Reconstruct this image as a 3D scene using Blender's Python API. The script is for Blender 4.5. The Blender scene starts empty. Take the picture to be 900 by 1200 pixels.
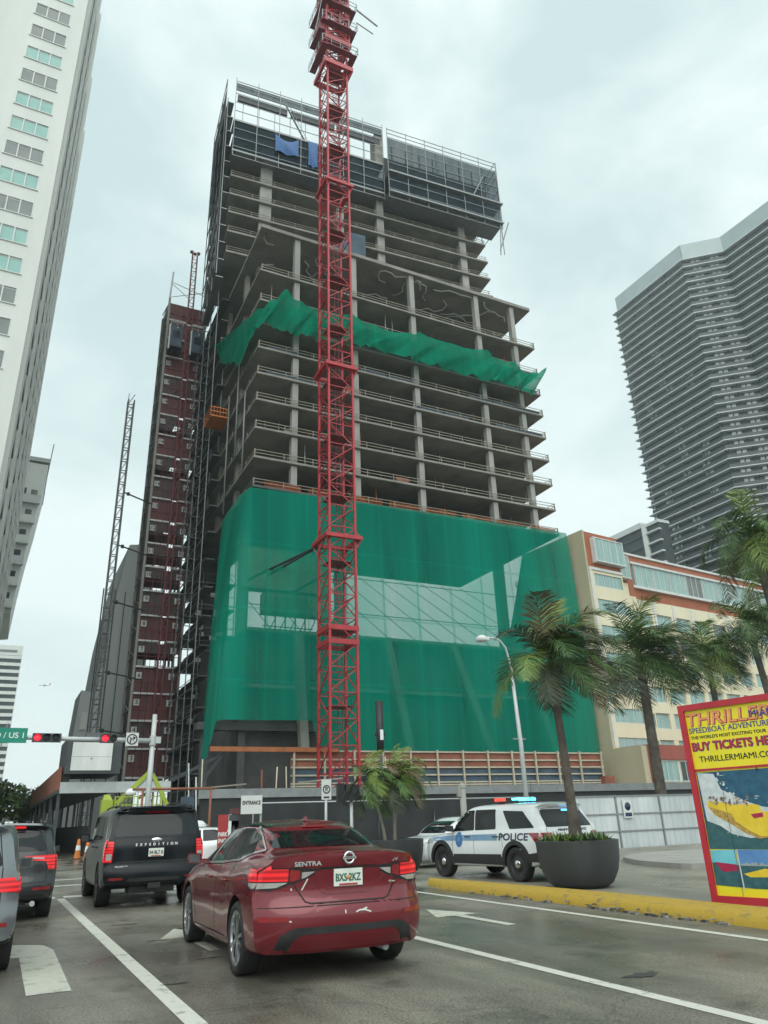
import bpy, bmesh, math, random
from mathutils import Vector, Matrix
from mathutils.bvhtree import BVHTree
random.seed(11)
R = math.radians
SC = bpy.context.scene
COL = SC.collection

# ------------------------------------------------------------------ camera
CAM_H = 1.5
FPX = 865.0                      # focal length in pixels of the 900 px wide photograph
QM = Matrix(((0.896898, -0.143088, -0.418449), (-0.441087, -0.357632, -0.823129), (-0.031871, 0.922835, -0.383874)))     # camera space -> world, from the vanishing points of road, cross street and verticals
cam_d = bpy.data.cameras.new('camera')
cam = bpy.data.objects.new('camera', cam_d)
COL.objects.link(cam)
cam_d.sensor_fit = 'HORIZONTAL'
cam_d.sensor_width = 36.0
cam_d.lens = FPX / 900 * 36
cam_d.clip_start = 0.05
cam_d.clip_end = 6000
cam.matrix_world = Matrix.Translation((0, 0, CAM_H)) @ QM.to_4x4()
SC.camera = cam

def ray(x, y):
    return QM @ Vector((x - 450, -(y - 600), -FPX))
def atY(x, y, Y):
    r = ray(x, y); t = Y / r.y
    return Vector((r.x * t, Y, CAM_H + r.z * t))
def atX(x, y, X):
    r = ray(x, y); t = X / r.x
    return Vector((X, r.y * t, CAM_H + r.z * t))
def atZ(x, y, z=0.0):
    r = ray(x, y); t = (z - CAM_H) / r.z
    return Vector((r.x * t, r.y * t, z))

# ------------------------------------------------------------------ sky
SUN_EL, SUN_AZ = R(50), R(205)
world = bpy.data.worlds.new('World')
SC.world = world
world.use_nodes = True
nt = world.node_tree
nt.nodes.clear()
def N(tree, typ, **kw):
    n = tree.nodes.new(typ)
    for k, v in kw.items():
        setattr(n, k, v)
    return n
w_out = N(nt, 'ShaderNodeOutputWorld')
w_bg = N(nt, 'ShaderNodeBackground')
w_bg.inputs[1].default_value = 0.1
sky = N(nt, 'ShaderNodeTexSky', sky_type='NISHITA')
sky.sun_disc = False
sky.sun_elevation = SUN_EL
sky.sun_rotation = SUN_AZ
tc = N(nt, 'ShaderNodeTexCoord')
sep = N(nt, 'ShaderNodeSeparateXYZ')
mp = N(nt, 'ShaderNodeMapping')
mp.inputs['Scale'].default_value = (1.0, 1.0, 1.5)
nz = N(nt, 'ShaderNodeTexNoise')
nz.inputs['Scale'].default_value = 3.4
nz.inputs['Detail'].default_value = 7
nz.inputs['Roughness'].default_value = 0.55
nz.inputs['Distortion'].default_value = 0.3
cr = N(nt, 'ShaderNodeValToRGB')
cr.color_ramp.elements[0].position = 0.40
cr.color_ramp.elements[0].color = (4.65, 5.80, 5.84, 1)
cr.color_ramp.elements[1].position = 0.62
cr.color_ramp.elements[1].color = (6.55, 7.42, 7.34, 1)
hz = N(nt, 'ShaderNodeMapRange')
hz.inputs['From Min'].default_value = -0.05
hz.inputs['From Max'].default_value = 0.6
hz.inputs['To Min'].default_value = 0.8
hz.inputs['To Max'].default_value = 0.0
mx1 = N(nt, 'ShaderNodeMixRGB')
mx1.inputs[2].default_value = (7.15, 7.95, 7.8, 1)
mx2 = N(nt, 'ShaderNodeMixRGB')
mx2.inputs[0].default_value = 0.93
L = nt.links.new
L(tc.outputs['Generated'], mp.inputs['Vector'])
L(mp.outputs['Vector'], nz.inputs['Vector'])
L(nz.outputs['Fac'], cr.inputs['Fac'])
L(tc.outputs['Generated'], sep.inputs[0])
L(sep.outputs['Z'], hz.inputs['Value'])
L(hz.outputs[0], mx1.inputs[0])
L(cr.outputs[0], mx1.inputs[1])
L(sky.outputs[0], mx2.inputs[1])
L(mx1.outputs[0], mx2.inputs[2])
# thin overcast: the cloud deck is brighter round the hidden sun (behind the camera)
dt = N(nt, 'ShaderNodeVectorMath', operation='DOT_PRODUCT')
dt.inputs[1].default_value = (math.sin(SUN_AZ) * math.cos(SUN_EL), math.cos(SUN_AZ) * math.cos(SUN_EL), math.sin(SUN_EL))
gl = N(nt, 'ShaderNodeMapRange', interpolation_type='SMOOTHSTEP')
gl.inputs['From Min'].default_value = 0.25
gl.inputs['From Max'].default_value = 1.0
gl.inputs['To Min'].default_value = 1.0
gl.inputs['To Max'].default_value = 1.5
mg = N(nt, 'ShaderNodeVectorMath', operation='SCALE')
L(tc.outputs['Generated'], dt.inputs[0])
L(dt.outputs['Value'], gl.inputs['Value'])
L(mx2.outputs[0], mg.inputs[0])
L(gl.outputs[0], mg.inputs['Scale'])
L(mg.outputs[0], w_bg.inputs[0])
L(w_bg.outputs[0], w_out.inputs[0])

sun_d = bpy.data.lights.new('sun', 'SUN')
sun_d.energy = 1.1
sun_d.angle = R(70)
sun_d.color = (1.0, 0.97, 0.9)
sun = bpy.data.objects.new('sun', sun_d)
COL.objects.link(sun)
sun.location = (0, 0, 120)
_d = Vector((math.sin(SUN_AZ) * math.cos(SUN_EL), math.cos(SUN_AZ) * math.cos(SUN_EL), math.sin(SUN_EL)))
sun.rotation_euler = _d.to_track_quat('Z', 'Y').to_euler()

SC.view_settings.view_transform = 'Standard'
SC.view_settings.look = 'None'
SC.view_settings.exposure = 0.58
SC.view_settings.gamma = 1.0
SC.view_settings.use_curve_mapping = False
SC.cycles.max_bounces = 8
SC.cycles.transparent_max_bounces = 24
SC.cycles.caustics_reflective = False
SC.cycles.caustics_refractive = False

# ------------------------------------------------------------------ helpers
def tag(o, label=None, cat=None, group=None, kind=None):
    if label: o['label'] = label
    if cat: o['category'] = cat
    if group: o['group'] = group
    if kind: o['kind'] = kind
    return o

def empty(name, loc=(0, 0, 0), rz=0.0, scale=1.0, label=None, cat=None, group=None):
    o = bpy.data.objects.new(name, None)
    COL.objects.link(o)
    o.empty_display_size = 0.2
    o.location = loc
    o.rotation_euler = (0, 0, rz)
    o.scale = (scale,) * 3
    return tag(o, label, cat, group)

def kids(o):
    return list(o.children)

def copy_tree(o, parent=None):
    c = o.copy()
    COL.objects.link(c)
    c.parent = parent
    for ch in kids(o):
        copy_tree(ch, c)
    return c

class MB:
    """collects shapes and links them as one mesh object"""
    def __init__(s):
        s.bm = bmesh.new()
        s.mi = 0
    def face(s, vs):
        f = s.bm.faces.new([s.bm.verts.new(v) for v in vs])
        f.material_index = s.mi
        return f
    def hexa(s, p):
        v = [s.bm.verts.new(q) for q in p]
        for idx in ((3, 2, 1, 0), (4, 5, 6, 7), (0, 1, 5, 4), (1, 2, 6, 5), (2, 3, 7, 6), (3, 0, 4, 7)):
            f = s.bm.faces.new([v[i] for i in idx])
            f.material_index = s.mi
        return s
    def box(s, x0, x1, y0, y1, z0, z1):
        return s.hexa([(x0, y0, z0), (x1, y0, z0), (x1, y1, z0), (x0, y1, z0),
                       (x0, y0, z1), (x1, y0, z1), (x1, y1, z1), (x0, y1, z1)])
    def bar(s, a, b, w, h=None):
        a, b = Vector(a), Vector(b)
        h = h or w
        d = (b - a)
        if d.length < 1e-6: return s
        d.normalize()
        r = Vector((0, 0, 1)) if abs(d.z) < 0.95 else Vector((0, 1, 0))
        sx = d.cross(r).normalized() * w / 2
        sy = sx.cross(d).normalized() * h / 2
        return s.hexa([a - sx - sy, a + sx - sy, a + sx + sy, a - sx + sy,
                       b - sx - sy, b + sx - sy, b + sx + sy, b - sx + sy])
    def tube(s, pts, r, n=10, caps=True):
        pts = [Vector(p) for p in pts]
        rs = r if isinstance(r, (list, tuple)) else [r] * len(pts)
        rings = []
        prev = None
        for i, p in enumerate(pts):
            d = (pts[min(i + 1, len(pts) - 1)] - pts[max(i - 1, 0)]).normalized()
            ref = prev if prev is not None else (Vector((0, 0, 1)) if abs(d.z) < 0.9 else Vector((1, 0, 0)))
            sx = (ref - d * ref.dot(d)).normalized()
            prev = sx
            sy = d.cross(sx)
            rings.append([s.bm.verts.new(p + (sx * math.cos(6.28318 * k / n) + sy * math.sin(6.28318 * k / n)) * rs[i]) for k in range(n)])
        for a, b in zip(rings, rings[1:]):
            for k in range(n):
                f = s.bm.faces.new((a[k], a[(k + 1) % n], b[(k + 1) % n], b[k]))
                f.material_index = s.mi
                f.smooth = True
        if caps:
            for rg in (rings[0][::-1], rings[-1]):
                f = s.bm.faces.new(rg)
                f.material_index = s.mi
        return s
    def lathe(s, prof, n=32, axis='z', c=(0, 0, 0), closed=False):
        c = Vector(c)
        rings = []
        for r, z in prof:
            rg = []
            for k in range(n):
                a = 6.2831853 * k / n
                if axis == 'z': v = Vector((r * math.cos(a), r * math.sin(a), z))
                elif axis == 'x': v = Vector((z, r * math.cos(a), r * math.sin(a)))
                else: v = Vector((r * math.cos(a), z, r * math.sin(a)))
                rg.append(s.bm.verts.new(c + v))
            rings.append(rg)
        pr = list(zip(rings, rings[1:]))
        if closed: pr.append((rings[-1], rings[0]))
        for a, b in pr:
            for k in range(n):
                f = s.bm.faces.new((a[k], a[(k + 1) % n], b[(k + 1) % n], b[k]))
                f.material_index = s.mi
                f.smooth = True
        return s
    def prism(s, poly, z0, z1, M=None):
        """polygon in local xy extruded along local z"""
        M = M or Matrix()
        lo = [s.bm.verts.new(M @ Vector((x, y, z0))) for x, y in poly]
        hi = [s.bm.verts.new(M @ Vector((x, y, z1))) for x, y in poly]
        n = len(poly)
        fs = [s.bm.faces.new(lo[::-1]), s.bm.faces.new(hi)]
        for k in range(n):
            fs.append(s.bm.faces.new((lo[k], lo[(k + 1) % n], hi[(k + 1) % n], hi[k])))
        for f in fs: f.material_index = s.mi
        return s
    def xform(s, M):
        bmesh.ops.transform(s.bm, matrix=M, verts=s.bm.verts)
        return s
    def build(s, name, mats, parent=None, smooth=None, bevel=0, normals=True):
        if bevel:
            es = [e for e in s.bm.edges if len(e.link_faces) == 2 and e.calc_face_angle(0) > 0.6]
            bmesh.ops.bevel(s.bm, geom=es, offset=bevel, segments=2, affect='EDGES', clamp_overlap=True)
        if normals: bmesh.ops.recalc_face_normals(s.bm, faces=s.bm.faces)
        me = bpy.data.meshes.new(name)
        s.bm.to_mesh(me)
        s.bm.free()
        if not isinstance(mats, (list, tuple)): mats = [mats]
        for m in mats: me.materials.append(m)
        if smooth:
            me.polygons.foreach_set('use_smooth', [True] * len(me.polygons))
            me.set_sharp_from_angle(angle=R(smooth))
        o = bpy.data.objects.new(name, me)
        COL.objects.link(o)
        if parent: o.parent = parent
        return o

def frame(o, right, up):
    """matrix with x along right, y along up, z = normal, at o"""
    r = Vector(right).normalized(); u = Vector(up).normalized()
    n = r.cross(u).normalized(); u = n.cross(r)
    return Matrix.Translation(Vector(o)) @ Matrix((r, u, n)).transposed().to_4x4()

def text_bm(mb, body, size, M, depth=0.004, bold=0.0, fit=None, align='CENTER', shear=0.0, spacing=1.0):
    """lettering as real raised geometry, added to an MB; M maps text xy plane to the place"""
    cu = bpy.data.curves.new('lettering', 'FONT')
    cu.body = body
    cu.size = size
    cu.extrude = depth / 2
    cu.align_x = align
    cu.align_y = 'CENTER'
    cu.shear = shear
    cu.resolution_u = 3
    cu.space_character = spacing
    ob = bpy.data.objects.new('lettering', cu)
    COL.objects.link(ob)
    dg = bpy.context.evaluated_depsgraph_get()
    dg.update()
    me = bpy.data.meshes.new_from_object(ob.evaluated_get(dg))
    bpy.data.objects.remove(ob)
    bpy.data.curves.remove(cu)
    if fit:
        xs = [v.co.x for v in me.vertices]
        w = max(xs) - min(xs)
        mid = (max(xs) + min(xs)) / 2
        k = fit / w
        for v in me.vertices:
            v.co.x = (v.co.x - mid) * k
    for p in me.polygons: p.material_index = mb.mi
    # bolder strokes: the same letters once more, a hair to each side and behind
    for i, (dx, dy) in enumerate(((0, 0), (bold, bold * 0.5), (-bold, -bold * 0.5), (bold * 0.5, -bold), (-bold * 0.5, bold)) if bold else ((0, 0),)):
        m2 = me.copy()
        m2.transform(M @ Matrix.Translation((dx, dy, -0.0006 * i)))
        mb.bm.from_mesh(m2)
        bpy.data.meshes.remove(m2)
    bpy.data.meshes.remove(me)
    return mb

# ------------------------------------------------------------------ materials
def pm(name, c1, c2=None, scale=4.0, rough=0.6, metal=0.0, bump=0.0, coat=0.0, spec=0.5, detail=5, rvar=0.0, streak=0.0, contrast=0.35):
    m = bpy.data.materials.new(name)
    m.use_nodes = True
    t = m.node_tree
    b = t.nodes['Principled BSDF']
    b.inputs['Roughness'].default_value = rough
    b.inputs['Metallic'].default_value = metal
    b.inputs['Specular IOR Level'].default_value = spec
    b.inputs['Coat Weight'].default_value = coat
    b.inputs['Coat Roughness'].default_value = 0.04
    c2 = c2 or tuple(min(1, x * 1.18 + 0.004) for x in c1)
    co = N(t, 'ShaderNodeTexCoord')
    mpn = N(t, 'ShaderNodeMapping')
    t.links.new(co.outputs['Object'], mpn.inputs[0])
    if streak: mpn.inputs['Scale'].default_value = (1, 1, 1 / streak)
    n1 = N(t, 'ShaderNodeTexNoise')
    n1.inputs['Scale'].default_value = scale
    n1.inputs['Detail'].default_value = detail
    n1.inputs['Roughness'].default_value = 0.6
    t.links.new(mpn.outputs[0], n1.inputs['Vector'])
    rp = N(t, 'ShaderNodeValToRGB')
    rp.color_ramp.elements[0].position = 0.5 - contrast / 2
    rp.color_ramp.elements[1].position = 0.5 + contrast / 2
    rp.color_ramp.elements[0].color = (*c1, 1)
    rp.color_ramp.elements[1].color = (*c2, 1)
    t.links.new(n1.outputs['Fac'], rp.inputs[0])
    t.links.new(rp.outputs[0], b.inputs['Base Color'])
    if rvar:
        mr = N(t, 'ShaderNodeMapRange')
        mr.inputs['From Min'].default_value = 0.3
        mr.inputs['From Max'].default_value = 0.7
        mr.inputs['To Min'].default_value = max(0.02, rough - rvar)
        mr.inputs['To Max'].default_value = min(1, rough + rvar)
        t.links.new(n1.outputs['Fac'], mr.inputs['Value'])
        t.links.new(mr.outputs[0], b.inputs['Roughness'])
    if bump:
        n2 = N(t, 'ShaderNodeTexNoise')
        n2.inputs['Scale'].default_value = scale * 6
        n2.inputs['Detail'].default_value = 4
        t.links.new(mpn.outputs[0], n2.inputs['Vector'])
        bp = N(t, 'ShaderNodeBump')
        bp.inputs['Strength'].default_value = bump
        bp.inputs['Distance'].default_value = 0.02
        t.links.new(n2.outputs['Fac'], bp.inputs['Height'])
        t.links.new(bp.outputs[0], b.inputs['Normal'])
    return m

def emit(name, c, strength, base=(0.4, 0.02, 0.02), bands=0):
    m = pm(name, base, rough=0.2)
    b = m.node_tree.nodes['Principled BSDF']
    b.inputs['Emission Color'].default_value = (*c, 1)
    b.inputs['Emission Strength'].default_value = strength
    if bands:
        t = m.node_tree
        co = N(t, 'ShaderNodeTexCoord'); wv = N(t, 'ShaderNodeTexWave', bands_direction='Z')
        wv.inputs['Scale'].default_value = bands; wv.inputs['Distortion'].default_value = 0.6
        mr = N(t, 'ShaderNodeMapRange'); mr.inputs['To Min'].default_value = strength * 0.25; mr.inputs['To Max'].default_value = strength * 1.25
        t.links.new(co.outputs['Object'], wv.inputs['Vector']); t.links.new(wv.outputs['Fac'], mr.inputs['Value']); t.links.new(mr.outputs[0], b.inputs['Emission Strength'])
    return m

def glass(name, c, c2=None, rough=0.06, spec=0.8, scale=0.6):
    return pm(name, c, c2, scale=scale, rough=rough, spec=spec, bump=0.02, contrast=0.5)

def net_mat(name, c, cover, weave=60.0, sheet=1.2):
    """woven debris net: open weave, lets light and view through"""
    m = bpy.data.materials.new(name)
    m.use_nodes = True
    t = m.node_tree
    t.nodes.clear()
    o = N(t, 'ShaderNodeOutputMaterial')
    tr = N(t, 'ShaderNodeBsdfTransparent')
    df = N(t, 'ShaderNodeBsdfDiffuse')
    tl = N(t, 'ShaderNodeBsdfTranslucent')
    mxa = N(t, 'ShaderNodeMixShader')
    mxa.inputs[0].default_value = 0.45
    mxb = N(t, 'ShaderNodeMixShader')
    co = N(t, 'ShaderNodeTexCoord')
    mpn = N(t, 'ShaderNodeMapping')
    mpn.inputs['Scale'].default_value = (sheet, sheet, sheet * 0.045)
    n1 = N(t, 'ShaderNodeTexNoise')
    n1.inputs['Scale'].default_value = 1.0
    n1.inputs['Detail'].default_value = 6
    rp = N(t, 'ShaderNodeValToRGB')
    rp.color_ramp.elements[0].position = 0.3
    rp.color_ramp.elements[1].position = 0.7
    rp.color_ramp.elements[0].color = (*[x * 0.8 for x in c], 1)
    rp.color_ramp.elements[1].color = (*[min(1, x * 1.2) for x in c], 1)
    mr = N(t, 'ShaderNodeMapRange')
    mr.inputs['From Min'].default_value = 0.3
    mr.inputs['From Max'].default_value = 0.7
    mr.inputs['To Min'].default_value = cover - 0.07
    mr.inputs['To Max'].default_value = cover + 0.05
    # sheets overlap along sewn seams, where the weave is double
    sp_ = N(t, 'ShaderNodeSeparateXYZ')
    t.links.new(co.outputs['Object'], sp_.inputs[0])
    def seam(out, period, width):
        a = N(t, 'ShaderNodeMath', operation='DIVIDE'); a.inputs[1].default_value = period
        f = N(t, 'ShaderNodeMath', operation='FRACT'); c_ = N(t, 'ShaderNodeMath', operation='LESS_THAN'); c_.inputs[1].default_value = width / period
        t.links.new(out, a.inputs[0]); t.links.new(a.outputs[0], f.inputs[0]); t.links.new(f.outputs[0], c_.inputs[0])
        return c_.outputs[0]
    s1, s2 = seam(sp_.outputs['X'], 3.7, 0.22), seam(sp_.outputs['Z'], 6.1, 0.18)
    mxs = N(t, 'ShaderNodeMath', operation='MAXIMUM'); t.links.new(s1, mxs.inputs[0]); t.links.new(s2, mxs.inputs[1])
    sc_ = N(t, 'ShaderNodeMath', operation='MULTIPLY_ADD'); sc_.inputs[1].default_value = 0.10
    t.links.new(mxs.outputs[0], sc_.inputs[0]); t.links.new(mr.outputs[0], sc_.inputs[2])
    t.links.new(co.outputs['Object'], mpn.inputs[0])
    t.links.new(mpn.outputs[0], n1.inputs['Vector'])
    t.links.new(n1.outputs['Fac'], rp.inputs[0])
    t.links.new(n1.outputs['Fac'], mr.inputs['Value'])
    t.links.new(rp.outputs[0], df.inputs[0])
    t.links.new(rp.outputs[0], tl.inputs[0])
    t.links.new(df.outputs[0], mxa.inputs[1])
    t.links.new(tl.outputs[0], mxa.inputs[2])
    t.links.new(tr.outputs[0], mxb.inputs[1])
    t.links.new(mxa.outputs[0], mxb.inputs[2])
    t.links.new(sc_.outputs[0], mxb.inputs[0])
    t.links.new(mxb.outputs[0], o.inputs[0])
    return m

M = {}
M['concrete'] = pm('concrete', (0.20, 0.19, 0.165), (0.33, 0.312, 0.27), 0.7, 0.85, bump=0.15)
M['concrete_cool'] = pm('concrete_cool', (0.22, 0.235, 0.232), (0.30, 0.315, 0.31), 0.25, 0.85, bump=0.1, streak=5)
M['concrete_pale'] = pm('concrete_pale', (0.27, 0.262, 0.24), (0.37, 0.36, 0.33), 1.1, 0.85, bump=0.12, streak=4)
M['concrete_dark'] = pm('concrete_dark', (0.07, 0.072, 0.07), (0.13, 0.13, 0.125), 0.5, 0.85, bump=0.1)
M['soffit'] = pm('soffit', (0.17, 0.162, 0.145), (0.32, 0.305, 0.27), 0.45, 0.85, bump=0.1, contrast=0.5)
M['timber_rail'] = pm('timber_rail', (0.42, 0.37, 0.28), (0.55, 0.49, 0.38), 2, 0.7)
M['crane_red'] = pm('crane_red', (0.34, 0.014, 0.024), (0.47, 0.026, 0.036), 1.2, 0.42, coat=0.15, rvar=0.1)
M['crane_dark'] = pm('crane_dark', (0.17, 0.03, 0.04), (0.22, 0.04, 0.05), 1.0, 0.5)
M['steel_grey'] = pm('steel_grey', (0.20, 0.215, 0.22), (0.28, 0.29, 0.29), 2, 0.45, metal=0.3, rvar=0.1)
M['steel_light'] = pm('steel_light', (0.42, 0.44, 0.44), (0.52, 0.54, 0.53), 2, 0.45, metal=0.2)
M['steel_dark'] = pm('steel_dark', (0.035, 0.04, 0.045), (0.06, 0.065, 0.07), 2, 0.55)
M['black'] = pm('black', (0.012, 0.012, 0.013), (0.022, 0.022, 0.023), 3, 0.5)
M['tyre'] = pm('tyre', (0.014, 0.014, 0.014), (0.026, 0.025, 0.024), 8, 0.8, bump=0.1)
M['white_paint'] = pm('white_paint', (0.70, 0.71, 0.70), (0.80, 0.80, 0.79), 1.5, 0.4)
M['white_dirty'] = pm('white_dirty', (0.55, 0.56, 0.54), (0.72, 0.72, 0.70), 0.8, 0.6, streak=5)
M['chrome'] = pm('chrome', (0.62, 0.63, 0.64), (0.70, 0.71, 0.72), 6, 0.12, metal=1.0)
M['alloy'] = pm('alloy', (0.40, 0.41, 0.42), (0.50, 0.51, 0.52), 6, 0.3, metal=0.9)
M['car_glass'] = glass('car_glass', (0.006, 0.0075, 0.008), (0.011, 0.013, 0.014), 0.05, 0.38, 1.2)
# ------------------------------------------------------------------ vehicle builder
def pchip(pts):
    xs = [p[0] for p in pts]; ys = [p[1] for p in pts]
    n = len(xs)
    h = [xs[i + 1] - xs[i] for i in range(n - 1)]
    d = [(ys[i + 1] - ys[i]) / h[i] for i in range(n - 1)]
    m = [0.0] * n
    if n == 2: m = [d[0], d[0]]
    else:
        for i in range(1, n - 1):
            if d[i - 1] * d[i] > 0:
                w1 = 2 * h[i] + h[i - 1]; w2 = h[i] + 2 * h[i - 1]
                m[i] = (w1 + w2) / (w1 / d[i - 1] + w2 / d[i])
        m[0] = d[0]; m[-1] = d[-1]
    def f(x):
        if x <= xs[0]: return ys[0]
        if x >= xs[-1]: return ys[-1]
        i = 0
        while x > xs[i + 1]: i += 1
        t = (x - xs[i]) / h[i]
        t2, t3 = t * t, t * t * t
        return (2 * t3 - 3 * t2 + 1) * ys[i] + (t3 - 2 * t2 + t) * h[i] * m[i] + (-2 * t3 + 3 * t2) * ys[i + 1] + (t3 - t2) * h[i] * m[i + 1]
    return f

def rounded(poly, r, n=4):
    out = []
    k = len(poly)
    for i in range(k):
        p = Vector(poly[i]); a = Vector(poly[i - 1]); b = Vector(poly[(i + 1) % k])
        ri = min(r, (a - p).length * 0.45, (b - p).length * 0.45)
        s = p + (a - p).normalized() * ri; e = p + (b - p).normalized() * ri
        for j in range(n + 1):
            t = j / n
            q = s * (1 - t) ** 2 + p * 2 * t * (1 - t) + e * t * t
            out.append((q.x, q.y))
    return out

class Car:
    def __init__(s, sp, name, loc, rz, scale, label, cat, paint, group=None):
        s.sp = sp
        s.root = empty(name, loc, rz, scale, label, cat, group)
        s.paint = paint
        s.L = sp['L']
        s.body(sp)
    def body(s, sp):
        L = sp['L']
        top, belt, wb, wm, wt, zb = (pchip(sp[k]) for k in ('top', 'belt', 'wb', 'wm', 'wt', 'zb'))
        dr, df = pchip(sp['dr']), pchip(sp['df'])
        crr, crf = sp.get('crr', 0.22), sp.get('crf', 0.35)
        Dr, Df = sp.get('Dr', 1.0), sp.get('Df', 0.9)
        ys = []
        n = 84
        for i in range(n + 1):
            t = i / n
            ys.append(L * (t - 0.05 * math.sin(6.28318 * t)))
        rings = []
        for y in ys:
            b, t = belt(y), top(y)
            h = max(0.03, t - b)
            z0, w, wB, wT = zb(y), wm(y), wb(y), wt(y)
            e = min(sp.get('edge', 0.09), 0.5 * h); c = min(sp.get('crown', 0.05), 0.3 * h)
            key = [(0, z0), (0.85 * w, z0), (w - 0.05, z0 + 0.03), (w - 0.012, z0 + 0.16), (w, z0 + (b - z0) * 0.52),
                   (w - 0.012, b - 0.13), (wB + 0.012, b - 0.02), (wB, b), (wT + 0.025, t - c - e), (wT - 0.045, t - c - 0.012), (wT * 0.6, t - c * 0.33), (0, t)]
            cum = [0]
            for p, q in zip(key, key[1:]):
                cum.append(cum[-1] + max(1e-4, math.hypot(q[0] - p[0], q[1] - p[1])))
            fx = pchip(list(zip(cum, [k[0] for k in key]))); fz = pchip(list(zip(cum, [k[1] for k in key])))
            sub = [2, 2, 3, 4, 4, 3, 2, 6, 3, 4, 5]
            half = []
            for i2, ns in enumerate(sub):
                for j in range(ns):
                    u = cum[i2] + (cum[i2 + 1] - cum[i2]) * j / ns
                    half.append((fx(u), fz(u)))
            half.append((0, t))
            prof = half + [(-x, z) for x, z in half[-2:0:-1]]
            rings.append([(x, y, z) for x, z in prof])
        m = len(rings[0])
        W = max(p[1] for p in sp['wm'])
        def shape(p):
            x, y, z = p
            yr = (dr(z) + crr * (abs(x) / W) ** 4) * max(0, 1 - y / Dr) ** 2
            yf = (df(z) + crf * (abs(x) / W) ** 4) * max(0, 1 - (L - y) / Df) ** 2
            return Vector((x, y + yr - yf, z))
        bm = bmesh.new()
        V = [[bm.verts.new(shape(p)) for p in rg] for rg in rings]
        for a, b in zip(V, V[1:]):
            for k in range(m):
                bm.faces.new((a[k], a[(k + 1) % m], b[(k + 1) % m], b[k]))
        for rg, vs in ((rings[0], V[0]), (rings[-1], V[-1])):
            zc = sum(p[2] for p in rg) / m
            y = rg[0][1]
            prev = vs
            K = 12
            for r in range(1, K):
                q = 1 - r / K
                cur = [bm.verts.new(shape((p[0] * q, y, zc + (p[2] - zc) * q))) for p in rg]
                for k in range(m):
                    bm.faces.new((prev[k], prev[(k + 1) % m], cur[(k + 1) % m], cur[k]))
                prev = cur
            cv = bm.verts.new(shape((0, y, zc)))
            for k in range(m):
                bm.faces.new((prev[k], prev[(k + 1) % m], cv))
        bmesh.ops.recalc_face_normals(bm, faces=bm.faces)
        s.bvh = BVHTree.FromBMesh(bm)
        me = bpy.data.meshes.new('body')
        bm.to_mesh(me); bm.free()
        me.materials.append(s.paint); me.materials.append(M['black'])
        ob = bpy.data.objects.new('body', me)
        COL.objects.link(ob)
        cut = MB(); cut.mi = 1
        for y in sp['wheels']:
            for sx in (1, -1):
                r = sp['wr'] + sp.get('gap', 0.055)
                x0, x1 = sx * (W - 0.30), sx * (W + 0.2)
                cut.lathe([(0.001, x0), (r, x0), (r, x1), (0.001, x1)], 40, 'x', (0, y, sp['wr'] + 0.01))
        co = cut.build('arch_cutter', [s.paint, M['black']])
        md = ob.modifiers.new('arches', 'BOOLEAN')
        md.operation = 'DIFFERENCE'; md.object = co; md.solver = 'EXACT'
        dg = bpy.context.evaluated_depsgraph_get(); dg.update()
        nm = bpy.data.meshes.new_from_object(ob.evaluated_get(dg))
        nm.name = 'body'
        ob.modifiers.clear(); ob.data = nm
        bpy.data.objects.remove(co)
        nm.polygons.foreach_set('use_smooth', [True] * len(nm.polygons))
        nm.set_sharp_from_angle(angle=R(38))
        ob.parent = s.root
        s.bodyo = ob
    def cast(s, axis, u, v, far=9.0):
        if axis in ('right', 'left'):
            k = 1 if axis == 'right' else -1
            o, d = Vector((k * far, u, v)), Vector((-k, 0, 0))
        elif axis == 'back': o, d = Vector((u, -far, v)), Vector((0, 1, 0))
        elif axis == 'front': o, d = Vector((u, s.L + far, v)), Vector((0, -1, 0))
        else: o, d = Vector((u, v, far)), Vector((0, 0, -1))
        hit, nrm, _, _ = s.bvh.ray_cast(o, d)
        if hit is None:
            hit, nrm, _, _ = s.bvh.find_nearest(o + d * (far - (0.0 if axis in ('back', 'front') else 0.9)))
        return hit, nrm, d
    def decal(s, name, poly, axis, mat, off=0.004, cell=0.07, parent=None, thick=0.012, mb=None):
        bm = bmesh.new()
        f = bm.faces.new([bm.verts.new((x, y, 0)) for x, y in poly])
        xs = [p[0] for p in poly]; ys = [p[1] for p in poly]
        for c, lo, hi in ((0, min(xs), max(xs)), (1, min(ys), max(ys))):
            k = int((hi - lo) / cell)
            for i in range(1, k + 1):
                pos = lo + (hi - lo) * i / (k + 1)
                co = Vector((pos, 0, 0)) if c == 0 else Vector((0, pos, 0))
                no = Vector((1, 0, 0)) if c == 0 else Vector((0, 1, 0))
                bmesh.ops.bisect_plane(bm, geom=list(bm.verts) + list(bm.edges) + list(bm.faces), plane_co=co, plane_no=no)
        bound = [e for e in bm.edges if len(e.link_faces) == 1]
        for v in bm.verts:
            h, n, d = s.cast(axis, v.co.x, v.co.y)
            nn = n if n.dot(d) < 0 else -n
            v.co = h - d * off * 0.4 + nn * off * 0.6
            v.normal = nn
        ret = bmesh.ops.extrude_edge_only(bm, edges=bound)
        _, _, d = s.cast(axis, poly[0][0], poly[0][1])
        for g in ret['geom']:
            if isinstance(g, bmesh.types.BMVert): g.co += d * thick
        bmesh.ops.recalc_face_normals(bm, faces=bm.faces)
        # make the outer skin face outward
        tot = sum((f.normal.dot(d) * f.calc_area() for f in bm.faces))
        if tot > 0: bmesh.ops.reverse_faces(bm, faces=bm.faces)
        me = bpy.data.meshes.new(name)
        bm.to_mesh(me); bm.free()
        if mb is not None:
            for p in me.polygons: p.material_index = mb.mi
            mb.bm.from_mesh(me)
            bpy.data.meshes.remove(me)
            return None
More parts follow.
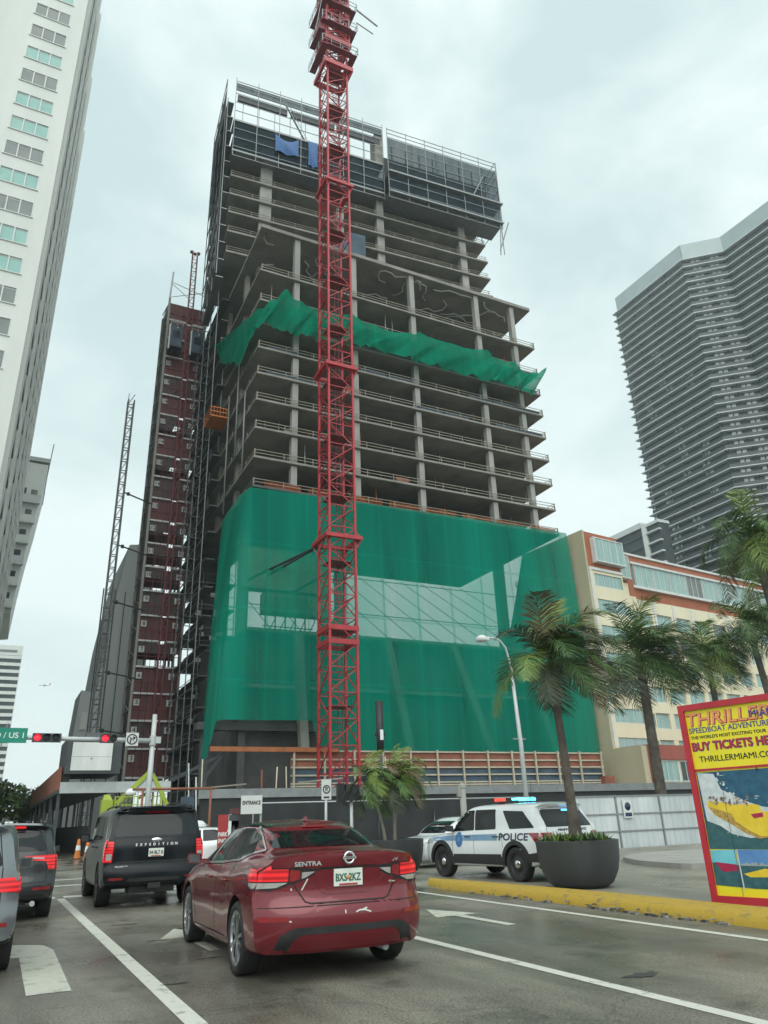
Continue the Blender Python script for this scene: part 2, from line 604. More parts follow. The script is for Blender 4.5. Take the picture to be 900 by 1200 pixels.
        me.materials.append(mat)
        me.polygons.foreach_set('use_smooth', [True] * len(me.polygons))
        me.set_sharp_from_angle(angle=R(40))
        o = bpy.data.objects.new(name, me)
        COL.objects.link(o)
        o.parent = parent or s.root
        return o
    def strip(s, path, axis, w, mb, off=0.003, thick=0.006):
        """thin ribbon along a path, laid on the body"""
        pts = [Vector(p) for p in path]
        dense = [pts[0]]
        for a, b in zip(pts, pts[1:]):
            k = max(1, int((b - a).length / 0.06))
            for i in range(1, k + 1): dense.append(a.lerp(b, i / k))
        prev = None
        for i, p in enumerate(dense):
            d = (dense[min(i + 1, len(dense) - 1)] - dense[max(0, i - 1)]).normalized()
            nx = Vector((-d.y, d.x)) * w / 2
            cur = []
            for q in (p + nx, p - nx):
                h, n, dd = s.cast(axis, q.x, q.y)
                nn = n if n.dot(dd) < 0 else -n
                cur.append(h - dd * off * 0.3 + nn * off)
            if prev:
                f = mb.face([prev[0], prev[1], cur[1], cur[0]])
                if f.normal.length == 0: f.normal_update()
                f.normal_update()
                if f.normal.dot(dd) > 0: f.normal_flip()
            prev = cur
    def wheels(s, rim_fn, w=0.22):
        sp = s.sp
        W = max(p[1] for p in sp['wm'])
        R0 = sp['wr']
        proto = None
        for y in sp['wheels']:
            for sx in (1, -1):
                if proto is None:
                    t = MB()
                    r1 = R0 * sp.get('rimr', 0.70)
                    t.lathe([(r1 - 0.01, -w / 2 + 0.02), (r1, -w / 2), (R0 - 0.02, -w / 2), (R0, -w / 2 + 0.025), (R0 + 0.002, 0), (R0, w / 2 - 0.025), (R0 - 0.02, w / 2), (R0 - 0.05, w / 2 + 0.004), (r1 + 0.01, w / 2 - 0.002), (r1 - 0.005, w / 2 - 0.012)], 44, 'x')
                    o = t.build('wheel', M['tyre'], s.root, smooth=50)
                    rim_fn(o, r1, w)
                    proto = o
                else:
                    o = copy_tree(proto, s.root)
                o.location = (sx * (W - w / 2 - 0.012), y, R0)
                o.rotation_euler = (0, 0, 0 if sx > 0 else math.pi)
    def glassparts(s, name, polys, axis, frame_mat=None, grow=0.0):
        for p in polys:
            s.decal(name, rounded(p, 0.04), axis, M['car_glass'], 0.005, 0.09)
    def plate(s, body, y, z, mat, txt, w=0.305, h=0.155, orange=True, x=0.0, dark=None):
        t = MB()
        t.box(x - w / 2, x + w / 2, y - 0.012, y, z - h / 2, z + h / 2)
        o = t.build('licence_plate', mat, s.root, bevel=0.003)
        l = MB()
        F = frame((x, y - 0.013, z - 0.005), (1, 0, 0), (0, 0, 1))
        text_bm(l, body, h * 0.62, F, 0.003, 0.003, fit=w * 0.86)
        l.build('plate_number', txt, o)
        e = MB()
        e.box(x - w * 0.32, x + w * 0.32, y - 0.0145, y - 0.0122, z - h * 0.47, z - h * 0.36)
        e.build('plate_band', M['plate_red'], o)
        if orange:
            e = MB()
            e.lathe([(0.0005, y - 0.0138), (h * 0.13, y - 0.0138), (h * 0.13, y - 0.0122)], 14, 'y', (x, 0, z - 0.004))
            e.build('plate_emblem', M['plate_orange'], o)
        return o

def rim_spokes(n, twin, mat, dark, width=0.035, hub=0.07):
    def fn(tyre, r1, w):
        b = MB()
        b.lathe([(0.001, w / 2 - 0.10), (r1 * 0.93, w / 2 - 0.10), (r1 - 0.006, w / 2 - 0.02)], 36, 'x')
        b.build('brake_disc', dark, tyre, smooth=40)
        m = MB()
        m.lathe([(r1 - 0.035, w / 2 - 0.03), (r1 - 0.028, w / 2 - 0.012), (r1 - 0.004, w / 2 - 0.006), (r1, w / 2 - 0.014)], 44, 'x')
        m.lathe([(0.001, w / 2 - 0.012), (hub * 0.6, w / 2 - 0.012), (hub, w / 2 - 0.022), (hub, w / 2 - 0.06)], 24, 'x')
        for k in range(n):
            a0 = 6.28318 * k / n
            for da in ((-twin, twin) if twin else (0,)):
                p0 = (w / 2 - 0.028, hub * 0.8 * math.cos(a0 + da * 0.4), hub * 0.8 * math.sin(a0 + da * 0.4))
                p1 = (w / 2 - 0.022, (r1 - 0.02) * math.cos(a0 + da), (r1 - 0.02) * math.sin(a0 + da))
                m.bar(p0, p1, width, 0.03)
        m.build('rim', mat, tyre, smooth=40)
    return fn

def rim_steel(mat, capmat):
    def fn(tyre, r1, w):
        m = MB()
        m.lathe([(r1, w / 2 - 0.012), (r1 - 0.02, w / 2 - 0.015), (r1 - 0.04, w / 2 - 0.05), (r1 * 0.62, w / 2 - 0.055), (r1 * 0.5, w / 2 - 0.03), (0.001, w / 2 - 0.03)], 40, 'x')
        m.build('rim', mat, tyre, smooth=40)
        c = MB()
        c.lathe([(r1 * 0.36, w / 2 - 0.03), (r1 * 0.32, w / 2 - 0.012), (r1 * 0.12, w / 2 + 0.004), (0.001, w / 2 + 0.006)], 24, 'x')
        c.build('hub_cap', capmat, tyre, smooth=40)
    return fn

def mirror_part(car, x, y, z, mat, sx, glassy=None, w=0.11, h=0.15, back=True):
    w *= 0.78; h *= 0.86
    m = MB()
    m.hexa([(sx * (x - 0.02), y - 0.03, z - h * 0.5), (sx * (x + w * 2), y - 0.05, z - h * 0.42), (sx * (x + w * 1.8), y + 0.08, z - h * 0.35), (sx * x, y + 0.10, z - h * 0.4),
            (sx * (x - 0.0), y - 0.03, z + h * 0.42), (sx * (x + w * 1.9), y - 0.05, z + h * 0.5), (sx * (x + w * 1.7), y + 0.07, z + h * 0.38), (sx * x, y + 0.10, z + h * 0.3)])
    m.bar((sx * (x - 0.10), y + 0.03, z - h * 0.3), (sx * (x + 0.03), y + 0.03, z - h * 0.25), 0.05, 0.05)
    o = m.build('wing_mirror', mat, car.root, smooth=50, bevel=0.03)
    g = MB()
    g.hexa([(sx * (x + 0.015), y - 0.042, z - h * 0.38), (sx * (x + w * 1.85), y - 0.058, z - h * 0.33), (sx * (x + w * 1.85), y - 0.052, z - h * 0.33), (sx * (x + 0.015), y - 0.030, z - h * 0.38),
            (sx * (x + 0.02), y - 0.042, z + h * 0.32), (sx * (x + w * 1.78), y - 0.058, z + h * 0.38), (sx * (x + w * 1.78), y - 0.052, z + h * 0.38), (sx * (x + 0.02), y - 0.030, z + h * 0.32)])
    g.build('mirror_glass', M['mirror'], o)
    return o

M['mirror'] = pm('mirror', (0.05, 0.055, 0.058), (0.09, 0.095, 0.1), 3, 0.2, spec=0.5)  # dark base colour stands in for the road reflected in the glass
M['brake_lit'] = emit('brake_lit', (1.0, 0.025, 0.03), 0.42, (0.26, 0.008, 0.012), bands=5.5)
M['brake_dim'] = pm('brake_dim', (0.22, 0.008, 0.012), (0.32, 0.012, 0.018), 7, 0.12, coat=0.8)
M['lamp_clear'] = pm('lamp_clear', (0.34, 0.32, 0.30), (0.48, 0.46, 0.44), 14, 0.12, coat=0.8)
M['reflector_red'] = pm('reflector_red', (0.20, 0.010, 0.014), (0.30, 0.014, 0.02), 30, 0.2, coat=0.5)
M['plate_white'] = pm('plate_white', (0.62, 0.66, 0.60), (0.72, 0.74, 0.68), 12, 0.4)
M['plate_green'] = pm('plate_green', (0.03, 0.11, 0.07), (0.04, 0.13, 0.08), 9, 0.5)
M['plate_dark'] = pm('plate_dark', (0.04, 0.06, 0.07), (0.06, 0.08, 0.09), 9, 0.5)
M['plate_red'] = pm('plate_red', (0.35, 0.03, 0.03), (0.4, 0.04, 0.04), 9, 0.5)
M['plate_orange'] = pm('plate_orange', (0.62, 0.22, 0.04), (0.7, 0.3, 0.06), 20, 0.5)
M['paint_red'] = pm('paint_red', (0.155, 0.005, 0.013), (0.18, 0.006, 0.016), 1.2, 0.24, metal=0.25, coat=0.8)
M['paint_red_dark'] = pm('paint_red_dark', (0.12, 0.006, 0.012), (0.14, 0.008, 0.014), 1.2, 0.32, metal=0.2, coat=0.8)
M['paint_black'] = pm('paint_black', (0.005, 0.007, 0.010), (0.008, 0.010, 0.014), 1.2, 0.3, coat=0.22, spec=0.25)
M['paint_graphite'] = pm('paint_graphite', (0.014, 0.016, 0.018), (0.020, 0.022, 0.024), 1.2, 0.3, metal=0.2, coat=0.6)
M['paint_grey'] = pm('paint_grey', (0.15, 0.165, 0.175), (0.18, 0.195, 0.205), 1.2, 0.3, metal=0.4, coat=0.9)
M['paint_white'] = pm('paint_white', (0.70, 0.71, 0.71), (0.76, 0.77, 0.77), 1.0, 0.25, coat=0.7)
M['trim'] = pm('trim', (0.018, 0.018, 0.019), (0.03, 0.03, 0.031), 6, 0.55, bump=0.05)
M['seam'] = pm('seam', (0.008, 0.006, 0.006), (0.012, 0.009, 0.009), 6, 0.7)

def sx_poly(poly, s):
    return [(x * s, z) for x, z in poly]

# ---------------- red saloon ----------------
SEDAN = dict(L=4.64, wheels=(0.98, 3.69), wr=0.335, gap=0.05, rimr=0.76,
    top=[(0, 1.11), (0.10, 1.135), (0.50, 1.145), (0.78, 1.22), (1.18, 1.375), (1.55, 1.432), (2.05, 1.447), (2.55, 1.415), (2.95, 1.27), (3.45, 1.03), (3.9, 0.97), (4.35, 0.87), (4.64, 0.76)],
    belt=[(0, 1.075), (0.5, 1.075), (1.2, 1.02), (2.0, 0.965), (3.0, 0.93), (3.5, 0.91), (4.2, 0.83), (4.64, 0.70)],
    wb=[(0, 0.74), (0.5, 0.79), (1.2, 0.83), (2.0, 0.84), (3.2, 0.84), (4.0, 0.81), (4.64, 0.74)],
    wm=[(0, 0.895), (0.4, 0.905), (0.98, 0.908), (1.6, 0.90), (2.6, 0.90), (3.69, 0.907), (4.3, 0.89), (4.64, 0.84)],
    wt=[(0, 0.69), (0.5, 0.71), (0.75, 0.64), (1.3, 0.57), (2.0, 0.585), (2.6, 0.60), (3.0, 0.66), (3.45, 0.78), (4.2, 0.76), (4.64, 0.68)],
    zb=[(0, 0.26), (0.6, 0.22), (1.5, 0.19), (3.2, 0.18), (4.2, 0.19), (4.64, 0.22)],
    dr=[(0.18, 0.13), (0.32, 0.05), (0.42, 0.012), (0.56, 0.0), (0.645, 0.012), (0.675, 0.045), (0.80, 0.075), (0.95, 0.055), (1.05, 0.035), (1.10, 0.03), (1.16, 0.06)],
    df=[(0.18, 0.12), (0.45, 0.0), (0.7, 0.06), (0.8, 0.14)], crr=0.30, crf=0.42, crown=0.045, edge=0.085)

def red_sedan():
    c = Car(SEDAN, 'sedan', (3.48, 7.93, 0), R(-2.3), 1.06,
            'dark red four door saloon in the middle lane, seen from behind with lit tail lights', 'car', M['paint_red'])
    rim = rim_spokes(5, 0.22, M['alloy'], M['steel_dark'], 0.03)
    c.wheels(rim, 0.215)
    # rear window and windscreen
    c.decal('rear_window', rounded([(-0.66, 1.165), (0.66, 1.165), (0.52, 1.375), (0.40, 1.395), (-0.40, 1.395), (-0.52, 1.375)], 0.05), 'back', M['car_glass'], 0.005, 0.08)
    c.decal('windscreen', rounded([(-0.68, 1.06), (0.68, 1.06), (0.54, 1.36), (-0.54, 1.36)], 0.05), 'front', M['car_glass'], 0.005, 0.08)
    for ax in ('left', 'right'):
        c.decal('rear_side_window', rounded([(1.02, 1.115), (1.26, 1.07), (1.98, 1.03), (1.98, 1.365), (1.62, 1.365), (1.30, 1.29)], 0.03), ax, M['car_glass'], 0.005, 0.08)
        c.decal('front_side_window', rounded([(2.04, 1.028), (3.16, 0.985), (2.94, 1.14), (2.56, 1.335), (2.04, 1.368)], 0.03), ax, M['car_glass'], 0.005, 0.08)
        tr = MB()
        c.strip([(0.86, 1.15), (1.24, 1.052), (2.0, 1.006), (3.24, 0.962)], ax, 0.022, tr, 0.008)
        c.strip([(0.86, 1.15), (1.16, 1.275), (1.52, 1.385), (2.02, 1.40), (2.56, 1.365), (2.98, 1.16), (3.24, 0.99)], ax, 0.016, tr, 0.008)
        tr.build('window_trim', M['chrome'], c.root)
        s = MB()
        c.strip([(2.01, 1.02), (2.03, 0.60), (2.02, 0.33)], ax, 0.010, s)
        c.strip([(1.30, 1.06), (1.38, 0.80), (1.18, 0.55)], ax, 0.010, s)
        c.strip([(1.52, 0.30), (3.18, 0.28)], ax, 0.010, s)
        c.strip([(3.2, 0.96), (3.22, 0.62), (3.12, 0.29)], ax, 0.010, s)
        c.strip([(0.50, 0.99), (0.56, 0.70), (0.60, 0.66)], ax, 0.009, s)
        s.build('panel_seam', M['seam'], c.root)
        k = 1 if ax == 'right' else -1
        for y0 in (1.48, 2.30):
            h, n, d = c.cast(ax, y0, 0.845)
            b = MB()
            b.tube([h + Vector((0, 0.0, 0)), h + n * 0.035 + Vector((0, 0.02, 0)), h + n * 0.035 + Vector((0, 0.18, 0)), h + Vector((0, 0.20, 0))], 0.012, 8)
            b.build('door_handle', M['paint_red'], c.root)
        mirror_part(c, 0.91, 2.92, 1.03, M['paint_red'], k)
    # lamps: wrap-round lit part, clear part below, dim inner part
    for k in (1, -1):
        ax = 'right' if k > 0 else 'left'
        g = MB()
        c.decal('x', sx_poly([(0.905, 1.005), (0.905, 0.80), (0.70, 0.815), (0.42, 0.90), (0.30, 0.965), (0.30, 0.985), (0.60, 1.005)], k), 'back', M['black'], 0.004, 0.06, mb=g)
        c.decal('x', [(0.30, 0.995), (0.52, 1.005), (0.50, 0.83), (0.34, 0.80)], ax, M['black'], 0.004, 0.06, mb=g)
        lamp = g.build('tail_light', M['black'], c.root, smooth=40)
        g = MB()
        c.decal('x', sx_poly([(0.895, 0.992), (0.895, 0.885), (0.60, 0.885), (0.60, 0.992)], k), 'back', None, 0.010, 0.05, mb=g)
        c.decal('x', [(0.30, 0.984), (0.49, 0.99), (0.48, 0.885), (0.31, 0.885)], ax, None, 0.010, 0.05, mb=g)
        g.build('brake_lens', M['brake_lit'], lamp, smooth=40)
        g = MB()
        c.decal('x', sx_poly([(0.895, 0.873), (0.895, 0.818), (0.70, 0.83), (0.61, 0.868), (0.61, 0.873)], k), 'back', None, 0.010, 0.05, mb=g)
        c.decal('x', [(0.31, 0.873), (0.47, 0.873), (0.46, 0.842), (0.34, 0.822)], ax, None, 0.010, 0.05, mb=g)
        c.decal('x', sx_poly([(0.475, 0.96), (0.475, 0.90), (0.43, 0.915), (0.345, 0.962)], k), 'back', None, 0.010, 0.05, mb=g)
        g.build('reverse_lens', M['lamp_clear'], lamp, smooth=40)
        c.decal('indicator_lens', sx_poly([(0.585, 0.985), (0.585, 0.872), (0.49, 0.90), (0.49, 0.975)], k), 'back', M['brake_dim'], 0.010, 0.05, parent=lamp)
        c.decal('reflector', rounded(sx_poly([(0.86, 0.585), (0.86, 0.535), (0.60, 0.545), (0.60, 0.58)], k), 0.01), 'back', M['reflector_red'], 0.006, 0.06)
    s = MB()
    c.strip([(-0.585, 1.0), (-0.56, 0.87), (-0.44, 0.70), (-0.38, 0.682), (0.38, 0.682), (0.44, 0.70), (0.56, 0.87), (0.585, 1.0)], 'back', 0.012, s)
    c.strip([(-0.30, 0.985), (0.30, 0.985)], 'back', 0.02, s)
    c.strip([(-0.86, 0.655), (-0.45, 0.66), (0.45, 0.66), (0.86, 0.655)], 'back', 0.008, s)
    s.build('boot_seam', M['seam'], c.root)
    # plate recess: a shallow pressed panel
    c.decal('boot_panel', rounded([(-0.36, 0.965), (0.36, 0.965), (0.28, 0.775), (0.22, 0.75), (-0.22, 0.75), (-0.28, 0.775)], 0.03), 'back', M['paint_red'], 0.009, 0.06)
    c.decal('bumper_insert', rounded([(-0.74, 0.25), (-0.68, 0.42), (-0.56, 0.485), (0.56, 0.485), (0.68, 0.42), (0.74, 0.25), (0.62, 0.25), (0.55, 0.385), (0.48, 0.425), (-0.48, 0.425), (-0.55, 0.385), (-0.62, 0.25)], 0.02), 'back', M['trim'], 0.008, 0.06)
    c.decal('diffuser', rounded([(-0.60, 0.235), (0.60, 0.235), (0.60, 0.275), (-0.60, 0.275)], 0.01), 'back', M['trim'], 0.008, 0.06)
    h, n, d = c.cast('back', 0, 0.885)
    c.plate('BXS 2KZ', h.y - 0.012, 0.895, M['plate_white'], M['plate_green'])
    # ring badge with bar
    h, n, d = c.cast('back', 0, 1.075)
    b = MB()
    prof = [(0.05 + 0.012 * math.cos(a * 0.6283), -0.012 + 0.009 * math.sin(a * 0.6283)) for a in range(10)]
    b.lathe([(r, h.y + z - 0.012) for r, z in prof], 32, 'y', (0, 0, 1.07), closed=True)
    b.box(-0.07, 0.07, h.y - 0.034, h.y - 0.012, 1.058, 1.082)
    bo = b.build('ring_badge', M['chrome'], c.root)
    t = MB()
    text_bm(t, 'NISSAN', 0.024, frame((0, h.y - 0.0352, 1.07), (1, 0, 0), (0, 0, 1)), 0.002, 0.0006, fit=0.11)
    t.build('badge_lettering', M['black'], bo)
    t = MB()
    h, n, d = c.cast('back', -0.42, 1.03)
    text_bm(t, 'SENTRA', 0.055, frame((-0.42, h.y - 0.006, 1.03), (1, -0.06, 0), (0, 0, 1)), 0.008, 0.0022, fit=0.27)
    h, n, d = c.cast('back', 0.55, 1.03)
    text_bm(t, 'SV', 0.042, frame((0.53, h.y - 0.006, 1.03), (1, 0.1, 0), (0, 0, 1)), 0.006, 0.001, fit=0.075)
    h, n, d = c.cast('back', 0.50, 0.83)
    text_bm(t, 'dyer', 0.03, frame((0.50, h.y - 0.006, 0.83), (1, 0.05, -0.12), (0.1, 0, 1)), 0.005, 0.001, fit=0.08, shear=0.3)
    t.build('model_lettering', M['chrome'], c.root)
    # paint scrapes on bumper and lid
    s = MB()
    for path in ([(0.06, 0.585), (0.10, 0.60), (0.16, 0.598), (0.22, 0.578)], [(0.13, 0.60), (0.18, 0.615)], [(-0.045, 0.58), (-0.05, 0.61)], [(-0.47, 0.80), (-0.43, 0.87), (-0.415, 0.90)], [(-0.565, 0.80), (-0.57, 0.82)], [(-0.6, 0.545), (-0.58, 0.54)]):
        c.strip(path, 'back', 0.012, s, 0.004)
    s.build('paint_scrape', M['plate_white'], c.root)
    # roof aerial fin, third brake light, exhaust
    b = MB()
    b.hexa([(-0.025, 1.40, 1.425), (0.025, 1.40, 1.425), (0.012, 1.60, 1.435), (-0.012, 1.60, 1.435), (-0.012, 1.41, 1.475), (0.012, 1.41, 1.475), (0.008, 1.52, 1.445), (-0.008, 1.52, 1.445)])
    b.build('aerial_fin', M['paint_red'], c.root, bevel=0.004)
    c.decal('high_brake_light', [(-0.14, 1.352), (0.14, 1.352), (0.13, 1.372), (-0.13, 1.372)], 'back', M['brake_dim'], 0.012, 0.06)
    b = MB()
    b.tube([(0.42, 0.02 + 0.10, 0.245), (0.42, 0.6, 0.25)], 0.032, 14)
    b.tube([(0.42, 0.6, 0.25), (0.42, 3.0, 0.22)], 0.025, 8)
    b.build('exhaust', M['steel_grey'], c.root)
    b = MB()
    b.bar((-0.75, 0.98, 0.33), (0.75, 0.98, 0.33), 0.09)
    b.bar((-0.75, 3.69, 0.33), (0.75, 3.69, 0.33), 0.09)
    b.build('axle', M['black'], c.root)
    return c
red_sedan()
# ------------------------------------------------------------------ ground and road
def asphalt(name, c1, c2, wet=0.2, tracks=False):
    m = bpy.data.materials.new(name)
    m.use_nodes = True
    t = m.node_tree
    b = t.nodes['Principled BSDF']
    co = N(t, 'ShaderNodeTexCoord')
    big = N(t, 'ShaderNodeTexNoise'); big.inputs['Scale'].default_value = 0.35; big.inputs['Detail'].default_value = 6
    mp_ = N(t, 'ShaderNodeMapping'); mp_.inputs['Scale'].default_value = (1.6, 0.35, 1)
    mid = N(t, 'ShaderNodeTexNoise'); mid.inputs['Scale'].default_value = 0.9; mid.inputs['Detail'].default_value = 8; mid.inputs['Roughness'].default_value = 0.65
    fine = N(t, 'ShaderNodeTexNoise'); fine.inputs['Scale'].default_value = 42; fine.inputs['Detail'].default_value = 3
    vor = N(t, 'ShaderNodeTexVoronoi'); vor.feature = 'DISTANCE_TO_EDGE'; vor.inputs['Scale'].default_value = 0.22
    wob = N(t, 'ShaderNodeTexNoise'); wob.inputs['Scale'].default_value = 1.7; wob.inputs['Detail'].default_value = 5
    add = N(t, 'ShaderNodeVectorMath', operation='ADD')
    scl = N(t, 'ShaderNodeVectorMath', operation='SCALE'); scl.inputs['Scale'].default_value = 1.1
    t.links.new(co.outputs['Object'], wob.inputs['Vector'])
    t.links.new(wob.outputs['Color'], scl.inputs[0])
    t.links.new(co.outputs['Object'], add.inputs[0]); t.links.new(scl.outputs[0], add.inputs[1])
    t.links.new(add.outputs[0], vor.inputs['Vector'])
    sc2 = N(t, 'ShaderNodeVectorMath', operation='SCALE'); sc2.inputs['Scale'].default_value = 0.35
    add2 = N(t, 'ShaderNodeVectorMath', operation='ADD')
    t.links.new(wob.outputs['Color'], sc2.inputs[0]); t.links.new(co.outputs['Object'], add2.inputs[0]); t.links.new(sc2.outputs[0], add2.inputs[1])
    for n in (big, fine): t.links.new(co.outputs['Object'], n.inputs['Vector'])
    t.links.new(co.outputs['Object'], mp_.inputs[0]); t.links.new(mp_.outputs[0], mid.inputs['Vector'])
    r1 = N(t, 'ShaderNodeValToRGB')
    r1.color_ramp.elements[0].position = 0.36; r1.color_ramp.elements[1].position = 0.64
    r1.color_ramp.elements[0].color = (*c1, 1); r1.color_ramp.elements[1].color = (*c2, 1)
    t.links.new(mid.outputs['Fac'], r1.inputs[0])
    def mul(a, lo, hi, f0, f1, src):
        mr = N(t, 'ShaderNodeMapRange')
        mr.inputs['From Min'].default_value = f0; mr.inputs['From Max'].default_value = f1
        mr.inputs['To Min'].default_value = lo; mr.inputs['To Max'].default_value = hi
        t.links.new(src, mr.inputs['Value'])
        mx = N(t, 'ShaderNodeMixRGB', blend_type='MULTIPLY'); mx.inputs[0].default_value = 1
        t.links.new(a, mx.inputs[1]); t.links.new(mr.outputs[0], mx.inputs[2])
        return mx.outputs[0]
    c = mul(r1.outputs[0], 0.72, 1.22, 0.3, 0.7, big.outputs['Fac'])
    c = mul(c, 0.42, 1.58, 0.28, 0.72, fine.outputs['Fac'])
    c = mul(c, 0.68, 1.0, 0.0, 0.007, vor.outputs['Distance'])
    if tracks:
        # tyre-polished wheel tracks and oil-dark lane centres along the lanes
        sp_ = N(t, 'ShaderNodeSeparateXYZ'); t.links.new(add2.outputs[0], sp_.inputs[0])
        ma = N(t, 'ShaderNodeMath', operation='MULTIPLY_ADD'); ma.inputs[1].default_value = 6.28318 / 1.75; ma.inputs[2].default_value = 0.6
        cs = N(t, 'ShaderNodeMath', operation='COSINE')
        t.links.new(sp_.outputs['X'], ma.inputs[0]); t.links.new(ma.outputs[0], cs.inputs[0])
        c = mul(c, 0.84, 1.10, -1.0, 1.0, cs.outputs[0])
        spot = N(t, 'ShaderNodeTexNoise'); spot.inputs['Scale'].default_value = 1.1; spot.inputs['Detail'].default_value = 9; spot.inputs['Roughness'].default_value = 0.7
        t.links.new(co.outputs['Object'], spot.inputs['Vector'])
        c = mul(c, 0.55, 1.0, 0.33, 0.46, spot.outputs['Fac'])
    t.links.new(c, b.inputs['Base Color'])
    mr = N(t, 'ShaderNodeMapRange')
    mr.inputs['From Min'].default_value = 0.38; mr.inputs['From Max'].default_value = 0.62
    mr.inputs['To Min'].default_value = 0.62 - wet; mr.inputs['To Max'].default_value = 0.72
    t.links.new(big.outputs['Fac'], mr.inputs['Value'])
    t.links.new(mr.outputs[0], b.inputs['Roughness'])
    bp = N(t, 'ShaderNodeBump'); bp.inputs['Strength'].default_value = 0.35; bp.inputs['Distance'].default_value = 0.01
    t.links.new(fine.outputs['Fac'], bp.inputs['Height']); t.links.new(bp.outputs[0], b.inputs['Normal'])
    return m

def worn_paint(name, c, under, amount=0.5, scale=3.5):
    m = pm(name, c, rough=0.6)
    t = m.node_tree; b = t.nodes['Principled BSDF']
    co = N(t, 'ShaderNodeTexCoord')
    n = N(t, 'ShaderNodeTexNoise'); n.inputs['Scale'].default_value = scale; n.inputs['Detail'].default_value = 10; n.inputs['Roughness'].default_value = 0.72
    t.links.new(co.outputs['Object'], n.inputs['Vector'])
    r = N(t, 'ShaderNodeValToRGB')
    e = r.color_ramp.elements
    e[0].position = amount - 0.08; e[0].color = (*under, 1)
    e[1].position = amount + 0.05; e[1].color = (*c, 1)
    k = e.new(min(0.99, amount + 0.3)); k.color = (*[x * 0.86 for x in c], 1)
    t.links.new(n.outputs['Fac'], r.inputs[0]); t.links.new(r.outputs[0], b.inputs['Base Color'])
    return m

M['road'] = asphalt('road', (0.112, 0.103, 0.082), (0.195, 0.18, 0.144), 0.42, True)
M['trim_tar'] = pm('trim_tar', (0.03, 0.03, 0.03), (0.06, 0.06, 0.055), 9, 0.7)
M['drive'] = asphalt('drive', (0.19, 0.177, 0.145), (0.29, 0.27, 0.22), 0.36)
M['earth'] = asphalt('earth', (0.14, 0.14, 0.13), (0.2, 0.2, 0.185), 0.1)
M['line_white'] = worn_paint('line_white', (0.58, 0.57, 0.50), (0.20, 0.195, 0.165), 0.41)
M['arrow_white'] = worn_paint('arrow_white', (0.50, 0.495, 0.42), (0.22, 0.21, 0.175), 0.43, 3.0)
M['kerb_yellow'] = worn_paint('kerb_yellow', (0.46, 0.295, 0.03), (0.20, 0.155, 0.07), 0.43, 5.5)
M['kerb_broken'] = pm('kerb_broken', (0.05, 0.048, 0.042), (0.30, 0.28, 0.24), 9, 0.9, bump=0.9, contrast=0.25)

def setting(o): return tag(o, kind='structure')
setting(MB().box(-1500, 1500, -300, 2500, -0.30, -0.02).build('ground', M['earth']))
setting(MB().box(-2.25, 9.36, -30, 21.95, -0.015, 0.0).build('road', M['road']))
setting(MB().box(-60, 9.36, 21.95, 36.0, -0.015, 0.0).build('road', M['road']))
setting(MB().box(-2.25, 9.36, 36.0, 400, -0.015, 0.0).build('road', M['road']))
setting(MB().box(9.36, 90, -30, 58, -0.015, -0.001).build('driveway', M['drive']))
setting(MB().box(-9.0, -2.25, -30, 21.5, -0.015, 0.13).build('pavement', M['concrete'], bevel=0.02))
setting(MB().box(-9.0, -2.25, 36.5, 300, -0.015, 0.13).build('pavement', M['concrete'], bevel=0.02))

# painted markings
def sheet(name, polys, mat, z=0.004):
    b = MB()
    for p in polys:
        b.face([(x, y, z) for x, y in p])
    o = b.build(name, mat)
    me = o.data
    if me.polygons[0].normal.z < 0: me.flip_normals()
    return setting(o)
def rect(x0, x1, y0, y1): return [(x0, y0), (x1, y0), (x1, y1), (x0, y1)]
def lane(name, x, y0, y1, w=0.16):
    return sheet(name, [rect(x - w / 2, x + w / 2, y0, y1)], M['line_white'])
lane('lane_line', 1.75, -8, 21.0, 0.17)
lane('lane_line', 5.40, -8, 19.6, 0.15)
lane('edge_line', 8.62, -8, 20.6, 0.14)
sheet('stop_line', [rect(1.85, 5.3, 21.2, 21.75)], M['line_white'])
sheet('stop_line', [rect(5.5, 8.5, 21.2, 21.75)], M['line_white'])
sheet('stop_line', [rect(-1.8, 1.66, 21.2, 21.75)], M['line_white'])
for y in (25.6, 28.6): sheet('crossing_line', [rect(-2.0, 9.2, y, y + 0.3)], M['line_white'])
def straight_arrow(x, y, L_=2.6):
    return sheet('road_arrow', [[(x - 0.08, y), (x + 0.08, y), (x + 0.08, y + L_ - 1.1), (x - 0.08, y + L_ - 1.1)], [(x - 0.42, y + L_ - 1.1), (x + 0.42, y + L_ - 1.1), (x + 0.0, y + L_)]], M['arrow_white'])
straight_arrow(7.12, 10.3, 2.6)
straight_arrow(2.85, 10.85, 2.6)
# left lane: arrow curving to the left
sheet('road_arrow', [[(0.56, 9.25), (0.98, 9.25), (1.02, 12.4), (0.92, 12.95), (0.62, 13.2), (0.45, 12.6), (0.58, 11.9)], [(0.58, 11.9), (0.45, 12.6), (0.62, 13.2), (-0.2, 13.9), (-0.2, 14.4), (-1.0, 13.1), (-0.2, 11.7), (-0.2, 12.2)]], M['arrow_white'])
# asphalt patches, tar seams and debris
random.seed(77)
for x, y, a, b_ in ((2.62, 10.3, 0.22, 0.035), (2.3, 14.6, 0.3, 0.04), (5.95, 6.5, 0.25, 0.10), (1.95, 8.95, 0.18, 0.03), (2.35, 12.3, 0.2, 0.03)):
    poly = [(x + a * math.cos(t * 0.35) * random.uniform(0.55, 1.1), y + b_ * math.sin(t * 0.35) * random.uniform(0.4, 1.3)) for t in range(18)]
    sheet('tar_patch', [poly], M['trim_tar'], 0.006)

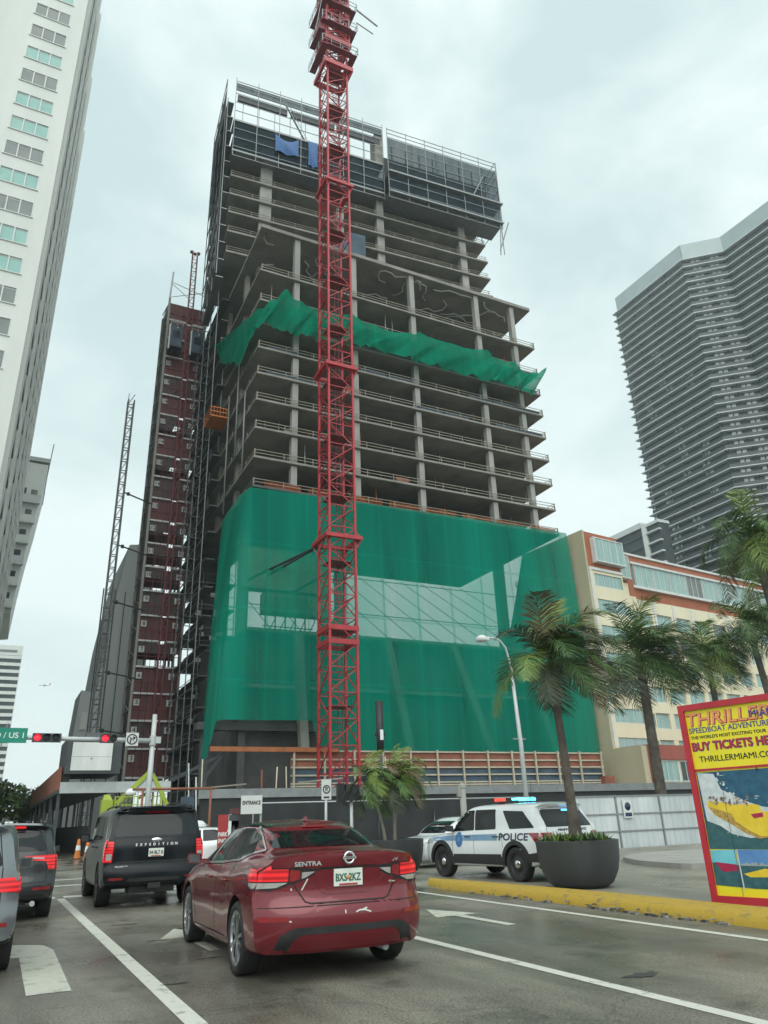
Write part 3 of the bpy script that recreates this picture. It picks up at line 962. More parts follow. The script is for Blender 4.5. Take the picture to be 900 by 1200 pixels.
# yellow kerb strip (traffic separator) with a crumbled edge
def kerb_strip():
    pts = [(9.37, -8.0), (9.37, 7.0), (9.37, 9.0), (9.36, 12.0), (9.38, 15.0), (9.45, 16.6), (9.62, 17.3)]
    rgt = [(10.30, -8.0), (10.30, 7.0), (10.28, 9.0), (10.28, 12.0), (10.10, 15.0), (9.95, 16.6), (9.80, 17.35)]
    b = MB()
    random.seed(5)
    prev = None
    n = 70
    def lerp_path(path, t):
        y = path[0][1] + (path[-1][1] - path[0][1]) * t
        for p, q in zip(path, path[1:]):
            if p[1] <= y <= q[1] + 1e-6:
                k = (y - p[1]) / (q[1] - p[1])
                return p[0] + (q[0] - p[0]) * k, y
        return path[-1]
    for i in range(n + 1):
        t = i / n
        xl, y = lerp_path(pts, t); xr, yr = lerp_path(rgt, t)
        j = random.uniform(-0.012, 0.012)
        ring = [Vector((xl + j, y, -0.01)), Vector((xl + j + 0.015, y, 0.09 + j)), Vector((xl + 0.06, y, 0.145)), Vector(((xl + xr) / 2, (y + yr) / 2, 0.16)), Vector((xr - 0.05, yr, 0.15)), Vector((xr, yr, -0.01))]
        cur = [b.bm.verts.new(v) for v in ring]
        if prev:
            for k in range(5): b.bm.faces.new((prev[k], prev[k + 1], cur[k + 1], cur[k]))
        else: b.bm.faces.new(cur)
        prev = cur
    b.bm.faces.new(prev[::-1])
    o = b.build('kerb', M['kerb_yellow'], smooth=40)
    setting(o)
kerb_strip()
b = MB()
random.seed(9)
for i in range(70):
    y = random.choice((random.uniform(8.3, 9.8), random.uniform(9.8, 11.2), random.uniform(11, 15)))
    s_ = random.uniform(0.012, 0.05)
    x = 9.345 - abs(random.gauss(0, 0.03))
    c0 = Vector((x, y, random.uniform(0.0, 0.07) if s_ < 0.03 else 0.012))
    b.hexa([c0 + Vector((dx * s_ * random.uniform(0.6, 1.2), dy * s_ * random.uniform(0.8, 1.8), dz * s_ * random.uniform(0.5, 1))) for dz in (-0.5, 0.5) for dx, dy in ((-1, -1), (1, -1), (1, 1), (-1, 1))])
tag(b.build('kerb_rubble', M['kerb_broken']), kind='stuff')
# second island behind, in the drive
b = MB()
poly = [(16.8, 15.9), (18.4, 15.2), (30, 14.5), (60, 13), (60, 20.6), (30, 21.2), (20.5, 21.4), (18.6, 20.5), (17.2, 18.2)]
b.prism(rounded(poly, 0.9), -0.01, 0.14)
setting(b.build('traffic_island', M['concrete_pale'], bevel=0.03))
setting(MB().box(9.3, 60, 25.2, 25.36, -0.01, 0.10).build('kerb', M['concrete_pale'], bevel=0.02))

# ------------------------------------------------------------------ white tower, far left
M['plaster_white'] = pm('plaster_white', (0.60, 0.615, 0.58), (0.69, 0.70, 0.66), 0.35, 0.8, bump=0.06, streak=6)
M['plaster_grey'] = pm('plaster_grey', (0.36, 0.38, 0.365), (0.46, 0.47, 0.45), 0.4, 0.8, streak=6)  # greyer plaster tone for spandrels, blinds and roof trim
M['win_teal'] = glass('win_teal', (0.15, 0.36, 0.32), (0.25, 0.46, 0.41), 0.15, 0.6)
M['win_grey'] = glass('win_grey', (0.10, 0.125, 0.12), (0.18, 0.20, 0.19), 0.12, 0.6)
M['win_dark'] = glass('win_dark', (0.015, 0.02, 0.022), (0.035, 0.045, 0.045), 0.1, 0.6)
M['frame_white'] = pm('frame_white', (0.55, 0.57, 0.55), (0.66, 0.67, 0.65), 2, 0.5)

def window(root, x0, x1, y, z0, z1, nmull, gl, fr, depth=0.12, t=0.06, name='window', fins=0, face=-1):
    """window facing -Y: frame proud of the wall at plane y, pane as sub-part"""
    f = MB()
    f.box(x0 - t, x1 + t, y - 0.05, y + depth, z1, z1 + t); f.box(x0 - t, x1 + t, y - 0.09, y + depth, z0 - t * 1.4, z0)
    f.box(x0 - t, x0, y - 0.045, y + depth, z0, z1); f.box(x1, x1 + t, y - 0.045, y + depth, z0, z1)
    for i in range(1, nmull + 1):
        x = x0 + (x1 - x0) * i / (nmull + 1)
        f.box(x - t / 2, x + t / 2, y - 0.04, y + depth, z0, z1)
    o = f.build(name, fr, root)
    p = MB().box(x0, x1, y + 0.02, y + 0.05, z0, z1)
    p.build('pane', gl, o)
    return o

def white_tower():
    r = empty('apartment_tower', (-3, 56, 0), 0, 1, 'tall white tower with rows of triple windows rising out of the top left corner', 'tower')
    X = lambda x: x + 3.0
    zt = 132
    b = MB()
    b.box(-22, -0.15, 0.12, 72.6, 0, zt)
    b.build('wall', M['plaster_white'], r)
    # front skin with real window openings
    sk = MB()
    wx0, wx1 = -4.28, -1.22
    sk.box(-22, wx0, 0, 0.12, 0, zt)
    sk.box(wx1, 0, 0, 0.12, 0, zt)
    z = 75.6 + 3.03 * 16
    rows = []
    while z > 4:
        rows.append(z); z -= 3.03
    prev = zt
    for z in rows:
        sk.box(wx0, wx1, 0, 0.12, z, prev)
        prev = z - 1.68
    sk.box(wx0, wx1, 0, 0.12, 0, prev)
    sk.build('front_wall', M['plaster_white'], r)
    random.seed(3)
    kinds = {0: 'win_grey'}
    for i, z in enumerate(rows):
        vis = 30 < z < 84
        gl = M['win_teal' if (i in (13, 15, 18, 20, 21, 23, 25, 26)) or (not vis and random.random() < 0.5) else 'win_grey']
        if 18 < z < 88:
            f = MB()
            t = 0.06
            f.box(wx0, wx1, 0.0 - 0.02, 0.1, z - t, z + 0.003); f.box(wx0 - 0.1, wx1 + 0.1, -0.10, 0.1, z - 1.68 - 0.02, z - 1.68 + 0.05)
            for k in range(4):
                x = wx0 + (wx1 - wx0) * k / 3
                f.box(x - 0.05, x + 0.05, -0.015, 0.1, z - 1.63, z - t)
            o = f.build('window', M['frame_white'], r)
            MB().box(wx0 + 0.05, wx1 - 0.05, 0.07, 0.09, z - 1.63, z - t).build('pane', gl, o)
            b = MB()
            for k in range(3):
                xa = wx0 + (wx1 - wx0) * k / 3 + 0.05; xb = wx0 + (wx1 - wx0) * (k + 1) / 3 - 0.05
                hgt = random.choice((0.08, 0.14, 0.2))
                b.box(xa, xb, 0.055, 0.068, z - t - hgt, z - t)
            b.build('blind', M['plaster_grey'], o)
    # side facade towards the road: fins, bands and recessed windows
    side = MB()
    fins = [2, 8, 14.5, 21, 27.5, 34, 40.5, 47, 53.5, 60, 66.5, 72.5]
    for i, y in enumerate(fins):
        side.box(-0.15, 0.28 if i % 2 == 0 else 0.12, y - 0.45, y + 0.45, 0, zt)
    side.build('fin', M['plaster_white'], r)
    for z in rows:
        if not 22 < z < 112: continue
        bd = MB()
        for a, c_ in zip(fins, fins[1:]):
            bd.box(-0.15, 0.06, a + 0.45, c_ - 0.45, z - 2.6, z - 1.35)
        bd.build('spandrel', M['plaster_grey'], r)
        w = MB()
        for a, c_ in zip(fins, fins[1:]):
            w.box(-0.14, -0.10, a + 0.5, c_ - 0.5, z - 1.35, z + 0.43)
        w.build('side_glazing', M['win_dark'], r)
white_tower()

# ------------------------------------------------------------------ apartment block with balconies, left
def balcony_block():
    r = empty('apartment_building', (-1.3, 135, 0), 0, 1.298, 'pale apartment block with stepped balconies behind the white tower', 'building')
    prof = [(-13, 0), (-2.6, 0), (-2.4, 18), (-2.0, 24), (-1.7, 27), (-0.5, 27.2), (-0.2, 33), (0.2, 38), (0.75, 43), (1.2, 48.6), (-13, 49.2)]
    b = MB()
    Mx = Matrix(((1, 0, 0, 0), (0, 0, 1, 0), (0, 1, 0, 0), (0, 0, 0, 1)))
    b.prism(prof, 0, 16, Mx)
    b.build('wall', M['plaster_white'], r)
    b = MB()
    b.box(-13.2, 1.3, -0.25, 16.2, 48.9, 49.5)
    b.box(-4.2, -1.3, -0.06, 0.1, 45.0, 48.2)
    b.build('roof', M['plaster_grey'], r)
    f = MB(); f.box(-3.4, -2.2, -0.14, 0.05, 45.8, 47.6)
    o = f.build('window', M['win_dark'], r)
    m = MB(); m.box(-2.84, -2.76, -0.2, -0.1, 45.8, 47.6); m.box(-3.4, -2.2, -0.2, -0.1, 46.65, 46.75); m.build('window_bar', M['frame_white'], o)
    rg = pchip([(z, x) for x, z in [(-2.6, 0), (-2.4, 18), (-2.0, 24), (-0.7, 27.2), (-0.2, 33), (0.2, 38), (0.75, 43), (1.2, 48.6)]])
    for k in range(15):
        z = 42.6 - 2.95 * k
        if z < 2: break
        xr = rg(z) + 0.15
        s = MB(); s.box(xr - 3.6, xr, -0.75, 0.02, z - 0.16, z)
        o = s.build('balcony', M['plaster_white'], r)
        g = MB()
        g.box(xr - 3.6, xr, -0.75, -0.71, z + 0.95, z + 1.0); g.box(xr - 3.6, xr, -0.74, -0.72, z + 0.04, z + 0.94)
        g.box(xr - 0.05, xr, -0.70, -0.02, z + 0.04, z + 0.98)
        g.build('balcony_rail', M['plaster_white'] if k % 3 else M['steel_light'], o)
        w = MB(); w.box(xr - 3.0, xr - 1.9, -0.06, 0.04, z + 0.05, z + 2.15); w.box(xr - 1.3, xr - 0.5, -0.06, 0.04, z + 0.3, z + 2.0)
        w.build('window', M['win_dark'], r)
    m = MB(); m.tube([(1.2, 6, 49), (1.5, 6.1, 55)], 0.08, 6); m.bar((1.2, 6, 49), (1.25, 6, 46.5), 0.12)
    m.build('mast_aerial', M['steel_grey'], r)
balcony_block()

def striped_block():
    r = empty('office_block', (-8, 400, 0), 0, 1, 'distant white and dark striped block low at the left edge', 'building')
    MB().box(-22, 10.0, 0.5, 30, 0, 82).build('glazing', M['win_dark'], r)
    for k in range(24):
        z = 80.6 - 3.4 * k
        MB().box(-22.3, 10.3, 0, 30.3, z - 1.5, z).build('floor_band', M['plaster_white'], r)
    MB().box(-22.4, 10.4, -0.1, 30.4, 80.7, 85.5).build('parapet', M['plaster_white'], r)
    MB().box(-22, 8.0, -0.3, 0.2, 82.2, 83.3).build('parapet_slot', M['win_grey'], r)
striped_block()

# ------------------------------------------------------------------ grey buildings behind the hoist
Mxz = Matrix(((1, 0, 0, 0), (0, 0, 1, 0), (0, 1, 0, 0), (0, 0, 0, 1)))
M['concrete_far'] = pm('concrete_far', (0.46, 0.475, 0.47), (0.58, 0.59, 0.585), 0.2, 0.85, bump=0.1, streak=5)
def grey_back():
    b = MB()
    b.prism([(9.6, 0), (9.8, 13.3), (10.3, 21), (10.75, 27.4), (12.3, 39.0), (16, 39.6), (16, 0)], 105, 125, Mxz)
    r = empty('concrete_block', (12, 105, 0), 0, 1, 'plain grey concrete block rising behind the red hoist tower', 'building')
    b.xform(Matrix.Translation((-12, -105, 0)))
    b.build('wall', M['concrete_far'], r)
    p = MB()
    for x in (-0.9, 0.4, 1.6):
        p.box(x - 0.06, x + 0.06, -0.08, 0.1, 0, 32)
    p.build('pilaster', M['concrete_dark'], r)
    b = MB()
    b.prism([(-2.6, 0), (-2.6, 10.5), (-2.2, 17), (0.4, 16.6), (0.4, 0)], 0, 8, Mxz)
    r = empty('concrete_block', (9.8, 97, 0), 0, 1, 'low grey block left of the thin lattice mast, with a pale panel', 'building')
    b.build('wall', M['concrete_far'], r)
    MB().box(-1.9, -1.2, -0.1, 0.05, 12.4, 14.4).build('pale_panel', M['plaster_white'], r)
    MB().box(-2.0, 0.3, -0.2, 0.05, 11.0, 11.5).build('ledge', M['concrete_dark'], r)
grey_back()

# ------------------------------------------------------------------ dark zig-zag tower, right
M['facade_dark'] = pm('facade_dark', (0.035, 0.042, 0.044), (0.06, 0.068, 0.07), 0.15, 0.5)
M['slab_edge'] = pm('slab_edge', (0.50, 0.53, 0.53), (0.60, 0.62, 0.62), 0.3, 0.7)
M['rail_glass'] = glass('rail_glass', (0.035, 0.042, 0.044), (0.06, 0.07, 0.072), 0.25, 0.4, 0.3)
M['crown_glass'] = glass('crown_glass', (0.30, 0.36, 0.36), (0.36, 0.42, 0.42), 0.25, 0.5, 0.2)
def zigzag_tower():
    top = [(177.0, 156), (177.6, 126.5), (187.0, 118.2), (188.0, 101), (199, 93), (200, 76)]
    ox, oy = 177.0, 156.0
    r = empty('apartment_tower', (ox, oy, 0), 0, 1, 'dark grey zigzag tower banded by pale balcony slabs at the right edge', 'tower')
    P = [Vector((x - ox, y - oy)) for x, y in top]
    def offset(d):
        out = []
        for i, p in enumerate(P):
            a = P[max(0, i - 1)]; c = P[min(len(P) - 1, i + 1)]
            t = (c - a).normalized()
            n = Vector((t.y, -t.x))
            if n.x > 0: n = -n
            out.append(p + n * d)
        return out
    def strip_poly(d, back=34):
        o = offset(d)
        e = Vector((0.0, 1.0)) * d
        o[0] = o[0] + e
        return [(v.x, v.y) for v in o] + [(o[-1].x + back, o[-1].y), (o[0].x + back, o[0].y)]
    b = MB(); b.prism(strip_poly(0.0), 0, 168)
    b.build('facade', M['facade_dark'], r)
    fl = 3.02
    nf = 42
    random.seed(8)
    for k in range(nf):
        z = 167.0 - fl * k
        s = MB(); s.prism(strip_poly(1.7, 33.8), z - 0.28, z)
        s.build('balcony_slab', M['slab_edge'], r)
        if k < 38:
            g = MB()
            for d0 in (1.62,):
                o = offset(d0)
                for p, q in zip(o, o[1:]):
                    g.bar((p.x, p.y, z - fl + 0.55), (q.x, q.y, z - fl + 0.55), 0.05, 1.0)
            g.build('balcony_rail', M['rail_glass'], r)
    # partition walls between balconies
    for i, (p, q) in enumerate(zip(P, P[1:])):
        nseg = max(2, int((q - p).length / 7))
        t = (q - p).normalized(); n = Vector((t.y, -t.x))
        if n.x > 0: n = -n
        for j in range(nseg + 1):
            c_ = p.lerp(q, j / nseg)
            w = MB(); w.bar((c_.x, c_.y, 20), (c_.x, c_.y, 166.5), 0.22, 0.22)
            w.xform(Matrix.Translation((n.x * 1.0, n.y * 1.0, 0)))
            w.build('party_wall', M['rail_glass'], r)
    # pale window groups seen between the slabs
    cnt = 0
    for k in range(nf - 4):
        z = 167.0 - fl * k
        for seg, ts in ((1, (0.28, 0.72)), (0, (0.2, 0.5, 0.75) if k > 12 else (0.4,))):
            if cnt >= 98: break
            p, q = P[seg], P[seg + 1]
            t = (q - p).normalized(); n = Vector((t.y, -t.x))
            if n.x > 0: n = -n
            for tt in ts:
                if seg == 0 and random.random() < 0.45: continue
                if cnt >= 98: break
                c_ = p.lerp(q, tt + random.uniform(-0.02, 0.02)) + n * 0.06
                w = MB()
                for dx in (-0.75, 0.75):
                    a = c_ + t * (dx - 0.55); b_ = c_ + t * (dx + 0.55)
                    w.bar((a.x, a.y, z - 1.25), (b_.x, b_.y, z - 1.25), 0.08, 1.5)
                w.build('window', M['frame_white'], r)
                cnt += 1
    b = MB()
    o = offset(0.4)
    for p, q in zip(o, o[1:]):
        b.bar((p.x, p.y, 170.3), (q.x, q.y, 170.3), 0.5, 6.2)
    b.build('crown_screen', M['crown_glass'], r)
zigzag_tower()

def small_grey_tower():
    r = empty('office_block', (150, 137, 0), 0, 1, 'grey block with white corner pier between the hotel roof and the dark tower', 'building')
    MB().box(0, 3.5, -5, 60, 0, 73.4).build('wall', M['facade_dark'], r)
    MB().box(-0.6, 3.6, -0.6, 0.9, 0, 74.2).build('corner_pier', M['plaster_white'], r)
    MB().box(-0.5, 3.7, 0.95, 60.2, 73.4, 75.0).build('roof_band', M['slab_edge'], r)
    MB().box(-0.5, 3.7, -5.2, -0.65, 73.0, 73.8).build('roof_band', M['slab_edge'], r)
    for k in range(6):
        z = 71.2 - 3.1 * k
        MB().box(-0.9, 0.1, -5.4, -0.7, z - 0.4, z).build('balcony_slab', M['slab_edge'], r)
        MB().box(-0.25, 0.05, 1.0, 59, z - 0.3, z).build('floor_band', M['slab_edge'] if k in (3,) else M['rail_glass'], r)
small_grey_tower()

# ------------------------------------------------------------------ hotel
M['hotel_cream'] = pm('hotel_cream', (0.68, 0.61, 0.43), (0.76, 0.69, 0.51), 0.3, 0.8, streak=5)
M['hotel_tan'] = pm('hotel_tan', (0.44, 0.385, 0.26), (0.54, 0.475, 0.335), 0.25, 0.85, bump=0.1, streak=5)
M['hotel_brick'] = pm('hotel_brick', (0.30, 0.095, 0.05), (0.40, 0.14, 0.075), 0.5, 0.8, bump=0.1)
M['curtain'] = pm('curtain', (0.22, 0.36, 0.34), (0.34, 0.48, 0.45), 3.0, 0.25, spec=0.6, streak=14)
M['parapet_red'] = pm('parapet_red', (0.28, 0.075, 0.055), (0.36, 0.10, 0.07), 0.5, 0.7)
def hotel():
    r = empty('hotel', (54, 58, 0), R(6.4), 1, 'cream hotel with brick red top floors and long rows of teal windows', 'building')
    # main block, facade at y=2.4 ; stepped bays come forward at its left end
    Lm = 75.0
    bays = [(0.0, 5.3, 0.0, 26.0, 30.1), (5.3, 7.2, 0.9, 25.3, 28.9), (7.2, 9.3, 1.7, 24.2, 28.6)]
    MB().box(9.3, Lm, 2.55, 9, 0, 24.2).build('wall', M['hotel_cream'], r)
    MB().box(9.3, Lm, 2.5, 9, 24.2, 29.6).build('brick_band', M['hotel_brick'], r)
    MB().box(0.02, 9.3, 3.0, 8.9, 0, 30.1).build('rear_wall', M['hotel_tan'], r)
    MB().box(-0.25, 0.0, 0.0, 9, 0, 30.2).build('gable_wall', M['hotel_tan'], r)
    tops = [25.35 - 2.85 * k for k in range(7)]
    for x0, x1, y, zc, zb_ in bays:
        w = MB()
        wx0, wx1 = x0 + 0.75 if x0 == 0 else x0 + 0.12, x1 - 0.18
        zt0 = [t for t in tops if t < zc - 0.4]
        prev = zc
        for t in zt0:
            w.box(x0, x1, y, 3.0, t, prev); prev = t - 1.35
        w.box(x0, x1, y, 3.0, 0, prev)
        for t in zt0:
            w.box(x0, wx0, y, 3.0, t - 1.35, t); w.box(wx1, x1, y, 3.0, t - 1.35, t); w.box(wx0, wx1, y + 0.25, 3.0, t - 1.35, t)
        w.build('bay_wall', M['hotel_cream'], r)
        if x0 == 0:
            e = MB(); e.box(0.0, 0.28, y - 0.12, y - 0.003, 7.3, zc); e.box(0.28, x1, y - 0.12, y - 0.003, zc - 0.3, zc); e.build('bay_border', M['frame_white'], r)
        MB().box(x0, x1, y + 0.06, 3.0, zc, zb_).build('bay_brick', M['hotel_brick'], r)
        for t in zt0:
            window(r, wx0, wx1, y + 0.08, t - 1.35, t, 2 if x0 == 0 else 0, M['curtain'], M['frame_white'], depth=0.12, t=0.05)
        # projecting box window at brick level
        z0, z1 = (26.7, 29.3) if x0 == 0 else (25.8, 28.3)
        if x0 < 7:
            xa, xb = (0.9, 5.6) if x0 == 0 else (x0 + 0.3, x1 + 0.2)
            MB().box(xa, xb, y - 0.45, y + 0.06, z0 - 0.16, z1 + 0.16).build('box_window', M['frame_white'], r)
            window(r, xa + 0.16, xb - 0.16, y - 0.51, z0, z1, 3 if x0 == 0 else 1, M['curtain'], M['frame_white'], depth=0.055, t=0.08)
    # ribbon of windows in the brick
    x = 7.4
    ff = MB(); ff.box(7.3, Lm, 2.1, 2.5, 28.5, 28.75); ff.box(7.3, Lm, 2.1, 2.5, 25.55, 25.85)
    ff.build('ribbon_frame', M['frame_white'], r)
    cnt = 0
    while x < 52:
        window(r, x + 0.1, x + 3.0, 2.3, 25.9, 28.45, 2, M['curtain'] if cnt % 4 else M['win_grey'], M['frame_white'], depth=0.19, t=0.07)
        x += 3.2; cnt += 1
    MB().box(9.3, Lm, 2.3, 2.49, 29.6, 29.85).build('coping', M['frame_white'], r)
    # main grid of windows with white piers
    for t in tops[1:7]:
        x = 9.7
        while x < 41:
            window(r, x, x + 2.6, 2.47, t - 1.4, t + 0.12, 1, M['curtain'] if random.random() < 0.85 else M['win_grey'], M['frame_white'], depth=0.07, t=0.05)
            x += 3.55
    # spandrels and wall strips stand proud, so the windows sit in real reveals
    for i, t in enumerate(tops[1:7]):
        zl = tops[1:7][i + 1] + 0.20 if i < 5 else 7.3
        MB().box(9.35, Lm, 2.25, 2.545, zl, t - 1.50).build('spandrel', M['hotel_cream'], r)
        q = MB(); x = 9.7
        while x < 41:
            q.box(x + 2.68, x + 3.47, 2.26, 2.545, t - 1.495, t + 0.195); x += 3.55
        q.build('wall_strip', M['hotel_cream'], r)
    MB().box(9.35, Lm, 2.25, 2.545, 22.705, 24.19).build('spandrel', M['hotel_cream'], r)
    p = MB()
    x = 9.5
    while x < 48:
        p.box(x - 0.30, x + 0.06, 2.18, 2.249, 21.0, 24.1)
        x += 3.55
    p.build('pier', M['frame_white'], r)
    # low block in front with a red parapet
    MB().box(0.5, Lm, -3.4, -0.13, 0, 5.9).build('annexe', M['hotel_cream'], r)
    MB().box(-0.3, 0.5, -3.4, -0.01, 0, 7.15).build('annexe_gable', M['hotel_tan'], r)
    MB().box(0.5, Lm, -3.6, -0.13, 5.9, 7.25).build('annexe_parapet', M['parapet_red'], r)
    MB().box(0.5, 0.85, -3.62, -3.41, 0, 5.9).build('annexe_corner', M['parapet_red'], r)
    for x in (1.3, 5.0, 8.7, 12.4, 16.1):
        window(r, x, x + 3.3, -3.43, 4.0, 5.75, 3, M['curtain'] if x != 5.0 else M['win_dark'], M['frame_white'], depth=0.03, t=0.06)
hotel()
# ------------------------------------------------------------------ building under construction
M['net_green'] = net_mat('net_green', (0.002, 0.33, 0.225), 0.74, sheet=0.55)
M['net_torn'] = net_mat('net_torn', (0.003, 0.27, 0.16), 0.90, sheet=0.8)
M['net_dark'] = net_mat('net_dark', (0.02, 0.025, 0.03), 0.72, sheet=0.8)
M['net_blue'] = net_mat('net_blue', (0.065, 0.09, 0.11), 0.62, sheet=1.0)
M['net_orange'] = net_mat('net_orange', (0.55, 0.16, 0.05), 0.55, sheet=1.0)
M['tarp_blue'] = pm('tarp_blue', (0.015, 0.085, 0.26), (0.022, 0.12, 0.34), 1.5, 0.5)
M['form_red'] = pm('form_red', (0.20, 0.07, 0.045), (0.32, 0.115, 0.07), 0.9, 0.75)
M['form_blue'] = pm('form_blue', (0.035, 0.06, 0.09), (0.075, 0.11, 0.15), 0.9, 0.7)
M['rail_steel'] = pm('rail_steel', (0.22, 0.20, 0.16), (0.32, 0.29, 0.23), 1.5, 0.6)
M['safety_orange'] = pm('safety_orange', (0.55, 0.14, 0.02), (0.65, 0.2, 0.04), 2, 0.6)
M['rust_orange'] = pm('rust_orange', (0.26, 0.085, 0.03), (0.40, 0.14, 0.05), 1.5, 0.7)
M['podium_tan'] = pm('podium_tan', (0.40, 0.36, 0.24), (0.52, 0.47, 0.33), 0.6, 0.85, streak=4)

FX0, FX1, FY0, FY1 = 17.1, 52.3, 60.0, 81.0
LEV = [30.2, 33.2, 36.3, 39.4, 42.4, 45.4, 48.3, 51.2, 55.0, 61.0]
COLX = [21.2, 27.9, 35.3, 44.3, 49.6]
tower = empty('construction_tower', (FX0, FY0, 0), 0, 1, 'bare concrete high rise under construction behind the red crane', 'building')
def TP(b, name, mat, parent=None, **k):
    """link under the tower; shapes are given in world metres"""
    b.xform(Matrix.Translation((-FX0, -FY0, 0)))
    return b.build(name, mat, parent or tower, **k)

def slab_rail(x0, x1, y, z, left=True, right=True, step=2.9, mat=None, y1=None):
    g = MB()
    for dz in (0.34, 0.66):
        g.bar((x0 + 0.1, y + 0.12, z + dz), (x1 - 0.1, y + 0.12, z + dz), 0.05, 0.06)
    n = int((x1 - x0) / step)
    for i in range(n + 1):
        x = x0 + 0.1 + (x1 - x0 - 0.2) * i / n
        g.bar((x, y + 0.12, z), (x, y + 0.12, z + 0.7), 0.06)
    y1 = y1 or FY1
    for on, x in ((left, x0 + 0.12), (right, x1 - 0.12)):
        if on:
            for dz in (0.34, 0.66): g.bar((x, y, z + dz), (x, y1, z + dz), 0.05)
            yy = y
            while yy < y1:
                g.bar((x, yy, z), (x, yy, z + 0.7), 0.06); yy += 2.9
    return g

for i, z in enumerate(LEV):
    th = 0.24 if i < 9 else 0.45
    b = MB()
    x0 = FX0 - (0.0 if i < 8 else 0.1)
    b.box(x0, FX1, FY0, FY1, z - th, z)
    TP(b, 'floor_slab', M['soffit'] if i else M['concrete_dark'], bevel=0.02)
    if i < 9:
        TP(slab_rail(FX0, FX1, FY0, z), 'guard_rail', M['rail_steel'])
    if i in (4, 5, 6):
        b = MB()
        for k in range(10):
            xa = FX0 + 1 + 3.4 * k
            if random.random() < 0.8: b.box(xa, xa + 3.2, FY0 + 0.20, FY0 + 0.23, z + 0.02, z + 0.48)
        TP(b, 'toe_board', M['form_blue'])
# columns from deck to deck
for x in COLX:
    for a, c_ in zip(LEV, LEV[1:]):
        if x == 27.9 and False: continue
        b = MB(); b.box(x - 0.30, x + 0.30, FY0 + 0.3, FY0 + 0.95, a, c_ - (0.30 if c_ < 60 else 0.48))
        TP(b, 'column', M['concrete_pale'])
for y in (68.0, 75.5):
    for x in (17.9, 51.4):
        b = MB(); b.box(x - 0.25, x + 0.25, y, y + 0.8, LEV[0], LEV[-1] - 0.48)
        TP(b, 'edge_column', M['concrete'])
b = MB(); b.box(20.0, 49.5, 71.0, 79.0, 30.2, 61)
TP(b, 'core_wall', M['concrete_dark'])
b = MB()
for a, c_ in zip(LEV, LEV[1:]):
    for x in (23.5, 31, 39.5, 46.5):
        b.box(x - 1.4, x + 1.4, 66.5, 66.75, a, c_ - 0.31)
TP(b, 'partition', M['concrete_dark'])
# pipework on the soffit of the top deck
random.seed(21)
b = MB()
def squiggle(x, y, n=7, s=0.9, zc=60.46):
    p = [Vector((x, y, zc))]
    a = random.uniform(0, 6.28)
    for k in range(n):
        a += random.choice((-0.9, -0.45, 0.45, 0.9))
        q = p[-1] + Vector((math.cos(a) * s, math.sin(a) * s, 0))
        q.x = min(max(q.x, FX0 + 0.6), FX1 - 0.6); q.y = min(max(q.y, FY0 + 0.7), 70.5)
        p.append(q)
    b.tube(p, 0.085, 5)
for x, y in [(19, 62), (20, 65), (23, 63), (24.5, 66), (26, 64), (33, 62.5), (34.5, 65), (37.5, 62), (39, 63.5), (41, 62.5), (42, 65), (38.2, 67), (46, 62.5), (47.2, 64.5), (50.5, 63), (49.5, 66), (33.5, 68), (24, 68.5)]:
    squiggle(x, y, random.randint(6, 10), random.uniform(0.6, 1.1))
TP(b, 'soffit_pipe', M['white_dirty'])
# left flank: down pipes and edge brackets
b = MB()
for y, z0, z1 in ((63.5, 33, 42), (66.5, 36, 48), (70, 31, 45), (74.0, 40, 55), (77.5, 33, 52)):
    b.tube([(FX0 - 0.12, y, z0), (FX0 - 0.12, y, z1)], 0.09, 6)
TP(b, 'riser_pipe', M['steel_grey'])
# small orange landing platform on the left flank
b = MB()
b.box(FX0 - 2.0, FX0, 70.2, 73.2, 42.4, 42.55)
for zz in (43.0, 43.5):
    for p_, q_ in (((FX0 - 2, 70.2), (FX0, 70.2)), ((FX0 - 2, 73.2), (FX0, 73.2)), ((FX0 - 2, 70.2), (FX0 - 2, 73.2))):
        b.bar((*p_, zz), (*q_, zz), 0.10)
for k in range(7):
    for yy in (70.2, 73.2): b.bar((FX0 - 2 + k * 0.33, yy, 42.5), (FX0 - 2 + k * 0.33, yy, 43.5), 0.05)
TP(b, 'landing_platform', M['safety_orange'])

# temporary props, stacked boards and small heaps on the open floors
random.seed(41)
for i, (a, c_) in enumerate(zip(LEV[:8], LEV[1:9])):
    for k in range(9):
        x = random.uniform(FX0 + 1, FX1 - 1); y = FY0 + random.uniform(1.2, 5.0)
        b = MB(); b.tube([(x, y, a), (x + random.uniform(-0.05, 0.05), y, c_ - 0.25)], 0.055, 6); b.box(x - 0.12, x + 0.12, y - 0.12, y + 0.12, a, a + 0.02)
        TP(b, 'steel_prop', M['steel_light'] if k % 3 else M['safety_orange'])
    for k in range(4):
        x = random.uniform(FX0 + 1, FX1 - 3); y = FY0 + random.uniform(0.5, 3.5); h = random.uniform(0.3, 1.1); w = random.uniform(0.6, 2.2)
        b = MB(); b.box(x, x + w, y, y + 0.8, a + 0.003, a + h)
        if random.random() < 0.5: b.box(x + 0.2 * w, x + 0.8 * w, y + 0.1, y + 0.7, a + h + 0.003, a + h + 0.3)
        TP(b, 'material_stack', M[random.choice(('form_blue', 'podium_tan', 'concrete_pale', 'form_red', 'timber_rail'))])
b = MB()
for k in range(8): b.box(FX0 + 1.2 + 4.3 * k, FX0 + 1.2 + 4.3 * k + 3.6, FY0 + 0.22, FY0 + 0.24, LEV[0] + 0.05, LEV[0] + 0.62)
TP(b, 'barrier_mesh', M['net_orange'])

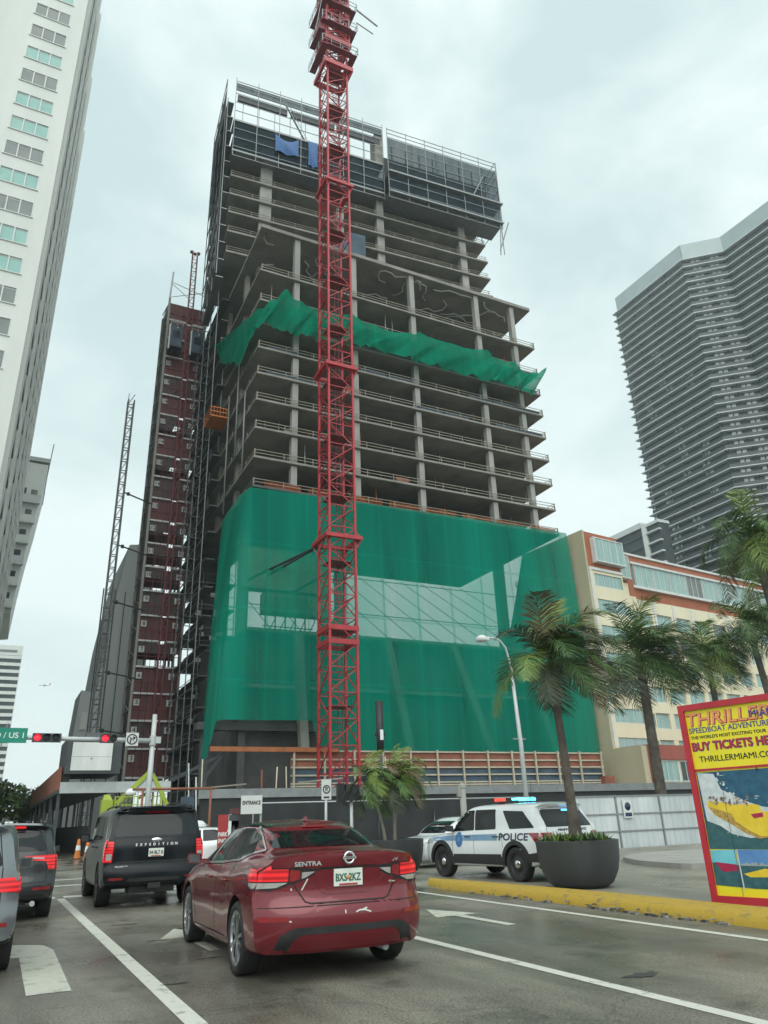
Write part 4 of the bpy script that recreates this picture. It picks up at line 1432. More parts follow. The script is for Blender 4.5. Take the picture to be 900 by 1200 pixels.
# upper block, turned a little and set back
UB = Matrix.Translation((15.3, 69.0, 0)) @ Matrix.Rotation(R(-4.3), 4, 'Z')
def UP_(b, name, mat, parent=None, **k):
    b.xform(UB)
    return TP(b, name, mat, parent, **k)
UL = 36.6
ULEV = [61.2, 64.3, 67.4, 70.4, 73.3, 76.3, 79.6, 83.0]
for i, z in enumerate(ULEV[1:]):
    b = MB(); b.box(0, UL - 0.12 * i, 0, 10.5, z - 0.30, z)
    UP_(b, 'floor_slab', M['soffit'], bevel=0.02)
    if i < 5:
        g = MB()
        for dz in (0.33, 0.65): g.bar((0.1, 0.1, z + dz), (UL - 0.5, 0.1, z + dz), 0.05)
        for k in range(14): g.bar((0.1 + k * 2.75, 0.1, z), (0.1 + k * 2.75, 0.1, z + 0.7), 0.05)
        for dz in (0.33, 0.65): g.bar((0.1, 0.1, z + dz), (0.1, 10.4, z + dz), 0.05)
        UP_(g, 'guard_rail', M['rail_steel'])
for x in (4.6, 14.5, 20.2, 32.6):
    for a, c_ in zip(ULEV, ULEV[1:]):
        w = 0.75 if x < 5 else 0.5
        b = MB(); b.box(x - w, x + w, 0.4, 1.3, a - (0.2 if a == ULEV[0] else 0), c_ - 0.30)
        UP_(b, 'column', M['concrete_pale'])
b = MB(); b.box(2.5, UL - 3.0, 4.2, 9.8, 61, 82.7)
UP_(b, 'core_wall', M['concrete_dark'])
b = MB(); b.box(2.0, UL - 2.4, 3.6, 10, 83.0, 86.3)
UP_(b, 'core_wall', M['concrete_dark'])
# left flank of the upper block: dark net and steel
b = MB()
for k in range(12):
    z = 60.5 + 2.6 * k
    b.box(-0.9, -0.05, 0.5, 10.4, z, z + 0.12)
for y in (0.6, 3.9, 7.2, 10.3):
    b.bar((-0.85, y, 61), (-0.85, y, 90), 0.10)
UP_(b, 'flank_scaffold', M['steel_grey'])
# climbing formwork screens round the top
def screen(x0, x1, y, z0, z1, out=0.0, name='formwork_screen', solid=None, bay=2.9):
    """steel frame with netted lower bays, slab boards and walkway"""
    f = MB()
    n = max(1, int(round((x1 - x0) / bay)))
    for k in range(n + 1):
        x = x0 + (x1 - x0) * k / n
        f.bar((x, y - out, z0), (x, y - out, z1), 0.08)
    z = z0
    while z <= z1 + 0.01:
        f.bar((x0, y - out, z), (x1, y - out, z), 0.075); z += 0.75 if z > z1 - 3.2 else 1.55
    o = UP_(f, name, M['steel_grey'])
    if solid:
        for za, zb_, m in solid:
            p = MB(); p.box(x0 + 0.05, x1 - 0.05, y - out + 0.09, y - out + 0.12, za, zb_)
            UP_(p, 'screen_net', m, o)
    return o
screen(-0.1, 20.4, 0.0, 78.4, 92.2, 1.0, solid=[(79.4, 84.3, M['net_blue']), (89.9, 91.3, M['net_blue'])])
screen(20.6, 37.9, 0.0, 77.8, 90.4, 2.1, solid=[(78.4, 81.8, M['net_blue']), (82.8, 88.6, M['net_blue'])])
for x0, x1, y0, z in ((-0.2, 20.4, -1.0, 84.4), (20.6, 38.2, -2.4, 82.2), (20.6, 38.0, -2.4, 78.6), (-0.2, 20.4, -1.0, 79.2)):
    b = MB(); b.box(x0, x1, y0, 1.2, z, z + 0.16); b.box(x0, x1, y0 - 0.05, y0, z - 0.06, z + 0.2)
    UP_(b, 'walkway', M['steel_grey'])
b = MB()
for x0, x1 in ((0.2, 6.8), (7.3, 13.4), (13.8, 20.0)): b.box(x0, x1, -0.85, -0.55, 88.3, 89.3)
UP_(b, 'form_beam', M['steel_dark'])
b = MB(); b.box(19.3, 20.4, -0.8, 1.0, 84.6, 90.3)
UP_(b, 'form_post', M['concrete'])
b = MB()
for k in range(10):
    b.bar((1 + k * 2.1, -0.5, 84.5), (1 + k * 2.1, -0.5, 88.4), 0.07)
b.bar((6.6, -0.9, 90), (9.2, -0.9, 84.6), 0.3, 0.08); b.bar((7.1, -0.9, 90), (9.7, -0.9, 84.6), 0.05)
b.bar((33.5, -2.2, 82.4), (35.5, -2.2, 86.8), 0.14)
for k in range(9):
    b.bar((21.6 + k * 2.1, -1.2, 82.3), (21.6 + k * 2.1, -1.2, 88.0), 0.12)
UP_(b, 'shoring_post', M['steel_grey'])
b = MB()
b.box(21.0, 37.0, 0.4, 0.7, 83.2, 87.6)
UP_(b, 'form_panel', M['concrete_dark'])
# right end: frame sticking out
f = MB()
for y in (-2.1, 0.5, 3.5, 7):
    f.bar((37.9, y, 79), (37.9, y, 90.4), 0.1)
for z in (79.2, 82.2, 85.0, 87.6, 89.0, 90.4):
    f.bar((37.9, -2.1, z), (37.9, 7, z), 0.08)
f.bar((38.9, -2.2, 79.2), (37.0, -2.2, 73.6), 0.14); f.bar((37.6, -2.2, 79.2), (37.0, -2.2, 72.8), 0.10); f.bar((37.9, -1.8, 79.0), (37.9, -1.8, 73.5), 0.09)
UP_(f, 'end_frame', M['steel_grey'])
# left return of the screen
f = MB()
for y in (-1, 2.2, 5.4, 8.6):
    f.bar((-1.3, y, 60), (-1.3, y, 91.2), 0.1)
for k in range(11): f.bar((-1.3, -1, 61 + 3 * k), (-1.3, 8.6, 61 + 3 * k), 0.09)
UP_(f, 'formwork_screen', M['steel_dark'])
p = MB(); p.box(-1.24, -1.20, 0.0, 8.6, 76, 90.4)
UP_(p, 'screen_net', M['net_dark'])
# blue tarpaulins hung on the screen
for x0, x1, z0, z1, sag in ((5.2, 8.3, 80.9, 84.0, 0.9), (9.6, 10.9, 80.0, 84.4, 0.1)):
    b = MB()
    n = 10
    grid = []
    for i in range(n + 1):
        row = []
        for j in range(n + 1):
            u, v = i / n, j / n
            x = x0 + (x1 - x0) * u
            z = z0 + (z1 - z0) * v - sag * (4 * u * (1 - u)) * v
            row.append(b.bm.verts.new((x, -1.25 - 0.18 * math.sin(u * 9 + v * 4) * (1 - v) - 0.1 * math.sin(v * 3.1), z)))
        grid.append(row)
    for i in range(n):
        for j in range(n): b.bm.faces.new((grid[i][j], grid[i + 1][j], grid[i + 1][j + 1], grid[i][j + 1]))
    b.xform(UB)
    o = b.build('tarpaulin', M['tarp_blue'], smooth=60)
    tag(o, 'wide blue tarpaulin with a sagging top, hung high on the formwork screen' if x0 < 9 else 'narrow blue tarpaulin strip hung high on the formwork screen', 'tarpaulin')
# a yellow rope strand and debris on the deck of the top floor
for x, w in ((35.6, 1.2), (37.6, 1.0), (43.5, 1.5), (44.6, 0.8)):
    b = MB(); b.box(x, x + w, 60.7, 61.6, 61.0, 61.45); TP(b, 'deck_box', M['form_blue'])
b = MB(); b.hexa([(25.0, 60.4, 61), (29.5, 60.4, 61), (29.5, 63, 61), (25, 63, 61), (27.2, 60.4, 64.2), (29.5, 60.4, 64.4), (29.5, 63, 64.4), (27.2, 63, 64.2)])
TP(b, 'deck_hopper', M['form_blue'])

# podium, transfer legs and rear net
b = MB()
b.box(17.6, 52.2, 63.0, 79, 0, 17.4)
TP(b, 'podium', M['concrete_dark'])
b = MB(); b.box(17.8, 52.0, 61.9, 62.9, 12.2, 12.5); b.box(17.8, 52.0, 61.9, 62.9, 17.1, 17.4)
TP(b, 'podium_edge', M['concrete_pale'])
for x, dx in ((22.2, 0.8), (38.2, 4.6), (31, 2.6), (46.5, 3.6)):
    b = MB(); b.bar((x, 61.5, 17.2), (x + dx * 0.75, 61.2, 6.9), 0.75, 0.7)
    TP(b, 'raking_leg', M['concrete_pale'])
for x in (19.5, 28.4, 30.2, 51.2):
    b = MB(); b.box(x - 0.5, x + 0.5, 70, 71.0, 17.4, 29.9)
    TP(b, 'transfer_column', M['concrete'])
b = MB(); b.box(18.6, 27.2, 66.0, 67.5, 22.3, 26.4); b.box(20.4, 27.2, 66.2, 67.3, 20.0, 22.0)
TP(b, 'wall_panel', M['podium_tan'])
b = MB()
random.seed(4)
for x in (20.5, 21.5, 22.5, 23.5, 24.5):
    b.bar((x, 65.8, 17.4), (x, 65.8, 22), 0.10)
    b.bar((x, 65.8, 17.4), (x + 1, 65.8, 19.4), 0.08); b.bar((x + 1, 65.8, 19.4), (x, 65.8, 21.4), 0.08)
b.bar((26.5, 65.8, 18), (29, 65.8, 21.8), 0.4); b.bar((23, 65.8, 22), (30, 59.8, 26.0), 0.22)
for z in (18.6, 20.0, 21.4): b.bar((20.3, 65.8, z), (25.3, 65.8, z), 0.08)
TP(b, 'falsework', M['steel_dark'])
# wedge wall at the right end of the open storey
b = MB(); b.prism([(48.2, 17.4), (52.1, 17.4), (52.1, 29.8), (52.0, 29.8), (50.6, 25.0)], 66, 66.6, Mxz)
TP(b, 'end_wall', M['concrete_dark'])
b = MB()
for k in range(12):
    x = 19 + 3 * k
    b.tube([(x, 80.5, 29.6), (x + 1.4, 63.2, 17.5)], 0.035, 5)
for z in (19.2, 22.6): b.tube([(17.5, 61.0, z), (52, 61.0, z)], 0.04, 5)
TP(b, 'stay_cable', M['steel_dark'])

# guard panel round the podium deck
b = MB()
GZ0, GZ1 = 3.5, 6.7
b.mi = 0
b.box(20.5, 52.0, 58.0, 58.06, 5.35, GZ1)
b.mi = 1
b.box(20.5, 52.0, 58.0, 58.06, GZ0 + 0.2, 5.3)
b.mi = 2
for z in (GZ0 + 0.55, 4.25, 4.85, 5.45, 6.05, GZ1): b.box(20.5, 52.2, 57.86, 57.98, z - 0.06, z + 0.06)
x = 20.7
while x < 52.2:
    b.box(x - 0.07, x + 0.07, 57.70, 57.85, GZ0, GZ1 + 0.15); x += 2.6
TP(b, 'edge_guard', [M['form_red'], M['form_blue'], M['timber_rail']])
b = MB(); b.box(18.5, 52.9, 57.6, 62.9, 3.05, 3.5); b.box(51.6, 52.8, 57.3, 58.2, 3.5, 4.6)
TP(b, 'guard_deck', M['form_red'])
b = MB(); b.box(14.0, 24.5, 57.6, 57.8, 6.6, 6.95)
TP(b, 'orange_beam', M['rust_orange'])
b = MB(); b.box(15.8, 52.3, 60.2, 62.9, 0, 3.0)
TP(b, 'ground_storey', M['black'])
b = MB()
for x in (16.5, 19.8, 24.2, 29, 34, 39, 44, 49): b.box(x - 0.3, x + 0.3, 58.8, 59.5, 0, 3.05)
TP(b, 'ground_pier', M['concrete'])
b = MB()
for x in (14.6, 17.6): b.box(x - 0.3, x + 0.3, 61.9, 62.5, 0, 8.6)
TP(b, 'entrance_pier', M['concrete_dark'])
b = MB(); b.box(13.8, 24.5, 61.5, 62.5, 8.6, 9.2); b.box(13.6, 20.5, 59.0, 62.5, 2.9, 3.4)
TP(b, 'entrance_beam', M['concrete_dark'])
b = MB()
b.bar((10.5, 57.4, 0.5), (15.5, 58.4, 7.0), 0.35, 0.25); b.bar((9.0, 57.0, 3.4), (15.0, 58.2, 6.4), 0.22, 0.2)
b.tube([(13.2, 50, 0.1), (13.25, 50, 1.8), (13.7, 50, 3.0), (14.6, 50, 3.3), (15.5, 50, 3.0), (15.9, 50, 1.8), (15.95, 50, 0.1)], 0.10, 8)
TP(b, 'stair_stringer', M['steel_dark'])

# clutter along the foot of the site
random.seed(52)
for k in range(34):
    x = random.uniform(10.5, 27.5); y = random.uniform(50.0, 57.0); h = random.uniform(2.4, 6.2)
    b = MB()
    t = k % 5
    if t in (0, 1): b.tube([(x, y, 0), (x + random.uniform(-0.4, 0.4), y, h)], 0.05, 6); nm, mm = 'scaffold_tube', ('steel_light', 'timber_rail')[k % 2]
    elif t == 2: b.bar((x, y, h * 0.7), (x + random.uniform(1.5, 4.0), y + random.uniform(-0.5, 0.5), h * 0.7 + random.uniform(-0.3, 0.3)), 0.10); nm, mm = 'scaffold_ledger', 'rail_steel'
    elif t == 3: b.box(x, x + random.uniform(0.7, 2.0), y, y + 0.06, h * 0.4, h * 0.4 + random.uniform(0.6, 1.4)); nm, mm = 'hung_sheet', random.choice(('white_dirty', 'form_blue', 'podium_tan', 'form_red'))
    else: b.bar((x, y, 0.2), (x + random.uniform(-2, 2), y, h), 0.09); nm, mm = 'raking_brace', 'form_red'
    TP(b, nm, M[mm])

# rear wing: dark scaffolded flank at the left
b = MB()
for k in range(20):
    z = 3.0 + 3.02 * k
    b.box(16.3, 21.5, 81.1, 88.0, z - 0.25, z)
    b.box(16.2, 17.1, 73.0, 81, z - 0.15, z)
TP(b, 'wing_slab', M['concrete_dark'])
b = MB(); b.box(18.6, 21.4, 83.0, 88, 0, 62); b.box(16.6, 18.55, 86.0, 86.2, 26, 62); b.box(16.6, 18.55, 86.0, 86.2, 0, 15)
TP(b, 'wing_wall', M['concrete_dark'])
b = MB()
random.seed(14)
for k in range(24):
    z = 1.0 + 2.6 * k
    b.bar((15.9, 74, z), (15.9, 88, z), 0.09); b.bar((15.9, 73.8, z + 1.0), (15.9, 88, z + 1.0), 0.05)
    b.bar((15.9, 80.9, z), (21.5, 80.9, z), 0.09); b.bar((15.9, 80.9, z + 1.1), (21.5, 80.9, z + 1.1), 0.05)
    if k % 3 == 0: b.bar((16.0, 80.85, z), (18.4, 80.85, z + 2.6), 0.06)
for y in (74, 77.5, 81, 84.5, 88): b.bar((15.9, y, 0), (15.9, y, 63), 0.10)
for x in (17.8, 19.6, 21.5): b.bar((x, 80.9, 0), (x, 80.9, 61), 0.10)
TP(b, 'wing_scaffold', M['steel_grey'])
b = MB()
for k in range(26):
    z = random.uniform(8, 58); x = random.uniform(16.4, 20.5)
    b.box(x, x + random.uniform(0.2, 0.8), 80.95, 81.0, z, z + random.uniform(0.3, 0.9))
TP(b, 'site_sheet', M['white_dirty'])

# ------------------------------------------------------------------ debris nets
def cloth(name, rows, mat, label, cat, nx=40, nz=10, ripple=0.25, seed=1, top_fix=True):
    """rows: (top polyline, bottom polyline) of 3-D points; a rippled sheet between them"""
    random.seed(seed)
    top, bot = rows
    def samp(pl, t):
        ls = [0]
        for a, c_ in zip(pl, pl[1:]): ls.append(ls[-1] + (c_ - a).length)
        s = t * ls[-1]
        for i in range(len(pl) - 1):
            if s <= ls[i + 1] + 1e-9:
                return pl[i].lerp(pl[i + 1], (s - ls[i]) / max(1e-9, ls[i + 1] - ls[i]))
        return pl[-1]
    b = MB()
    ph = [random.uniform(0, 6.28) for _ in range(6)]
    g = []
    for i in range(nx + 1):
        u = i / nx
        a, c_ = samp(top, u), samp(bot, u)
        d = (samp(top, min(1, u + 0.02)) - samp(top, max(0, u - 0.02))); d.z = 0; d.normalize()
        n = Vector((d.y, -d.x, 0))
        col = []
        for j in range(nz + 1):
            v = j / nz
            p = a.lerp(c_, v)
            r = ripple * (math.sin(u * 37 + ph[0] + v * 1.5) * 0.5 + math.sin(u * 83 + ph[1] - v * 2) * 0.3 + math.sin(u * 151 + ph[2] + v) * 0.2)
            bulge = math.sin(math.pi * v) * ripple * 1.2 * (0.6 + 0.4 * math.sin(u * 11 + ph[3]))
            k = (0.25 + 0.75 * v) if top_fix else 1
            p = p + n * (r * k + bulge)
            if 0 < j < nz: p.z += 0.25 * ripple * math.sin(u * 29 + ph[4]) * math.sin(v * 6.28)
            col.append(b.bm.verts.new(p))
        g.append(col)
    for i in range(nx):
        for j in range(nz):
            b.bm.faces.new((g[i][j], g[i][j + 1], g[i + 1][j + 1], g[i + 1][j]))
    o = b.build(name, mat, smooth=80)
    tag(o, label, cat)
    return o
V = Vector
cloth('debris_net', ([V((16.0, 66.0, 28.6)), V((16.2, 62, 29.4)), V((16.8, 59.7, 29.7)), V((34.0, 59.5, 30.0)), V((52.9, 59.5, 30.2))],
                     [V((14.4, 62.0, 6.0)), V((13.9, 60.3, 6.0)), V((14.2, 59.4, 6.4)), V((14.8, 59.2, 9.1)), V((22.6, 58.9, 9.2)), V((23.2, 58.8, 6.8)), V((38.0, 58.8, 6.7)), V((53.2, 59.3, 6.7))]),
      M['net_green'], 'big bright green debris net wrapping the lower storeys of the tower', 'debris net', 110, 26, 0.16, 3)
# loosened net around the middle floors
top = [atX(252, 404, 16.3), atX(280, 380, 16.4), atY(300, 362, 59.4), atY(318, 352, 59.3), atY(335, 339, 59.3), atY(352, 352, 59.2), atY(375, 362, 59.3), atY(415, 368, 59.3), atY(436, 380, 59.3), atY(480, 390, 59.3), atY(490, 388, 59.3), atY(530, 402, 59.3), atY(572, 410, 59.3), atY(582, 420, 59.2), atY(604, 422, 59.0), atY(612, 434, 58.8), atY(626, 436, 58.6), atY(640, 430, 58.4)]
bot = [atX(250, 407, 16.2), atX(265, 428, 16.1), atX(282, 424, 16.1), atY(298, 384, 59.2), atY(312, 378, 58.9), atY(335, 390, 58.9), atY(352, 391, 58.8), atY(375, 398, 58.9), atY(415, 402, 58.9), atY(436, 408, 58.9), atY(480, 419, 58.9), atY(490, 424, 58.9), atY(530, 434, 58.8), atY(572, 447, 58.8), atY(582, 446, 58.6), atY(604, 453, 58.4), atY(612, 457, 58.2), atY(626, 463, 58.0), atY(641, 471, 57.9)]
def matched(name, top, bot, mat, label, sub=6, nz=12, rip=0.35, seed=2):
    random.seed(seed)
    b = MB(); g = []
    n = (len(top) - 1) * sub
    ph = [random.uniform(0, 6.28) for _ in range(4)]
    for i in range(n + 1):
        s, f_ = divmod(i, sub)
        if s == len(top) - 1: s, f_ = s - 1, sub
        a = top[s].lerp(top[s + 1], f_ / sub); c_ = bot[s].lerp(bot[s + 1], f_ / sub)
        a.z -= 0.35 * math.sin(math.pi * f_ / sub)
        col = []
        for j in range(nz + 1):
            v = j / nz
            p = a.lerp(c_, v)
            p.y -= rip * (math.sin(i * 1.9 + ph[0] + v * 3) * 0.35 + math.sin(i * 0.83 + ph[1] + v * 2) * 0.65) * (0.3 + 0.7 * v) + 0.7 * rip * math.sin(3.14 * v)
            p.x += 0.15 * math.sin(i * 1.3 + v * 5 + ph[2])
            if j == nz: p.z += 0.25 * math.sin(i * 2.1 + ph[3])
            col.append(b.bm.verts.new(p))
        g.append(col)
    for i in range(n):
        for j in range(nz): b.bm.faces.new((g[i][j], g[i][j + 1], g[i + 1][j + 1], g[i + 1][j]))
    return tag(b.build(name, mat, smooth=80), label, 'debris net')
matched('debris_net', top, bot, M['net_torn'], 'loose ragged green net draped across the middle floors and blowing out at the right')

# ------------------------------------------------------------------ tower crane
CX, CY, CW = 22.55, 53.2, 1.15
crane = empty('tower_crane', (CX, CY, 0), 0, 1, 'red lattice tower crane mast standing in front of the green net', 'crane')
SH = 5.75
def mast_section():
    b = MB()
    for sx in (-1, 1):
        for sy in (-1, 1):
            b.box(sx * CW - 0.09, sx * CW + 0.09, sy * CW - 0.09, sy * CW + 0.09, 0, SH)
    nb = 3
    h = SH / nb
    for f_ in range(4):
        def P(u, z):
            return [(u, -CW, z), (CW, u, z), (-u, CW, z), (-CW, -u, z)][f_]
        for k in range(nb):
            z0 = k * h
            b.bar(P(-CW, z0 + 0.05), P(CW, z0 + 0.05), 0.07)
            if k % 2 == 0: b.bar(P(-CW, z0 + 0.1), P(CW, z0 + h), 0.07)
            else: b.bar(P(CW, z0 + 0.1), P(-CW, z0 + h), 0.07)
            b.bar(P(-CW, z0 + h * 0.5), P(0.0, z0 + h * 0.5), 0.035)
    return b
proto = mast_section().build('mast_section', M['crane_red'], crane)
lad = MB()
for x in (0.15, 0.55): lad.bar((x, 0.55, 0), (x, 0.2, SH), 0.05)
for k in range(16): lad.bar((0.15, 0.55 - 0.022 * k, k * 0.36), (0.55, 0.55 - 0.022 * k, k * 0.36), 0.03)
lad.box(-0.95, 0.95, -0.95, 0.95, 2.9, 2.94)
lp = lad.build('ladder', M['crane_dark'], proto)
proto.location = (0, 0, 0.8)
for k in range(1, 16):
    c = copy_tree(proto, crane); c.location = (0, 0, 0.8 + SH * k)
def collar(z, over, hgt, taper=0.0, thick=0.12, both=False):
    b = MB()
    w = CW + over
    b.box(-w, w, -w, -w + 0.3, z, z + hgt); b.box(-w, w, w - 0.3, w, z, z + hgt)
    b.box(-w, -w + 0.3, -w + 0.3, w - 0.3, z, z + hgt); b.box(w - 0.3, w, -w + 0.3, w - 0.3, z, z + hgt)
    for sx in (-1, 1):
        for sy in (-1, 1):
            b.bar((sx * CW * 1.0, sy * CW, z - 0.9), (sx * (w - 0.1), sy * (w - 0.1), z), 0.09)
            b.bar((sx * CW, sy * CW, z + hgt + 0.6), (sx * (w - 0.15), sy * (w - 0.15), z + hgt), 0.07)
    return b.build('mast_collar', M['crane_red'], crane)
for z, ov in ((22.75, 0.48), (39.2, 0.42), (61.3, 0.38), (78.2, 0.55), (82.2, 0.45)):
    collar(z, ov, 0.32 if z < 70 else 0.6)
b = MB()
for z in (14.1, 15.2):
    b.box(-CW - 0.14, CW + 0.14, -CW - 0.14, -CW + 0.02, z, z + 0.38); b.box(-CW - 0.14, -CW + 0.02, -CW + 0.02, CW + 0.14, z, z + 0.38); b.box(CW - 0.02, CW + 0.14, -CW + 0.02, CW + 0.14, z, z + 0.38); b.box(-CW + 0.02, CW - 0.02, CW - 0.02, CW + 0.14, z, z + 0.38)
b.build('mast_collar', M['crane_red'], crane)
b = MB(); b.box(-2.6, 2.6, -2.6, 2.6, -0.02, 0.8)
b.build('crane_base', M['concrete'], crane)
# tie from the mast to the building
b = MB()
for sx in (-1, 1):
    b.bar((sx * CW, CW, 22.8), (sx * 3.2, 8.5, 22.2), 0.18); b.bar((-CW, CW, 22.8), (-5.0, 8.5, 21.6), 0.14)
b.build('wall_tie', M['steel_dark'], crane)
# climbing frame with guarded platforms near the top
b = MB()
for z in (80.5, 84.5, 88.0):
    b.box(-2.1, -1.4, -2.0, 2.0, z, z + 0.12); b.box(1.4, 2.1, -2.0, 2.0, z, z + 0.12); b.box(-1.4, 1.4, -2.1, -1.4, z, z + 0.12)
b.box(-2.3, -1.6, -1.5, 0.4, 83.4, 84.4); b.box(-1.9, -1.5, -2.0, -1.4, 88.1, 90.5)
b.build('climbing_platform', M['crane_dark'], crane)
g = MB()
for z0 in (80.6, 84.6, 88.1):
    for dz in (0.5, 1.1):
        for p_, q_ in (((-2.15, -2.1), (2.15, -2.1)), ((-2.15, -2.1), (-2.15, 2.1)), ((2.15, -2.1), (2.15, 2.1))):
            g.bar((*p_, z0 + dz), (*q_, z0 + dz), 0.05)
    for k in range(5):
        t = -2.1 + 1.05 * k
        for p_ in ((t, -2.1), (-2.15, t), (2.15, t)): g.bar((*p_, z0), (*p_, z0 + 1.1), 0.05)
g.bar((2.1, -2.0, 88.5), (4.6, -2.4, 86.6), 0.14); g.bar((2.1, -2.0, 86.2), (4.0, -2.4, 84.9), 0.10); g.bar((-2.1, -2.0, 88.2), (-3.0, -2.2, 81.5), 0.06)
g.build('platform_rail', M['steel_grey'], crane)
b = MB()
for k in range(5):
    z = 83.2 + 1.9 * k
    for f_ in range(4):
        def P(u, zz): return [(u, -1.4, zz), (1.4, u, zz), (-u, 1.4, zz), (-1.4, -u, zz)][f_]
        b.bar(P(-1.4, z), P(1.4, z + 1.9), 0.13); b.bar(P(1.4, z), P(-1.4, z + 1.9), 0.13); b.bar(P(-1.4, z), P(1.4, z), 0.13)
for sx in (-1, 1):
    for sy in (-1, 1): b.bar((sx * 1.4, sy * 1.4, 83.0), (sx * 1.4, sy * 1.4, 93), 0.16)
b.build('climbing_frame', M['crane_red'], crane)
b = MB(); b.box(-1.2, 1.2, -1.2, 1.2, 91.5, 93.2)
b.build('slewing_base', M['crane_dark'], crane)

# ------------------------------------------------------------------ hoist tower with brick red panels
M['panel_oxide'] = pm('panel_oxide', (0.085, 0.024, 0.025), (0.14, 0.042, 0.040), 0.6, 0.6, streak=3)
M['panel_dark'] = pm('panel_dark', (0.05, 0.035, 0.033), (0.085, 0.06, 0.055), 0.6, 0.65)
M['sign_pale'] = pm('sign_pale', (0.45, 0.45, 0.43), (0.58, 0.58, 0.56), 3, 0.6)
HY, HX0, HX1 = 86.0, 11.75, 17.0
hoist = empty('hoist_tower', (HX0, HY, 0), 0, 1, 'tall oxide red hoist tower with numbered landings left of the high rise', 'hoist tower')
def HP(b, name, mat, parent=None, **k):
    b.xform(Matrix.Translation((-HX0, -HY, 0)))
    return b.build(name, mat, parent or hoist, **k)
b = MB()
for x in (HX0, HX1 - 0.28):
    b.box(x, x + 0.26, HY - 0.15, HY + 0.2, 0, 68.6)
b.box(HX0 - 0.1, HX0 + 0.25, HY + 4.2, HY + 4.5, 0, 68); b.box(HX1 - 0.28, HX1, HY + 4.2, HY + 4.5, 0, 67)
HP(b, 'corner_post', M['concrete_pale'])
b = MB()
for k in range(22):
    z = 4.3 + 3.0 * k
    b.bar((HX0 - 0.05, HY + 0.1, z), (HX0 - 0.05, HY + 4.4, z + 1.4), 0.10); b.box(HX0 - 0.08, HX0 + 0.0, HY + 0.21, HY + 4.2, z, z + 0.14)
HP(b, 'side_brace', M['concrete'])
b = MB(); b.box(HX0 + 0.14, HX0 + 0.2, HY + 0.25, HY + 4.2, 2, 68)
HP(b, 'side_panel', M['panel_dark'])
random.seed(17)
for k in range(22):
    z = 6.45 + 2.93 * k
    if z > 67: break
    b = MB(); b.box(HX0 + 0.28, HX0 + 2.6, HY - 0.2, HY + 4.2, z - 0.2, z); b.box(HX0 + 3.4, HX1 - 0.28, HY - 0.2, HY + 4.2, z - 0.2, z)
    HP(b, 'landing', M['white_dirty'])
    z1 = min(z + 2.93 - 0.14, 68.3)
    if k in (4, 7, 8, 9, 12, 14):
        m_, gap = M['panel_dark'], True
    else:
        m_, gap = (M['panel_oxide'] if k % 5 != 1 else M['panel_dark']), False
    b = MB()
    if gap:
        b.box(HX0 + 0.3, HX0 + 0.36, HY + 0.16, HY + 3.9, z + 1.5, z1 - 0.2)
        b.box(HX0 + 0.3, HX1 - 0.3, HY + 3.9, HY + 4.0, z + 1.5, z1)
        for x in (12.6, 13.4, 14.8, 15.9, 16.3): b.box(x, x + 0.12, HY + 3.9, HY + 4.05, z, z1)
        b.box(HX0 + 0.3, HX1 - 0.3, HY + 0.1, HY + 0.16, z + 1.5, z1 - 0.2)
    else:
        b.box(HX0 + 0.3, HX1 - 0.3, HY + 0.1, HY + 0.16, z, z1)
    gate = HP(b, 'landing_gate', m_)
    b = MB()
    for x in (HX0 + 0.3, HX0 + 1.3, HX0 + 2.3, HX1 - 2.3, HX1 - 1.3, HX1 - 0.4):
        b.box(x, x + 0.06, HY + 0.02, HY + 0.09, z + 0.02, z1 - 0.02)
    b.box(HX0 + 0.3, HX1 - 0.3, HY + 0.02, HY + 0.09, z + 1.1, z + 1.17)
    HP(b, 'gate_bars', M['crane_dark'], gate)
    if k < 19:
        for x in (HX0 + 0.75, HX1 - 0.98):
            b = MB(); b.box(x - 0.33, x + 0.33, HY - 0.09, HY - 0.06, z + 1.5, z + 2.2)
            s = HP(b, 'floor_number_sign', M['sign_pale'])
            t = MB(); text_bm(t, str(k + 3), 0.62, frame((x, HY - 0.095, z + 1.85), (1, 0, 0), (0, 0, 1)), 0.01, 0.012)
            HP(t, 'floor_number', M['black'], s)
for z_, x_ in ((49.5, 16.6), (18.0, 16.2)):
    b = MB(); b.box(x_, x_ + 0.35, HY - 0.3, HY - 0.1, z_, z_ + 0.25); HP(b, 'work_lamp', M['frame_white'])
# hoist guide mast, in front of the tower
b = MB()
mx0, my = 14.55, HY - 1.1
for sx in (-0.33, 0.33):
    for sy in (-0.33, 0.33): b.bar((mx0 + sx, my + sy, 0), (mx0 + sx, my + sy, 76.5), 0.09)
for k in range(51):
    z = 1.5 * k
    b.bar((mx0 - 0.33, my - 0.33, z), (mx0 + 0.33, my - 0.33, z + 1.5), 0.06); b.bar((mx0 - 0.33, my + 0.33, z + 1.5), (mx0 - 0.33, my - 0.33, z), 0.06)
    for s_ in (-0.33, 0.33): b.bar((mx0 - 0.33, my + s_, z), (mx0 + 0.33, my + s_, z), 0.06)
for k in range(11): b.bar((mx0, my + 0.3, 6 + 6 * k), (mx0 + 0.9, HY + 0.1, 6 + 6 * k), 0.08); b.bar((mx0, my + 0.3, 6 + 6 * k), (mx0 - 0.9, HY + 0.1, 6 + 6 * k), 0.08)
for s_ in (-0.5, 0, 0.5): b.lathe([(0.001, my - 0.12), (0.22, my - 0.12), (0.22, my + 0.12), (0.001, my + 0.12)], 12, 'y', (mx0 + s_, 0, 76.3 + (0.2 if s_ else 0)))
for x in (-1.9, -1.2, 1.2, 1.9): b.tube([(mx0 + x, my - 0.1, 2), (mx0 + x, my - 0.1, 67)], 0.025, 4)
HP(b, 'guide_mast', M['crane_dark'])
b = MB()
